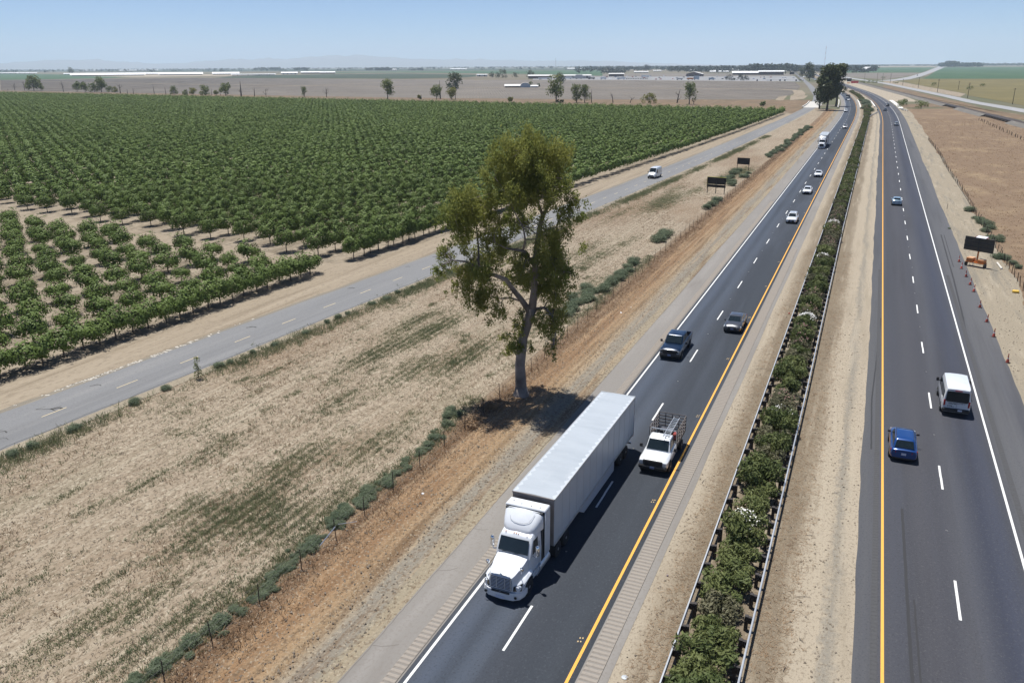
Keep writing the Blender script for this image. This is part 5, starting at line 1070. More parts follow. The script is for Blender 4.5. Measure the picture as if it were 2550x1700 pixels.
semi('articulated_lorry', 'big white articulated lorry with a long ribbed trailer, beside the gum tree shadow', (-15.06, 32.86, .056), PI + R(-.75))
semi('articulated_lorry', 'distant white lorry with a closed trailer, further up the same lanes', (-15.45, 294.6, .056), PI, simple=True, trailer_len=15.0)
def box_lorry(name, label, loc, rz, cab, body, ln=7.0, h=3.4):
    t = thing(name, label, 'lorry', loc, rz)
    b = MB(); b.box((0, ln / 2 - 1.0, 1.55), (2.3, 1.9, 2.1), bev=.25, taper=.92); b.build('cab', cab, t, angle=40)
    b = MB(); b.slab([(.95, ln / 2 - .02, 1.75), (-.95, ln / 2 - .02, 1.75), (-.90, ln / 2 - .08, 2.35), (.90, ln / 2 - .08, 2.35)][::-1], .05); b.build('windscreen', M['glass'], t)
    MB().box((0, -1.0, (h + 1) / 2), (2.5, ln - 2.1, h - 1)).build('cargo_box', body, t)
    for s in (-1, 1):
        for y in (ln / 2 - 1.0, -ln / 2 + 1.6): wheel(t, s * 1.0, y, .48, .3, 'rim', s)
    return t
box_lorry('flatbed_lorry', 'dark loaded lorry following the small white car on the far bend', (-21.9, 706.5, .056), PI - .05, M['trailer'], P('dark load', (.05, .05, .055), .8), 9, 3.9)
box_lorry('box_lorry', 'tiny white lorry on the far highway beyond the tallest dark gum tree', (-45, 1090, .056), .1, M['trailer'], M['trailer'], 10, 4)
box_lorry('box_lorry', 'tiny dark lorry on the far highway close to the second gum tree', (-88, 1480, .056), PI - .1, P('slate lorry', (.06, .07, .09), .6), P('slate box', (.07, .08, .1), .7), 12, 4)
# ------------------------------------------------------------------ guardrails
def w_profile(x, s):                                           # the folded steel beam seen end on, face towards side s
    return [(x + s * a, z) for a, z in ((.00, .50), (.06, .535), (.06, .60), (.0, .645), (.0, .675), (.06, .72), (.06, .785), (.0, .82), (-.015, .82), (.045, .78), (.045, .725), (-.015, .68), (-.015, .64), (.045, .595), (.045, .54), (-.015, .50))]
M['railsteel'] = P('weathered galvanised steel', (.50, .52, .54), .42, metal=.35, noise=.12, nscale=.5)
M['post'] = P('black treated post', (.035, .030, .028), .85, noise=.3, nscale=8)
def guardrail(name, label, off, face, y0, y1, npost, shift=lambda y: 0):
    t = thing(name, label, 'guardrail', (float(Cx(y0)) + off, y0, 0))
    ys = np.arange(y0, y1 + .1, 3.81 if y1 - y0 > 60 else 3.0); b = MB(); secs = []
    for y in ys:
        x = float(Cx(y)) - float(Cx(y0)) + shift(y); secs.append([(px, y - y0, pz + .02) for px, pz in w_profile(x, face)])
    b.loft(secs); b.build('rail_beam', M['railsteel'], t)
    def pbox(b, y):
        x = float(Cx(y)) - float(Cx(y0)) + shift(y)
        b.box((x - face * .12, y - y0, .66), (.20, .17, .36)); b.box((x - face * .30, y - y0, .42), (.18, .20, .92))
    yp = np.arange(y0 + .5, y1, 1.905)
    first = None
    for i, y in enumerate(yp[:npost]):
        b = MB(); pbox(b, 0 + y0)
        if first is None:
            first = b.build('post', M['post'], t); first.location = (0, y - y0, 0); o = first
        else:
            o = first.copy(); C.objects.link(o); o.parent = t
        o.location = (float(Cx(y)) - float(Cx(y0)) + shift(y), y - y0, 0)
    if len(yp) > npost:
        b = MB()
        for y in yp[npost:]: pbox(b, y)
        o = b.build('far_posts', M['post'], t); o['kind'] = 'stuff'
    return t
guardrail('guardrail', 'steel guardrail on black posts along the oncoming side of the oleander hedge', -5.72, -1, 20, 520, 100)
guardrail('guardrail', 'steel guardrail on black posts between the oleander hedge and the wide sandy strip', -2.55, 1, 20, 480, 100, lambda y: -.004 * max(0, min(y, 150) - 70) * .8)
def short_rail(label, pts, face=1):
    t = thing('guardrail', label, 'guardrail', (pts[0][0], pts[0][1], 0)); b = MB(); x0, y0 = pts[0]
    secs = [[(px - x0 + (x), y - y0, pz + .02) for px, pz in [(a + x0, z) for a, z in w_profile(0, face)]] for x, y in [(p[0] - x0, p[1]) for p in pts]]
    b.loft(secs); b.build('rail_beam', M['railsteel'], t)
    for (xa, ya), (xb, yb) in zip(pts, pts[1:]):
        n = max(1, int(math.dist((xa, ya), (xb, yb)) / 4))
        for k in range(n): q = MB(); f = k / n; q.box((xa + (xb - xa) * f - x0 - face * .2, ya + (yb - ya) * f - y0, .42), (.2, .2, .92)); q.build('post', M['post'], t)
    return t
short_rail('guardrail flaring from the median hedge to the concrete parapet by the yellow line', [(-3.0, 480), (-1.6, 498), (.6, 522), (1.0, 545), (.2, 562)])
short_rail('short guardrail at the near end of the pale concrete bridge deck edge', [(16.6, 545), (14.4, 556), (13.3, 572)], -1)

# ------------------------------------------------------------------ fences
M['tpost'] = P('rusty steel fence post', (.045, .034, .028), .85, noise=.3, nscale=6)
M['wire'] = P('fence wire', (.10, .095, .09), .6, metal=.5)
def fence(name, label, xs, ys, h, npart, lean=.03, wires=4, pr=.028, skip=()):
    t = thing(name, label, 'fence', (xs[0], ys[0], 0)); b = MB(); r = random.Random(4); far = MB(); first = None
    b.tube([(0, 0, 0), (0, 0, h)], [pr, pr], 5); me = b.mesh('post'); me.materials.append(M['tpost'])
    for i, (x, y) in enumerate(zip(xs, ys)):
        if i < npart:
            o = bpy.data.objects.new('post', me); C.objects.link(o); o.parent = t; o.location = (x - xs[0], y - ys[0], 0); o.rotation_euler = (r.gauss(0, lean), r.gauss(0, lean), 0); o.scale = (1, 1, r.uniform(.93, 1.08))
        else: far.tube([(x - xs[0], y - ys[0], 0), (x - xs[0] + r.gauss(0, .05), y - ys[0], h)], pr * 1.3, 4)
    if far.v: o = far.build('far_posts', M['tpost'], t); o['kind'] = 'stuff'
    b = MB()
    for k in range(wires):
        z = h * (.22 + .72 * k / max(1, wires - 1)); b.tube([(x - xs[0], y - ys[0], z + r.gauss(0, .02)) for x, y in zip(xs, ys)], .006, 3)
    b.build('wire', M['wire'], t); return t
fy = np.concatenate([np.array([18., 21.4, 24.4, 27.8, 31.3, 34.6, 37.6, 41.0, 44.5, 48.2, 51.6, 55.0, 58.2]), np.arange(62, 345, 3.45)])
fx = np.interp(fy, [18, 45, 62, 90, 130, 200, 345], [-26.9, -26.5, -26.5, -26.9, -26.9, -26.6, -25.6])
fence('wire_fence', 'wire fence on thin dark posts along the fallow field, beside the ploughed verge', fx, fy, 1.38, 95)
b = MB(); b.tube([(-26.5, 34.4, 1.05), (-27.1, 33.3, .02)], .03, 6); b.tube([(-26.5, 34.7, 1.05), (-26.1, 36.0, .6)], .02, 5); tag(b.build('brace', M['alu']), 'pale metal brace pipe leaning on the near wire fence', 'brace')
fy = np.arange(100, 345, 2.45); fx = 19.35 + .12 * np.sin(fy * .07) - np.where(fy > 300, (fy - 300) * .01, 0)
fence('wire_fence', 'dark post and wire fence along the edge of the brown pasture', fx, fy, 1.25, 100, lean=.10, wires=3, pr=.05)
ry = np.linspace(300, 470, 46); fence('picket_fence', 'line of leaning dark posts in the pasture below the railway embankment', 52 - (ry - 300) * .03 + np.sin(ry) * .3, ry, 1.3, 60, lean=.12, wires=2, pr=.09)
b = MB(); b.tube([(0, 0, 0), (0, 0, 1.1)], .04, 5); tag(b.build('marker_post', M['tpost'], loc=(14.9, 178, 0)), 'thin dark marker post standing alone on the right hand verge', 'post')

# ------------------------------------------------------------------ sign boards seen from behind
M['board'] = P('dark board back', (.020, .018, .017), .8, noise=.3, nscale=2)
M['boardtrim'] = P('yellow board edging', (.50, .46, .06), .6)
def sign_board(label, x, y, w, z0, z1, two=True, trim=True):
    t = thing('sign_board', label, 'sign', (x, y, 0), R(-10))
    if two:
        MB().box((0, 0, z0 + (z1 - z0) * .65), (w, .10, (z1 - z0) * .68)).build('upper_board', M['board'], t); MB().box((0, 0, z0 + (z1 - z0) * .12), (w, .10, (z1 - z0) * .26)).build('lower_board', M['board'], t)
    else: MB().box((0, 0, (z0 + z1) / 2), (w, .10, z1 - z0)).build('upper_board', M['board'], t)
    n = 3 if two else 2
    for k in range(n): b = MB(); b.box((-w * .46 + w * .92 * k / (n - 1), -.09, z1 / 2), (.14, .08, z1 - .02)); b.build('post', M['board'], t)
    if trim:
        b = MB(); b.box((0, .02, z1 + .03), (w + .06, .12, .06)); b.box((-w / 2 - .03, .02, z0 + (z1 - z0) * .65), (.05, .12, (z1 - z0) * .66)); b.build('edging', M['boardtrim'], t)
    return t
sign_board('large black two panel sign board with yellow edging standing by the fence', -30.3, 182.6, 4.2, 1.35, 3.5)
sign_board('smaller dark single sign board standing beyond the larger one in green weeds', -31.1, 227.9, 3.4, 1.45, 3.15, False, False)

# ------------------------------------------------------------------ orange message trailer and cones
M['orange'] = P('orange machine paint', (.50, .17, .04), .5, noise=.15, nscale=3)
def message_trailer():
    t = thing('message_sign_trailer', 'orange trailer with a big dark message board raised on a mast', 'sign trailer', (15.3, 126.9, .03), R(-32))
    b = MB(); b.box((0, 0, .62), (2.5, 1.0, .12)); b.box((-.75, 0, .92), (.9, .95, .5), bev=.05); b.box((.75, 0, .88), (.85, .9, .42), bev=.05); b.box((0, .1, .75), (.5, .7, .3)); b.build('base', M['orange'], t, angle=40)
    b = MB(); b.box((-.75, 0, 1.19), (.86, .9, .05)); b.box((.75, 0, 1.12), (.8, .85, .05)); b.build('lid', P('sun bleached orange lid', (.72, .40, .20), .6), t)
    for s in (-1, 1): wheel(t, s * 1.28, -.1, .32, .2, 'rim_dark', s)
    b = MB(); b.tube([(0, -.8, .3), (0, -.8, .75)], .04, 5); b.tube([(-1.1, .6, .05), (-1.1, .6, .7)], .035, 5); b.tube([(1.1, .6, .05), (1.1, .6, .7)], .035, 5); b.build('jack', M['steel'], t)
    b = MB(); b.box((0, .15, 1.9), (.16, .16, 2.5)); b.build('mast', M['orange'], t)
    b = MB(); b.box((0, 0, 3.12), (4.0, .18, 1.90), bev=.03); p = b.build('message_board', P('dark bronze board back', (.050, .042, .030), .6, noise=.25, nscale=3), t, angle=40)
    b = MB()
    for z in (2.82, 3.42): b.box((0, -.11, z), (4.0, .06, .11))
    b.box((0, -.105, 3.12), (.1, .05, 1.9)); b.build('board_rib', M['black'], p)
    b = MB(); b.box((.15, .15, 4.14), (1.35, .75, .05), rx=R(12)); b.build('solar_panel', P('pale solar panel', (.62, .63, .66), .3), t)
    b = MB(); b.box((-.60, .15, 4.12), (.1, .6, .06)); b.box((.92, .15, 4.12), (.1, .6, .06)); b.build('lamp', M['red'], t)
message_trailer()
M['cone'] = P('faded traffic cone', (.38, .06, .035), .6, noise=.2, nscale=6)
M['reflect'] = P('cone collar', (.62, .62, .60), .5)
def cone_proto():
    t = thing('traffic_cone', 'x', 'traffic cone', (0, 0, 0), 0, 'traffic cones along the right shoulder edge')
    b = MB(); b.box((0, 0, .02), (.40, .40, .04), bev=.015); b.build('base', M['black'], t)
    b = MB(); b.lathe([(.16, .035), (.11, .30), (.085, .40)], n=14); b.lathe([(.068, .52), (.05, .64), (.035, .92), (.02, .93)], n=14); b.build('cone', M['cone'], t, angle=40)
    b = MB(); b.lathe([(.088, .40), (.066, .53)], n=14); b.build('collar', M['reflect'], t, angle=40); return t
CN = [(13.45, 129.2, 'cone standing left of the orange sign trailer, furthest of the row'), (13.4, 124.7, 'cone just in front of the orange sign trailer, second furthest of the row'), (13.6, 119.9, 'third furthest traffic cone of the row on the shoulder edge'), (13.7, 115.5, 'fourth furthest traffic cone of the row on the shoulder edge'), (13.8, 111.9, 'middle traffic cone of the row on the shoulder edge'), (13.8, 104.4, 'fourth nearest traffic cone of the row on the shoulder edge'), (13.9, 98.4, 'third nearest traffic cone of the row on the shoulder edge'), (14.0, 92.9, 'second nearest traffic cone of the row on the shoulder edge'), (14.3, 84.7, 'traffic cone level with the white passenger van, nearest of the row')]
c0 = cone_proto()
for i, (x, y, lb) in enumerate(CN):
    o = c0 if i == 0 else copy_tree(c0)
    o.location = (x, y, .055 if x < 14.1 else .04); o.rotation_euler = (random.gauss(0, .05), random.gauss(0, .06) + (.12 if i in (1, 3) else 0), random.uniform(0, 3)); o['label'] = lb if lb.startswith(('traffic', 'cone')) else lb
    o['label'] = 'orange ' + lb
b = MB(); b.tube([(18.3, 130.1, .14), (18.45, 126.4, .14)], .13, 10); b.build('culvert_pipe', P('pale concrete pipe', (.52, .49, .43), .8, noise=.2)); tag(bpy.data.objects['culvert_pipe'], 'pale concrete pipe lying beside the right hand fence', 'pipe')
b = MB(); b.box((18.5, 113.4, .2), (.75, .45, .34), bev=.1); tag(b.build('yellow_bag', P('yellow sack', (.66, .42, .05), .6, noise=.2)), 'yellow sack lying at the foot of the right hand fence', 'sack')
def trash(nm, lb, x, y, s, col):
    g = np.random.default_rng(int(abs(x * 100))); b = MB(); P_ = []
    b.loft([[(x + s * k * math.cos(a) * (.7 + .5 * g.random()), y + s * k * math.sin(a) * (.7 + .5 * g.random()), z) for a in np.arange(6) * 1.047] for k, z in ((.5, .03), (.6, .03 + s * .3), (.35, .03 + s * .6), (.05, .03 + s * .7))]); tag(b.build(nm, col), lb, 'litter')
wb = P('white plastic litter', (.70, .70, .70), .5); db = P('dull litter', (.16, .12, .14), .6)
trash('plastic_bag', 'white plastic bag on the ploughed verge behind the articulated lorry', -24.5, 41.3, .22, wb); trash('plastic_bag', 'white scrap on the ploughed verge beyond the gum tree, further of two', -23.5, 88.8, .25, wb); trash('plastic_bag', 'white scrap on the ploughed verge beyond the gum tree, nearer of two', -24.0, 86.4, .25, wb)
trash('crushed_can', 'crushed dark can on the median dirt beside the left guardrail', -7.5, 38.7, .12, db); trash('red_scrap', 'red scrap lying beside the white oleander in the median', -6.3, 93.5, .2, M['red'])
b = MB(); b.lathe([(.01, 0), (.15, .01), (.15, .03), (.01, .035)], (-7.5, 30.1, .032), 'z', 16); tag(b.build('metal_disc', M['steel']), 'round metal disc lying on the median dirt near the bottom edge', 'disc')
def stick(lb, x, y, rz, ln): b = MB(); b.tube([(-ln / 2, 0, .03), (0, .05, .06), (ln / 2, 0, .04)], [.012, .014, .006], 4); b.tube([(0, .05, .06), (ln * .3, ln * .22, .05)], [.01, .004], 4); o = b.build('fallen_branch', M['deadwood'], loc=(x, y, .03)); o.rotation_euler = (0, 0, rz); tag(o, lb, 'branch', 'fallen twigs on the median dirt')
for (x, y, rz, ln) in ((-.4, 39.6, .3, .8), (-.7, 33.6, 1.2, .5), (-7.6, 43.5, 1.0, .6), (-6.9, 36.5, .8, .5), (-7.2, 60, .9, .8), (-7.0, 74, .3, .9), (-.2, 36, 2.2, .4), (-.5, 46, 0, .5), (-7.7, 50.3, 1.4, .6), (.6, 52, .2, .4)): stick('dry twig lying on the pale median dirt', x, y, rz, ln)
# ------------------------------------------------------------------ far land: fields, tracks, yards
GA = [(-4614, 3308), (-3112, 2580), (-2579, 2165), (-2127, 1955), (-1942, 1684), (-2018, 1444)]
GB = [(-1629, 1764), (-1886, 2139), (-2007, 2480), (-1699, 2853), (-1164, 2404), (-979, 2022), (-913, 1806), (-988, 1657)]
GC = [(-2556, 3574), (-2393, 4018), (-1417, 4528), (-664, 2125), (-1073, 2625), (-1922, 3227), (-2220, 3104)]
GD = [(-14651, 10517), (-9305, 9838), (-4404, 7397), (-2232, 7132), (-1518, 4851), (-2605, 4375), (-3974, 4199), (-7405, 5313)]
LOT = [(-620, 1534), (-848, 2099), (-616, 1970), (-381, 2023), (-185, 2074), (-116, 1427), (-278, 1477), (-480, 1535)]
YARD = [(-685, 2694), (-246, 2625), (-180, 2004), (-381, 2023), (-616, 1970), (-772, 2096), (-858, 2482)]
VINE = [(-1988, 1422), (-1672, 1763), (-937, 1572), (-483, 1544), (-279, 1485), (-122, 1392), (-88, 1086), (-80, 946), (-74, 814), (-77, 702), (-208, 667), (-396, 662), (-659, 693), (-796, 710), (-1040, 741)]
patch('crop_field', [(-9000, 6600), (-4614, 3308), (-2018, 1444), (-1300, 850), (-2200, 900), (-9000, 5200)], .08, M['green2'])
patch('crop_field', GA, .12, M['green1']); patch('crop_field', GB, .10, M['green2']); patch('crop_field', GC, .14, M['green1']); patch('crop_field', GD, .16, M['green2'])
patch('dairy_yard', [(-3300, 2700), (-2500, 2700), (-1900, 2650), (-1900, 2330), (-2150, 1960), (-2650, 2150), (-3200, 2500)], .09, M['median'])
patch('truck_lot', LOT, .10, M['lot']); patch('storage_yard', YARD, .08, M['vineyard'])
patch('creek_bank', [(float(Fx(y)) - 4, float(y)) for y in np.linspace(505, 705, 12)] + [(-77, 700), (-208, 667), (-396, 662), (-659, 693), (-796, 710), (-1040, 741), (-1900, 1400), (-1900, 880)] + [(x, Etop(x) + 2) for x in (-1150, -700, -300, -48)], .022, M['bank'])
patch('vineyard_soil', VINE, .05, M['vineyard'])
def ribbon(name, pts, w, z, mat, kind='structure'):
    pts = [Vector((x, y, 0)) for x, y in pts]; V = []
    for i, p in enumerate(pts):
        d = (pts[min(i + 1, len(pts) - 1)] - pts[max(i - 1, 0)]).normalized(); n = Vector((-d.y, d.x, 0)) * (w[i] if isinstance(w, (list, tuple)) else w) / 2; V += [p + n + Vector((0, 0, z)), p - n + Vector((0, 0, z))]
    me = bpy.data.meshes.new(name); me.from_pydata([tuple(v) for v in V], [], [(2 * i, 2 * i + 1, 2 * i + 3, 2 * i + 2) for i in range(len(pts) - 1)]); me.update()
    if me.polygons[0].normal.z < 0: me.flip_normals()
    return tag(link_mesh(name, me, mat), kind=kind)
ribbon('dirt_track', [(x, Etop(x) + 11) for x in (-47, -200, -500, -800, -1100)], 7, .05, M['sand'])
ribbon('dirt_track', [(-1661, 1264), (-1026, 1081), (-772, 1036), (-601, 1007), (-467, 996), (-393, 989), (-316, 1000), (-187, 998), (-100, 985), (-80, 947), (-69, 850), (-66, 800)], 10, .20, M['sand'])
ribbon('dirt_track', [(-829, 929), (-789, 1060), (-786, 1317)], 8, .19, M['sand'])
ribbon('dirt_track', [(-1988, 1422), (-1685, 1778), (-937, 1572), (-776, 1550), (-480, 1540), (-290, 1490), (-130, 1410)], 13, .13, M['sand'])
ribbon('dirt_track', [(-937, 1572), (-885, 1684), (-933, 1846), (-880, 1960)], 9, .12, M['sand'])
for q in ([(-74, 690), (-80, 768), (-75, 795), (-68, 690)], [(-72, 791), (-67, 815), (-57.5, 794), (-55, 720), (-63, 690)]): patch('sand_clearing', q, .075, M['sand'])
patch('fallow_patch', [(5, 2696), (104, 2761), (79, 2460), (38, 1888), (4, 1642), (-60, 1900), (-160, 2700)], .08, M['vineyard'])
patch('crop_field', [(-300, 6402), (324, 6345), (109, 2812), (-150, 2835)], .10, M['green1'])
patch('dirt_track', [(-460, 9758), (402, 7892), (330, 6532), (-332, 7062)], .09, M['sand'])
patch('crop_field', [(374, 6481), (3500, 5600), (1100, 1724), (70, 1708), (87, 1972)], .10, M['green1'])
patch('crop_field', [(69, 1689), (1100, 1701), (500, 549), (96, 540), (88, 657), (71, 840), (74, 886), (51, 1156), (28, 1530)], .08, M['olive'])
patch('sandy_strip', [(4, 1471), (22, 1493), (73, 876), (62, 791), (51, 905), (4, 1264)], .11, M['sand'])
ribbon('side_road', [(-150, 2700), (-61, 1820), (6, 1320), (36, 1000), (54, 808), (63, 692), (72, 628), (82, 554), (110, 400)], [18, 15, 11, 10, 10, 10, 11, 12, 12], .13, M['rightroad'])
ribbon('farm_road', [(6, 1500), (34, 1640), (66, 1989), (155, 3255), (480, 8248)], [26, 24, 22, 26, 60], .12, M['rightroad'])
patch('trackside_grass', [(4, 1212), (32, 945), (48, 764), (57, 676), (62, 560), (66, 540), (56, 600), (38, 690), (23, 830), (4, 1015)], .09, M['bank'])
patch('creek_bed', [(16, 592), (36, 604), (48, 572), (60, 500), (72, 470), (80, 500), (60, 590), (36, 660), (14, 640)], .06, M['bank'])

def vine_rows():                                               # vines: real low rows over the brown soil
    d = Vector((-.435, .90, 0)).normalized(); n = Vector((d.y, -d.x, 0)); b = []
    poly = [Vector((x, y, 0)) for x, y in VINE]; q = [(p.dot(n), p.dot(d)) for p in poly]; lo, hi = min(a for a, _ in q), max(a for a, _ in q); r = random.Random(2)
    a = lo + 2
    while a < hi:
        xs = []
        for i in range(len(q)):
            (a0, s0), (a1, s1) = q[i], q[(i + 1) % len(q)]
            if (a0 - a) * (a1 - a) < 0: xs.append(s0 + (s1 - s0) * (a - a0) / (a1 - a0))
        xs.sort()
        for s0, s1 in zip(xs[::2], xs[1::2]):
            s = s0 + 3
            while s < s1 - 6:
                e = min(s + r.uniform(45, 110), s1 - 3); h = r.uniform(.10, .18); w = .26
                p0, p1 = n * a + d * s, n * a + d * e
                for (u0, z0, u1, z1) in ((-w, .05, -w * .7, h), (-w * .7, h, w * .7, h), (w * .7, h, w, .05)):
                    b.append([tuple(p0 + n * u0 + Vector((0, 0, z0))), tuple(p1 + n * u0 + Vector((0, 0, z0))), tuple(p1 + n * u1 + Vector((0, 0, z1))), tuple(p0 + n * u1 + Vector((0, 0, z1)))])
                s = e + r.uniform(.5, 3)
        a += 2.9
    tag(link_mesh('vine_rows', mesh_np('vine_rows', np.array(b)), P('dormant vine rows', (.115, .10, .085), .95, noise=.35, nscale=.02)), 'long thin rows of brown vines filling the far vineyard', 'vines', kind='stuff')
vine_rows()

# ------------------------------------------------------------------ railway with two trestles
def Rx(y): return 61.7 - .0999 * (y - 436.7)
def railway():
    gaps = [(452, 506), (582, 622)]; b = MB()
    edges = [120] + [e for g_ in gaps for e in g_] + [2600]
    def sec(y): x = Rx(y); return [(x - 4.6, y, 0), (x - 1.9, y, 1.25), (x + 1.9, y, 1.25), (x + 4.6, y, 0)]
    for y0, y1 in zip(edges[::2], edges[1::2]):
        ys = np.linspace(y0, y1, 8); V = [p for y in ys for p in sec(y)]; F = [(i * 4 + j, i * 4 + j + 1, i * 4 + j + 5, i * 4 + j + 4) for i in range(7) for j in range(3)]
        F += [(0, 1, 2, 3), (31, 30, 29, 28)]; b.add(V, F)
    e = b.build('railway_embankment', M['ballast']); tag(e, kind='structure')
    b = MB(); V = []; ys = np.linspace(120, 2600, 40); V = [(Rx(y) + u, y, 1.30) for y in ys for u in (-1.3, 1.3)]
    b.add(V, [(2 * i, 2 * i + 1, 2 * i + 3, 2 * i + 2) for i in range(39)]); b.build('sleepers', P('sleeper bed', (.085, .070, .062), .9, noise=.3, nscale=2), e)
    b = MB()
    for u in (-.72, .72):
        V = [(Rx(y) + u + k, y, z) for y in ys for k, z in ((-.05, 1.31), (-.05, 1.46), (.05, 1.46), (.05, 1.31))]; b.add(V, [(4 * i + j, 4 * i + j + 1, 4 * i + j + 5, 4 * i + j + 4) for i in range(39) for j in range(3)])
    b.build('rail', P('rusty rail', (.12, .085, .07), .5, metal=.5), e)
    for k, (y0, y1) in enumerate(gaps):
        t = thing('trestle', ('dark timber railway trestle over the creek, nearer the highway bend' if k else 'dark timber railway trestle at the edge of the brown pasture'), 'trestle', (Rx(y0), y0, 0)); L_ = y1 - y0; dx = Rx(y1) - Rx(y0)
        b = MB(); b.add([(u + dx * f, L_ * f, z) for f in (0, 1) for u, z in ((-2.2, .75), (2.2, .75), (2.2, 1.27), (-2.2, 1.27))], [(0, 1, 5, 4), (1, 2, 6, 5), (2, 3, 7, 6), (3, 0, 4, 7), (3, 2, 1, 0), (4, 5, 6, 7)]); b.build('deck', M['black'], t)
        for q in range(9):
            f = (q + .5) / 9; b = MB(); b.box((dx * f, L_ * f, .45), (4.6, .4, .7)); b.box((dx * f - 2.35, L_ * f, .45), (.35, .45, .9)); b.build('pile', P('pale timber pile', (.30, .25, .20), .9) if q == 0 and k == 0 else bpy.data.materials['pale timber pile'], t)
railway()
MB().slab([(60.2, 476, 1.02), (59.4, 470, 1.02), (59.4, 470, .4), (60.2, 476, .4)], .02)

# ------------------------------------------------------------------ highway bridge over the creek
def parapet(label, off, y0, y1, w, h, base=Cx):
    b = MB(); ys = np.linspace(y0, y1, 9); secs = [[(float(base(y)) + off - w / 2, y, .05), (float(base(y)) + off + w / 2, y, .05), (float(base(y)) + off + w / 2, y, h), (float(base(y)) + off - w / 2, y, h)] for y in ys]; b.loft(secs)
    tag(b.build('bridge_parapet', P('pale parapet concrete', (.60, .57, .52), .85, noise=.1)), label, 'parapet')
parapet('broad bright concrete deck edge of the highway bridge beside the dark vehicles', 15.9, 575, 702, 2.6, .5)
parapet('thin pale parapet on the verge side of the oncoming lanes by the gum trees', -20.9, 575, 700, .5, .9)
parapet('pale parapet along the median side of the oncoming lanes', -7.6, 570, 695, .7, .9)
parapet('pale parapet along the median beside the yellow line of the departing lanes', 1.0, 590, 688, .8, .9)
strip('bridge_deck', -4.6, 4.8, 578, 672, .062, M['concrete'], base=Fx)
parapet('pale rail along the orchard side of the frontage road bridge', -5.0, 578, 665, .4, .8, Fx)
patch('creek_water', [(-58, 590), (-40, 600), (-12, 610), (14, 600), (14, 612), (-12, 625), (-44, 618), (-60, 606)], .006, P('shaded creek bed', (.12, .10, .07), .9))

# ------------------------------------------------------------------ trees along the creek, by the road, round the farms
def far_tree(name, label, cat, x, y, w, h, mat, group=None, n=260, trunk=.25, dens=1., top=.0, seed=None):
    g = np.random.default_rng(seed if seed is not None else int(abs(x * 7 + y))); t = thing(name, label, cat, (x, y, 0), 0, group); K = 20; w = w * 1.15
    zc = h * (trunk + .1) + (h * (.86 - trunk)) * g.random(K) ** .9; f = 1 - .35 * ((zc / h - trunk) / (1 - trunk)) ** 2 if not top else .6 + .4 * g.random(K)
    th = g.random(K) * 6.28; rr = g.random(K) ** .5 * .42 * w * f; cen = np.c_[np.cos(th) * rr, np.sin(th) * rr, zc]; rad = np.full(K, 1.) * (.17 + .10 * g.random(K)) * min(w * 1.25, h)
    cen = np.r_[cen, [[g.normal() * w * .1, 0, h - rad[0] * .9]]]; rad = np.r_[rad, rad[0]]
    V = leaves(cen, rad, int(n * 5), max(.5, .095 * min(w, h)), g, aspect=1.8, up=.4, shell=.5); V[..., 2] = np.maximum(V[..., 2], .1)
    link_mesh('crown', mesh_np('crown', V), mat, t)
    b = MB(); b.tube([(0, 0, 0), (.02 * w, 0, h * .35), (0, 0, h * .75)], [max(.18, .03 * h), .02 * h, .008 * h], 6)
    for k in range(4): a = k * 1.6 + g.random(); b.tube([(.01 * w, 0, h * (.25 + .05 * k)), (.25 * w * math.cos(a), .25 * w * math.sin(a), h * (.55 + .05 * k))], [.012 * h, .004 * h], 4)
    b.build('trunk', M['deadwood'], t); return t
def dead_tree(name, label, x, y, w, h, group, snag=False):
    g = np.random.default_rng(int(abs(x * 3 + y * 5))); b = MB(); r0 = max(.22, .035 * h) * (1.5 if snag else 1)
    lean = g.normal() * .12 * w; b.tube([(0, 0, 0), (lean * .4, 0, h * .5), (lean, 0, h)], [r0, r0 * .7, r0 * (.5 if snag and w < 3 else .15)], 6)
    if w > 3:
        for k in range(3 if snag else 8):
            z = h * g.uniform(.2, .75); a = g.choice([0, math.pi]) + g.normal() * .6; ln = w * g.uniform(.3, .6); p = (lean * z / h, 0, z); e = (p[0] + ln * math.cos(a), ln * math.sin(a), min(h, z + ln * g.uniform(.5, 1.3))); b.tube([p, ((p[0] + e[0]) / 2 + .1, e[1] / 2, (p[2] + e[2]) / 2 - .2), e], [r0 * .5, r0 * .32, .05], 5)
            for q in range(2): b.tube([e, (e[0] + g.normal() * w * .12, e[1] + g.normal(), min(h * 1.05, e[2] + w * .15))], [.06, .03], 4)
    o = b.build(name, M['deadwood'], loc=(x, y, 0)); tag(o, label, 'dead tree', group)
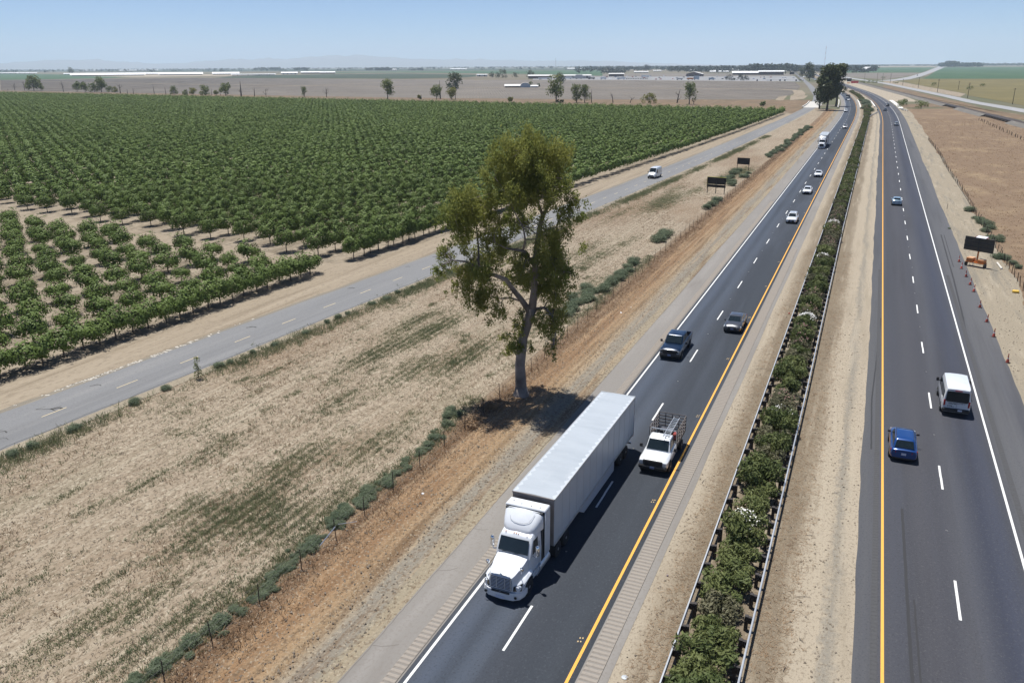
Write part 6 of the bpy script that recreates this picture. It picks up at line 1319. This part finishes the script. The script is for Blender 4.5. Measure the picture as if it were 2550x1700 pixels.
CREEK = [(-972.0, 737.5, 18.2, 17.5, 'b'), (-1018.5, 745.8, 5.5, 9.4, 'd'), (-1004.2, 748.9, 4.4, 11.5, 'd'), (-980.9, 753.9, 6.5, 8.3, 'b'), (-897.3, 719.2, 6.1, 12.7, 'd'), (-879.3, 723.2, 8.2, 10.7, 'b'), (-853.3, 712.7, 11.0, 10.5, 'b'), (-841.3, 715.4, 13.0, 10.0, 'b'), (-832, 717, 12, 15.5, 'b'), (-822.8, 719.6, 8.9, 6.7, 'b'), (-815.2, 721.3, 6.0, 5.7, 'y'), (-776.1, 693.4, 5.7, 10.2, 's'), (-752.2, 681.6, 1.9, 4.9, 's'), (-740.4, 678.8, 2.0, 5.7, 's'), (-721.1, 689.0, 2.8, 10.6, 'd'), (-691.8, 676.6, 2.2, 6.9, 's'), (-672.0, 668.1, 6.2, 8.1, 'b'), (-653.2, 664.9, 5.3, 5.0, 'b'), (-641.2, 662.7, 7.8, 7.1, 'y'), (-1028.4, 743.7, 2.2, 2.3, 's'), (-628.4, 665.9, 10.0, 9.1, 'b'), (-617.4, 663.6, 2.6, 7.4, 'd'), (-610.6, 662.8, 5.1, 4.9, 'b'), (-606.5, 663.8, 2.6, 7.4, 'd'), (-597.4, 661.1, 10.2, 11.0, 'b'), (-572.6, 655.2, 5.0, 13.9, 's'), (-559.2, 658.6, 4.2, 8.0, 's'), (-539.6, 651.8, 7.4, 7.1, 'd'), (-494.8, 652.0, 4.8, 8.8, 't'), (-469.6, 651.8, 5.5, 9.5, 'd'), (-389.0, 627.9, 10.0, 15.8, 'b'), (-360.2, 631.7, 3.6, 3.4, 'y'), (-358.3, 632.3, 1.2, 4.0, 's'), (-349.0, 642.4, 8.8, 11.6, 'b'), (-348.5, 648.3, 3.0, 15.2, 'd'), (-480.1, 932.8, 20.5, 18.0, 'g'), (-330.3, 634.1, 7.2, 9.6, 'y'), (-329.6, 639.9, 5.1, 9.0, 'd'), (-264.6, 608.6, 5.0, 3.5, 'y'), (-227.6, 610.9, 11.2, 17.9, 'b'), (-439.5, 1197.3, 16.6, 15.8, 'g'), (-221.7, 604.7, 6.5, 2.2, 'g'), (-209.9, 608.0, 7.8, 13.3, 'b'), (-204.0, 609.7, 7.1, 13.3, 'b'), (-198.1, 608.3, 2.6, 9.9, 'd'), (-415.7, 1048.9, 4.5, 4.1, 'b'), (-454.0, 1114.3, 7.3, 5.2, 'b'), (-182.6, 612.6, 3.2, 7.2, 's'), (-169.2, 611.9, 4.5, 4.3, 's'), (-154.8, 611.5, 11.6, 7.2, 'y'), (-136.1, 621.2, 5.7, 10.0, 's'), (-123.5, 603.3, 7.9, 14.5, 'b'), (-120.4, 604.2, 3.7, 3.5, 'd'), (-71.1, 591.9, 4.0, 2.8, 'b')]
SPECIAL = {(-972.0, 737.5): 'broad green tree standing furthest along the orchard edge from the highway', (-227.6, 610.9): 'tallest willow behind the orchard edge, tapering crown on a bare trunk', (-389.0, 627.9): 'narrow green tree with a dark ivied trunk behind the orchard edge', (-123.5, 603.3): 'feathery pale green tree behind the orchard nearest the highway', (-154.8, 611.5): 'broad yellow green bush at the orchard edge near the feathery tree', (-480.1, 932.8): 'big dark gum tree standing in the middle of the vineyard', (-439.5, 1197.3): 'dark gum tree in the vineyard beside the farm sheds', (-572.6, 655.2): 'tall bare snag leaning over the orchard edge', (-136.1, 621.2): 'forked black snag beside the feathery pale tree', (-349.0, 642.4): 'round green tree with several trunks before the big dark gum', (-330.3, 634.1): 'bright green leafy stump with bare white limbs beside it', (-221.7, 604.7): 'low dark bush at the foot of the tallest willow', (-71.1, 591.9): 'small green bush beside the frontage road bridge rail', (-415.7, 1048.9): 'small round tree standing alone by the farm yard pole', (-454.0, 1114.3): 'green tree behind the farm sheds in the vineyard'}
for (x, y, w, h, k) in CREEK:
    s = SPECIAL.get((x, y))
    if k in 'ds': dead_tree('dead_tree', s or ('short dead trunk standing along the creek behind the orchard' if k == 's' else 'bare grey dead tree along the creek behind the orchard'), x, y, w, h, None if s else ('dead trunks along the creek' if k == 's' else 'dead trees along the creek'), k == 's')
    else: far_tree('creek_tree' if k != 'g' else 'gum_tree', s or ('green willow tree along the creek behind the orchard' if k in 'bt' else 'low yellow green bush along the creek behind the orchard'), 'tree' if k != 'y' else 'bush', x, y, w, h, M[{'b': 'brush', 't': 'brush', 'y': 'brush_y', 'g': 'gum2'}[k]], None if s else ('willows along the creek' if k in 'bt' else 'yellow bushes along the creek'), trunk=.04 if k == 'y' or h < w * .95 else (.16 if k != 'g' else .1))
g2 = far_tree('gum_tree', 'huge dark gum tree clump where the frontage road meets the bridge', 'tree', -27.9, 546, 13.0, 25.0, M['gum2'], n=1300, trunk=.10, top=1, seed=8)
far_tree('gum_tree', 'slender dark gum behind the huge clump on its frontage road side', 'tree', -33.5, 566, 7.0, 20.0, M['gum2'], n=450, trunk=.1, top=1, seed=9)
far_tree('gum_tree', 'leaning dark gum rising highest behind the huge clump on its highway side', 'tree', -25.2, 600, 10.5, 26.5, M['gum2'], n=700, trunk=.18, top=1, seed=10)
far_tree('gum_tree', 'second dark gum tree further along the highway median verge', 'tree', -109.2, 1498.9, 17, 26.0, M['gum2'], n=420, trunk=.15, top=1, seed=12)
far_tree('gum_tree', 'third and most distant dark gum tree beside the frontage road', 'tree', -160.4, 1975.6, 12.5, 17.0, M['gum2'], n=260, trunk=.1, top=1, seed=13)
FART = [(-833.4, 1807.8, 16.9, 12.9, 'dark round tree by the white shed beyond the vineyard'), (-820.4, 1812.0, 11.9, 11.3, 'small dark tree next to the round one beyond the vineyard'), (-806.4, 1808.3, 23.8, 17.3, 'largest dark tree of the row beyond the vineyard'), (-784.1, 1834.4, 20.0, 11.4, 'wide low dark tree in the row beyond the vineyard'), (-728.3, 1784.8, 18.3, 15.6, 'dark tree closing the row beside the long farm shed'), (-884.4, 3426.5, 31.4, 24.8, 'big round tree standing alone in the far green field'), (-1082.3, 3609.1, 22.4, 11.4, 'low tree beside the lone round tree in the far green field'), (-243.0, 1511.7, 12.2, 9.2, 'round green tree at the front of the gravel lot'), (-234.4, 1512.4, 5.9, 4.2, 'small bush between the two trees of the gravel lot'), (-222.9, 1513.4, 12.9, 9.7, 'wider grey green tree at the front of the gravel lot'), (-214, 1520, 9.2, 7.8, 'lower grey tree leaning on the wide one in the gravel lot'), (-240, 2420, 5.0, 13.6, 'first dark cypress behind the long white roofed building'), (-196, 2440, 6.0, 14, 'second dark cypress behind the long white roofed building'), (-184, 2455, 5.5, 13, 'third dark cypress behind the long white roofed building'), (-3300, 2700, 22, 30, 'tall lone gum tree rising above the far dairy sheds')]
for (x, y, w, h, lb) in FART: far_tree('far_tree', lb, 'tree', x, y, w, h, M['gum2'] if 'dark' in lb or 'gum' in lb else M['treeline'], None, trunk=.06 if h < 20 else .15, n=160)
for (x, y, w, h) in [(-23, 1312, 9, 4), (-14, 1318, 11, 4.5), (-8, 1308, 9, 4), (25, 579, 9, 5), (16, 626, 6, 4), (13.5, 592, 6, 4.5), (28, 610, 7, 3), (113, 1160, 8, 3), (88, 1010, 9, 4), (62, 1180, 7, 4), (4.5, 1700, 12, 4), (20, 1310, 10, 3)]:
    far_tree('roadside_bush', 'low green bush on the sandy ground between the highway and the railway', 'bush', x, y, w, h, M['brush'], 'bushes between highway and railway', trunk=.03, n=90)
def treeline():
    g = np.random.default_rng(21); var = [leaves(np.c_[g.normal(size=(9, 2)) * .28, .35 + .5 * g.random(9)], np.full(9, .22), 44, .26, g, aspect=1.5, up=.4) for _ in range(10)]
    def at(px, d): a = math.atan((px - 1275) / 2018.8 * .9468) - R(23.516); return (d * math.sin(a), d * math.cos(a))
    pos, sc = [], []
    def add(n, p0, p1, d0, d1, h0, h1):
        for _ in range(n):
            x, y = at(g.uniform(p0, p1), math.sqrt(g.uniform(d0 ** 2, d1 ** 2))); pos.append((x, y, 0)); sc.append(g.uniform(h0, h1) * 1.25)
    add(900, 1440, 2000, 2900, 7500, 9, 17); add(130, 1680, 2010, 2700, 4200, 11, 19); add(60, 1880, 1985, 2600, 3400, 16, 24); add(420, 1990, 2190, 2900, 6000, 9, 17); add(60, 2040, 2085, 3200, 3600, 10, 16)
    add(700, -200, 1440, 5200, 12000, 9, 17); add(50, 640, 700, 6500, 7500, 14, 22); add(30, 740, 770, 6000, 6400, 14, 20); add(50, 940, 980, 5200, 5600, 12, 18); add(26, 1020, 1060, 5200, 5600, 8, 14); add(30, 915, 930, 5600, 6000, 10, 16)
    add(900, 2000, 2700, 8200, 13000, 9, 12); add(220, 2346, 2450, 6000, 6700, 14, 24); add(50, 2365, 2385, 6100, 6300, 24, 32); add(160, 2440, 2760, 8200, 9200, 12, 22); add(60, 1505, 1560, 2700, 3000, 5, 9); add(40, 2050, 2170, 2600, 2900, 4, 8)
    pos, sc = np.array(pos), np.array(sc); V = inst(var, pos, g.random(len(pos)) * 6.28, sc)
    o = link_mesh('distant_trees', mesh_np('distant_trees', V), M['treeline']); tag(o, 'hazy belt of town and farm trees along the horizon', 'distant trees', kind='stuff')
treeline()

# ------------------------------------------------------------------ far buildings
M['whiteroof'] = P('white sheet roof', (.72, .72, .71), .5); M['greyroof'] = P('pale grey roof', (.55, .54, .52), .6); M['wall_dark'] = P('dark brown wall', (.085, .05, .045), .8); M['wall_pale'] = P('pale wall', (.50, .49, .47), .8); M['wall_shade'] = P('open shed side', (.10, .09, .085), .9); M['wall_blue'] = P('grey blue wall', (.36, .42, .48), .7)
def shed(name, label, x, y, w, dep, h, roof, wall, rz=None, pitch=.25, ridge='x', group=None, door=True, eave=.55):
    rz = -math.atan2(x, y) if rz is None else rz; t = thing(name, label, 'building', (x, y, 0), rz, group); he = h * eave
    b = MB(); b.box((0, dep / 2, he / 2), (w, dep, he)); 
    if ridge == 'y': b.add([(-w / 2, 0, he), (w / 2, 0, he), (0, 0, h * .97), (-w / 2, dep, he), (w / 2, dep, he), (0, dep, h * .97)], [(0, 1, 2), (5, 4, 3)])
    else: b.add([(-w / 2, 0, he), (-w / 2, dep, he), (-w / 2, dep / 2, h * .97), (w / 2, 0, he), (w / 2, dep, he), (w / 2, dep / 2, h * .97)], [(2, 1, 0), (3, 4, 5)])
    b.build('wall', wall, t)
    o = w * .02 + .4; b = MB(); tk = .25
    if ridge == 'x':
        b.slab([(-w / 2 - o, -o, he), (w / 2 + o, -o, he), (w / 2 + o, dep / 2, h), (-w / 2 - o, dep / 2, h)], tk); b.slab([(w / 2 + o, dep + o, he), (-w / 2 - o, dep + o, he), (-w / 2 - o, dep / 2, h + .01), (w / 2 + o, dep / 2, h + .01)], tk)
    else:
        b.slab([(-w / 2 - o, dep + o, he), (-w / 2 - o, -o, he), (0, -o, h), (0, dep + o, h)], tk); b.slab([(w / 2 + o, -o, he), (w / 2 + o, dep + o, he), (0, dep + o, h + .01), (0, -o, h + .01)], tk)
    b.build('roof', roof, t)
    if door and w > 14:
        for k in range(min(4, int(w / 12))): q = MB(); q.box((-w / 2 + w * (k + .5) / min(4, int(w / 12)), -.06, he * .42), (3.6, .1, he * .8)); q.build('doorway', M['wall_shade'], t)
    return t
W_, G_, D_ = M['whiteroof'], M['greyroof'], M['wall_shade']
shed('dairy_shed', 'longest white roofed dairy shed on the far plain', -2540, 2230, 235, 34, 10, W_, D_, eave=.35)
shed('dairy_shed', 'white roofed dairy shed between the two longest ones', -2760, 2640, 90, 30, 8, W_, D_, eave=.4)
shed('dairy_shed', 'white roofed dairy shed with dark gable ends on the far plain', -2405, 2438, 150, 36, 10, W_, D_, eave=.35)
shed('dairy_shed', 'white dairy shed adjoining the dark gabled one', -2300, 2560, 95, 30, 9.5, W_, D_, eave=.4)
shed('dairy_shed', 'low pale shed behind dark bushes at the far end of the plain', -4400, 3200, 95, 30, 6, W_, M['wall_pale']); shed('dairy_shed', 'second low pale shed near the far end of the plain', -4180, 3150, 90, 30, 6, W_, M['wall_pale'])
shed('dairy_shed', 'low white roof under the tall lone gum tree', -3280, 2670, 40, 16, 6, W_, M['wall_pale']); shed('long_shed', 'long low white shed on the open plain beyond the sheds', -1956, 2310, 140, 14, 5, W_, M['wall_pale'], eave=.7)
shed('farm_shed', 'first white roof of the trio of farm sheds', -2043, 2613, 58, 24, 9, W_, M['wall_blue']); shed('farm_shed', 'middle white roof of the trio of farm sheds', -2130, 2860, 74, 24, 9, W_, D_); shed('farm_shed', 'last white roof of the trio of farm sheds', -2040, 2850, 58, 22, 8.5, W_, M['wall_dark'])
for (x, y, w, lb) in ((-7000, 5900, 160, 'hazy pale shed far beyond the lone gum tree'), (-5900, 5500, 300, 'hazy long pale shed near the horizon'), (-3050, 5000, 60, 'hazy white house beside the dark tree group near the horizon'), (-2700, 5300, 110, 'hazy pale warehouse near the horizon'), (-1750, 5200, 220, 'hazy pale yard building on the horizon'), (-1300, 5600, 160, 'hazy long roof on the horizon left of the mast')): shed('far_shed', lb, x, y, w, 30, 9, W_, M['wall_pale'], eave=.6)
shed('tarp_shed', 'open farm shed with a wide sloping pale roof in the vineyard', -432, 1000, 20, 12, 4.2, M['greyroof'], M['wall_shade'], eave=.5, door=False)
def quonset():
    t = thing('round_roof_barn', 'rounded grey roofed barn beside the open farm shed', 'building', (-417, 1006, 0), -math.atan2(-417, 1006)); b = MB(); n = 10; L_ = 15
    b.add([(6.5 * math.cos(math.pi * k / n), y, 2.0 + 4.2 * math.sin(math.pi * k / n)) for y in (0, L_) for k in range(n + 1)], [(k, k + 1, k + n + 2, k + n + 1)[::-1] for k in range(n)]); b.build('roof', P('weathered barn roof', (.42, .38, .34), .8, noise=.2, nscale=.3), t)
    b = MB(); b.box((0, L_ / 2, 1.0), (12.8, L_ - .4, 2.0)); b.add([(6.3 * math.cos(math.pi * k / n), .3, 1.99 + 4.0 * math.sin(math.pi * k / n)) for k in range(n + 1)], [tuple(range(n + 1))]); b.build('wall', M['wall_blue'], t)
quonset()
shed('farm_shed', 'low lean-to shed at the end of the round roofed barn', -406, 1010, 9, 8, 3.2, G_, M['wall_blue'], door=False)
shed('white_shed', 'long white shed left of the dark tree row beyond the vineyard', -961, 2022, 27, 10, 6, W_, M['wall_pale'], eave=.8)
shed('packing_shed', 'brown walled packing shed with a pale roof behind the dark gum', -668, 1694, 50, 18, 8, G_, M['wall_dark'], eave=.7); shed('packing_shed', 'long pale roofed packing shed behind white trailers', -596, 1720, 62, 18, 8, G_, M['wall_pale'], eave=.75)
shed('barn', 'brown barn with a pale roof beyond the lot full of trailers', -594, 2014, 36, 18, 8, G_, M['wall_dark'], eave=.75); shed('barn', 'big brown gabled barn with its dark end facing the vineyard', -404, 2009, 36, 40, 10.5, G_, M['wall_dark'], ridge='y', eave=.55, rz=.08)
shed('market_building', 'long low building with a bright sloping roof behind the lot trees', -324, 2310, 76, 22, 9.5, W_, M['wall_dark'], eave=.55); shed('market_building', 'taller wing of the long building with a bright flat roof', -262, 2290, 62, 24, 11, W_, M['wall_dark'], eave=.75)
shed('warehouse', 'bright low warehouse among trees beyond the bend', -150, 3300, 62, 20, 9, W_, M['wall_pale'], eave=.7); shed('warehouse', 'low grey wing of the large barn across the green field', -70, 3420, 46, 22, 9, G_, M['wall_blue'], eave=.6); shed('big_barn', 'large grey barn with a dark gable across the green field', -38, 3400, 44, 60, 15, G_, M['wall_shade'], ridge='y', eave=.35, rz=.35, door=False)
shed('warehouse', 'wide hazy grey warehouse behind the gum trees', -330, 5200, 130, 40, 15, M['wall_blue'], M['wall_blue'], eave=.9)
g = np.random.default_rng(33)
for k in range(22): x = -g.uniform(260, 900); y = g.uniform(2900, 4400); shed('town_building', 'hazy pale roof scattered among the town trees', x, y, g.uniform(25, 70), 16, g.uniform(5, 7), W_ if k % 2 else G_, M['wall_pale'], group='roofs among the town trees', door=False)
# trailers, lorries and cars standing in the lot
def crate_trailer(lb, x, y, w, h, mat, group=None):
    t = thing('parked_trailer', lb, 'trailer', (x, y, .1), -math.atan2(x, y) + random.uniform(-.1, .1), group); MB().box((0, 1.3, h / 2 + .5), (w, 2.6, h - 1.0)).build('body', mat, t)
    b = MB(); b.box((-w * .35, 1.3, .5), (w * .2, 2.4, .9)); b.box((w * .3, 1.3, .5), (w * .12, 2.4, .9)); b.build('wheels', M['tyre'], t)
for (lb, x, y, w, h, m) in (('white box trailer at the end of the lot near the packing sheds', -498, 1600, 12, 4.6, W_), ('white box trailer beside the open lorry rack in the lot', -462, 1601, 16, 4.1, W_), ('white box trailer in front of the open steel rack', -486, 1876, 18, 5, W_), ('orange box trailer in the lot before the brown gabled barn', -320.8, 1565, 11, 3.7, M['orange']), ('tall grey trailer beside the orange one in the lot', -310.8, 1570, 10, 7, M['wall_blue']), ('blue lorry trailer right of the tall grey trailer', -279.8, 1550, 10, 4.1, M['wall_blue']), ('grey trailer left of the orange one in the lot', -337, 1548, 11, 3.7, M['wall_pale']), ('white trailer behind the dark gum tree beyond the vineyard', -618, 1592, 25, 3.6, W_), ('second white trailer behind the dark gum tree', -584, 1634, 20, 4.4, W_), ('tall white tank trailer beside the packing shed', -562, 1640, 14, 8.5, M['wall_pale']), ('dark container by the packing sheds', -528, 1617, 13.5, 3.6, M['wall_shade'])): crate_trailer(lb, x, y, w, h, m)
b = MB()
for k in range(13): b.box((-456 + 3.3 * k, 1618 + .3 * k, 1.2), (.6, 2.4, 2.3))
b.box((-436, 1620, 2.3), (44, 2.6, .5)); tag(b.build('steel_rack', M['wall_shade']), 'long low black steel rack in the gravel lot', 'rack')
carm = []
for nm, col in (('white', (.75, .75, .75)), ('dark', (.04, .04, .05)), ('silver', (.45, .46, .48)), ('blue', (.05, .10, .22)), ('red', (.30, .05, .04))):
    q = MB(); q.box((0, 0, .62), (1.9, 4.6, .75), bev=.2); q.box((0, -.2, 1.25), (1.7, 2.6, .65), taper=.8, bev=.1); me = q.mesh('parked_car'); me.materials.append(paint('lot ' + nm, col)); carm.append((nm, me))
for k in range(64):
    y = g.choice([1500, 1590, 1640, 1790, 1840, 1900, 1950, 1985]) + g.normal() * 10; x = -g.uniform(125, 560) * y / 1700.
    if y < 1560 and x < -300: continue
    nm, me = carm[int(g.integers(5))]; o = bpy.data.objects.new('parked_car', me); C.objects.link(o); o.location = (x, y, .1); o.rotation_euler = (0, 0, g.uniform(0, 3)); o.scale = (1.15, 1.15, 1.15); tag(o, 'small %s car parked in the far gravel lot' % nm, 'car', '%s cars parked in the far lot' % nm)
for k in range(5): x = -190 + (20, 55, 78, 90, 118)[k] * .62; nm, me = carm[1]; o = bpy.data.objects.new('parked_tractor', me); C.objects.link(o); o.location = (x - 8, 1440, .1); o.scale = (1.3, .8, 2.0); tag(o, 'dark tractor standing in line along the near edge of the gravel lot', 'tractor', 'tractors along the lot edge')

# ------------------------------------------------------------------ poles, masts, far sign boards
M['pole'] = P('dark timber pole', (.055, .043, .036), .9)
def pole(lb, x, y, h, group, arms=1):
    t = thing('utility_pole', lb, 'utility pole', (x, y, 0), .9, group); MB().tube([(0, 0, 0), (0, 0, h)], [.24, .15], 6).build('post', M['pole'], t)
    for k in range(arms): MB().box((0, .12, h - .5 - 1.1 * k), (2.8, .18, .2)).build('crossarm', M['pole'], t)
for i, (x, y, h) in enumerate([(12.7, 1322.1, 12.9), (26.6, 1198.6, 7.8), (40.2, 1071.2, 11.7), (51.9, 920.1, 12.2), (76.1, 1006.8, 9.0), (65.7, 768.4, 11.9), (84, 660, 10.5), (-26.4, 1626.9, 9.5), (-5.9, 1602.7, 10.1), (2.7, 1508.9, 11.1)]): pole('dark timber utility pole beside the road along the ripening field', x, y, h, 'utility poles by the ripening field', 2 if i in (3, 5) else 1)
for k in range(14): y = 1450 + 105 * k; pole('thin utility pole in the row between the lot and the frontage road', float(Fx(y)) - 9, y, 10, 'utility poles along the frontage road')
def mast(lb, x, y, h, w, striped=True):
    t = thing('radio_mast', lb, 'radio mast', (x, y, 0)); ms = [P('mast red', (.45, .12, .09), .6), P('mast white', (.6, .6, .6), .6)] if striped else [P('mast grey', (.3, .31, .33), .6)]; n = 9
    for k in range(n):
        b = MB(); z0, z1 = h * k / n, h * (k + 1) / n
        for a in range(3): c_, s_ = math.cos(a * 2.094), math.sin(a * 2.094); b.tube([(w * c_, w * s_, z0), (w * c_, w * s_, z1)], .16, 4); c2, s2 = math.cos((a + 1) * 2.094), math.sin((a + 1) * 2.094); b.tube([(w * c_, w * s_, z0), (w * c2, w * s2, z1)], .09, 3)
        b.build('lattice_section', ms[k % len(ms)], t)
mast('tall red and white lattice radio mast rising above the far trees', -206, 3500, 90, 1.0); mast('thin grey mast standing alone far across the fields', -1575, 4215, 62, .9, False)
def far_board(lb, x, y, w, z0, z1, m):
    t = thing('road_sign', lb, 'sign', (x, y, 0), .2); MB().box((0, 0, (z0 + z1) / 2), (w, .2, z1 - z0)).build('board', m, t)
    for s in (-1, 1): q = MB(); q.box((s * w * .35, .16, z1 / 2), (.2, .1, z1)); q.build('post', M['pole'], t)
far_board('dark sign board beside the far bend right of the gum trees', -42, 1330, 6.5, 2.2, 6.5, M['board']); far_board('red and white sign board beside the far bend, right of the dark board', -32.5, 1262, 9.5, 1.2, 4.2, P('red sign', (.55, .05, .06), .6)); far_board('dark billboard beside the distant frontage road near the lot', -172, 1870, 9, 6, 11, M['board'])
b = MB(); b.box((-41.5, 1302, .8), (4, 2, 1.2), bev=.2); tag(b.build('orange_barrier', M['orange']), 'small orange barrier at the far bend under the dark board', 'barrier')

# ------------------------------------------------------------------ hazy mountains
def hills():
    g = np.random.default_rng(4); n = 120; V = []; F = []; rows = 10
    for i in range(n + 1):
        a = R(-75 + 66 * i / n); f = i / n
        pk = 560 * (.55 + .25 * math.sin(3.1 + f * 5.5) + .10 * math.sin(f * 23) + .06 * math.sin(f * 51 + 1)) * min(1, (1 - f) * 2.2)
        for j in range(rows):
            t = j / (rows - 1); d = 23000 + 5200 * t; z = pk * math.sin(t * math.pi * .5) * (1 + .10 * math.sin(i * 1.7 + j * 1.3) + .06 * g.normal()) - 2
            V.append((d * math.sin(a), d * math.cos(a), z if j else -3))
    for i in range(n):
        for j in range(rows - 1): F.append((i * rows + j, i * rows + j + 1, (i + 1) * rows + j + 1, (i + 1) * rows + j))
    me = bpy.data.meshes.new('hills'); me.from_pydata(V, [], F); me.update()
    if me.polygons[10].normal.z < 0: me.flip_normals()
    me.polygons.foreach_set('use_smooth', [True] * len(me.polygons)); tag(link_mesh('hills', me, P('dry hills', (.17, .15, .12), .95)), kind='structure')
hills()

# ------------------------------------------------------------------ haze
def haze():
    b = MB(); b.box((0, 0, 349), (70000, 70000, 702)); m = bpy.data.materials.new('haze'); m.use_nodes = True; N = m.node_tree.nodes; N.clear()
    o = N.new('ShaderNodeOutputMaterial'); v = N.new('ShaderNodeVolumePrincipled'); v.inputs['Color'].default_value = (.72, .86, 1.0, 1); v.inputs['Density'].default_value = HAZE; v.inputs['Anisotropy'].default_value = 0.0
    m.node_tree.links.new(v.outputs[0], o.inputs['Volume']); ob = b.build('haze', m); tag(ob, 'pale summer haze over the whole plain', 'haze', kind='stuff')
HAZE = 6.5e-5
haze()
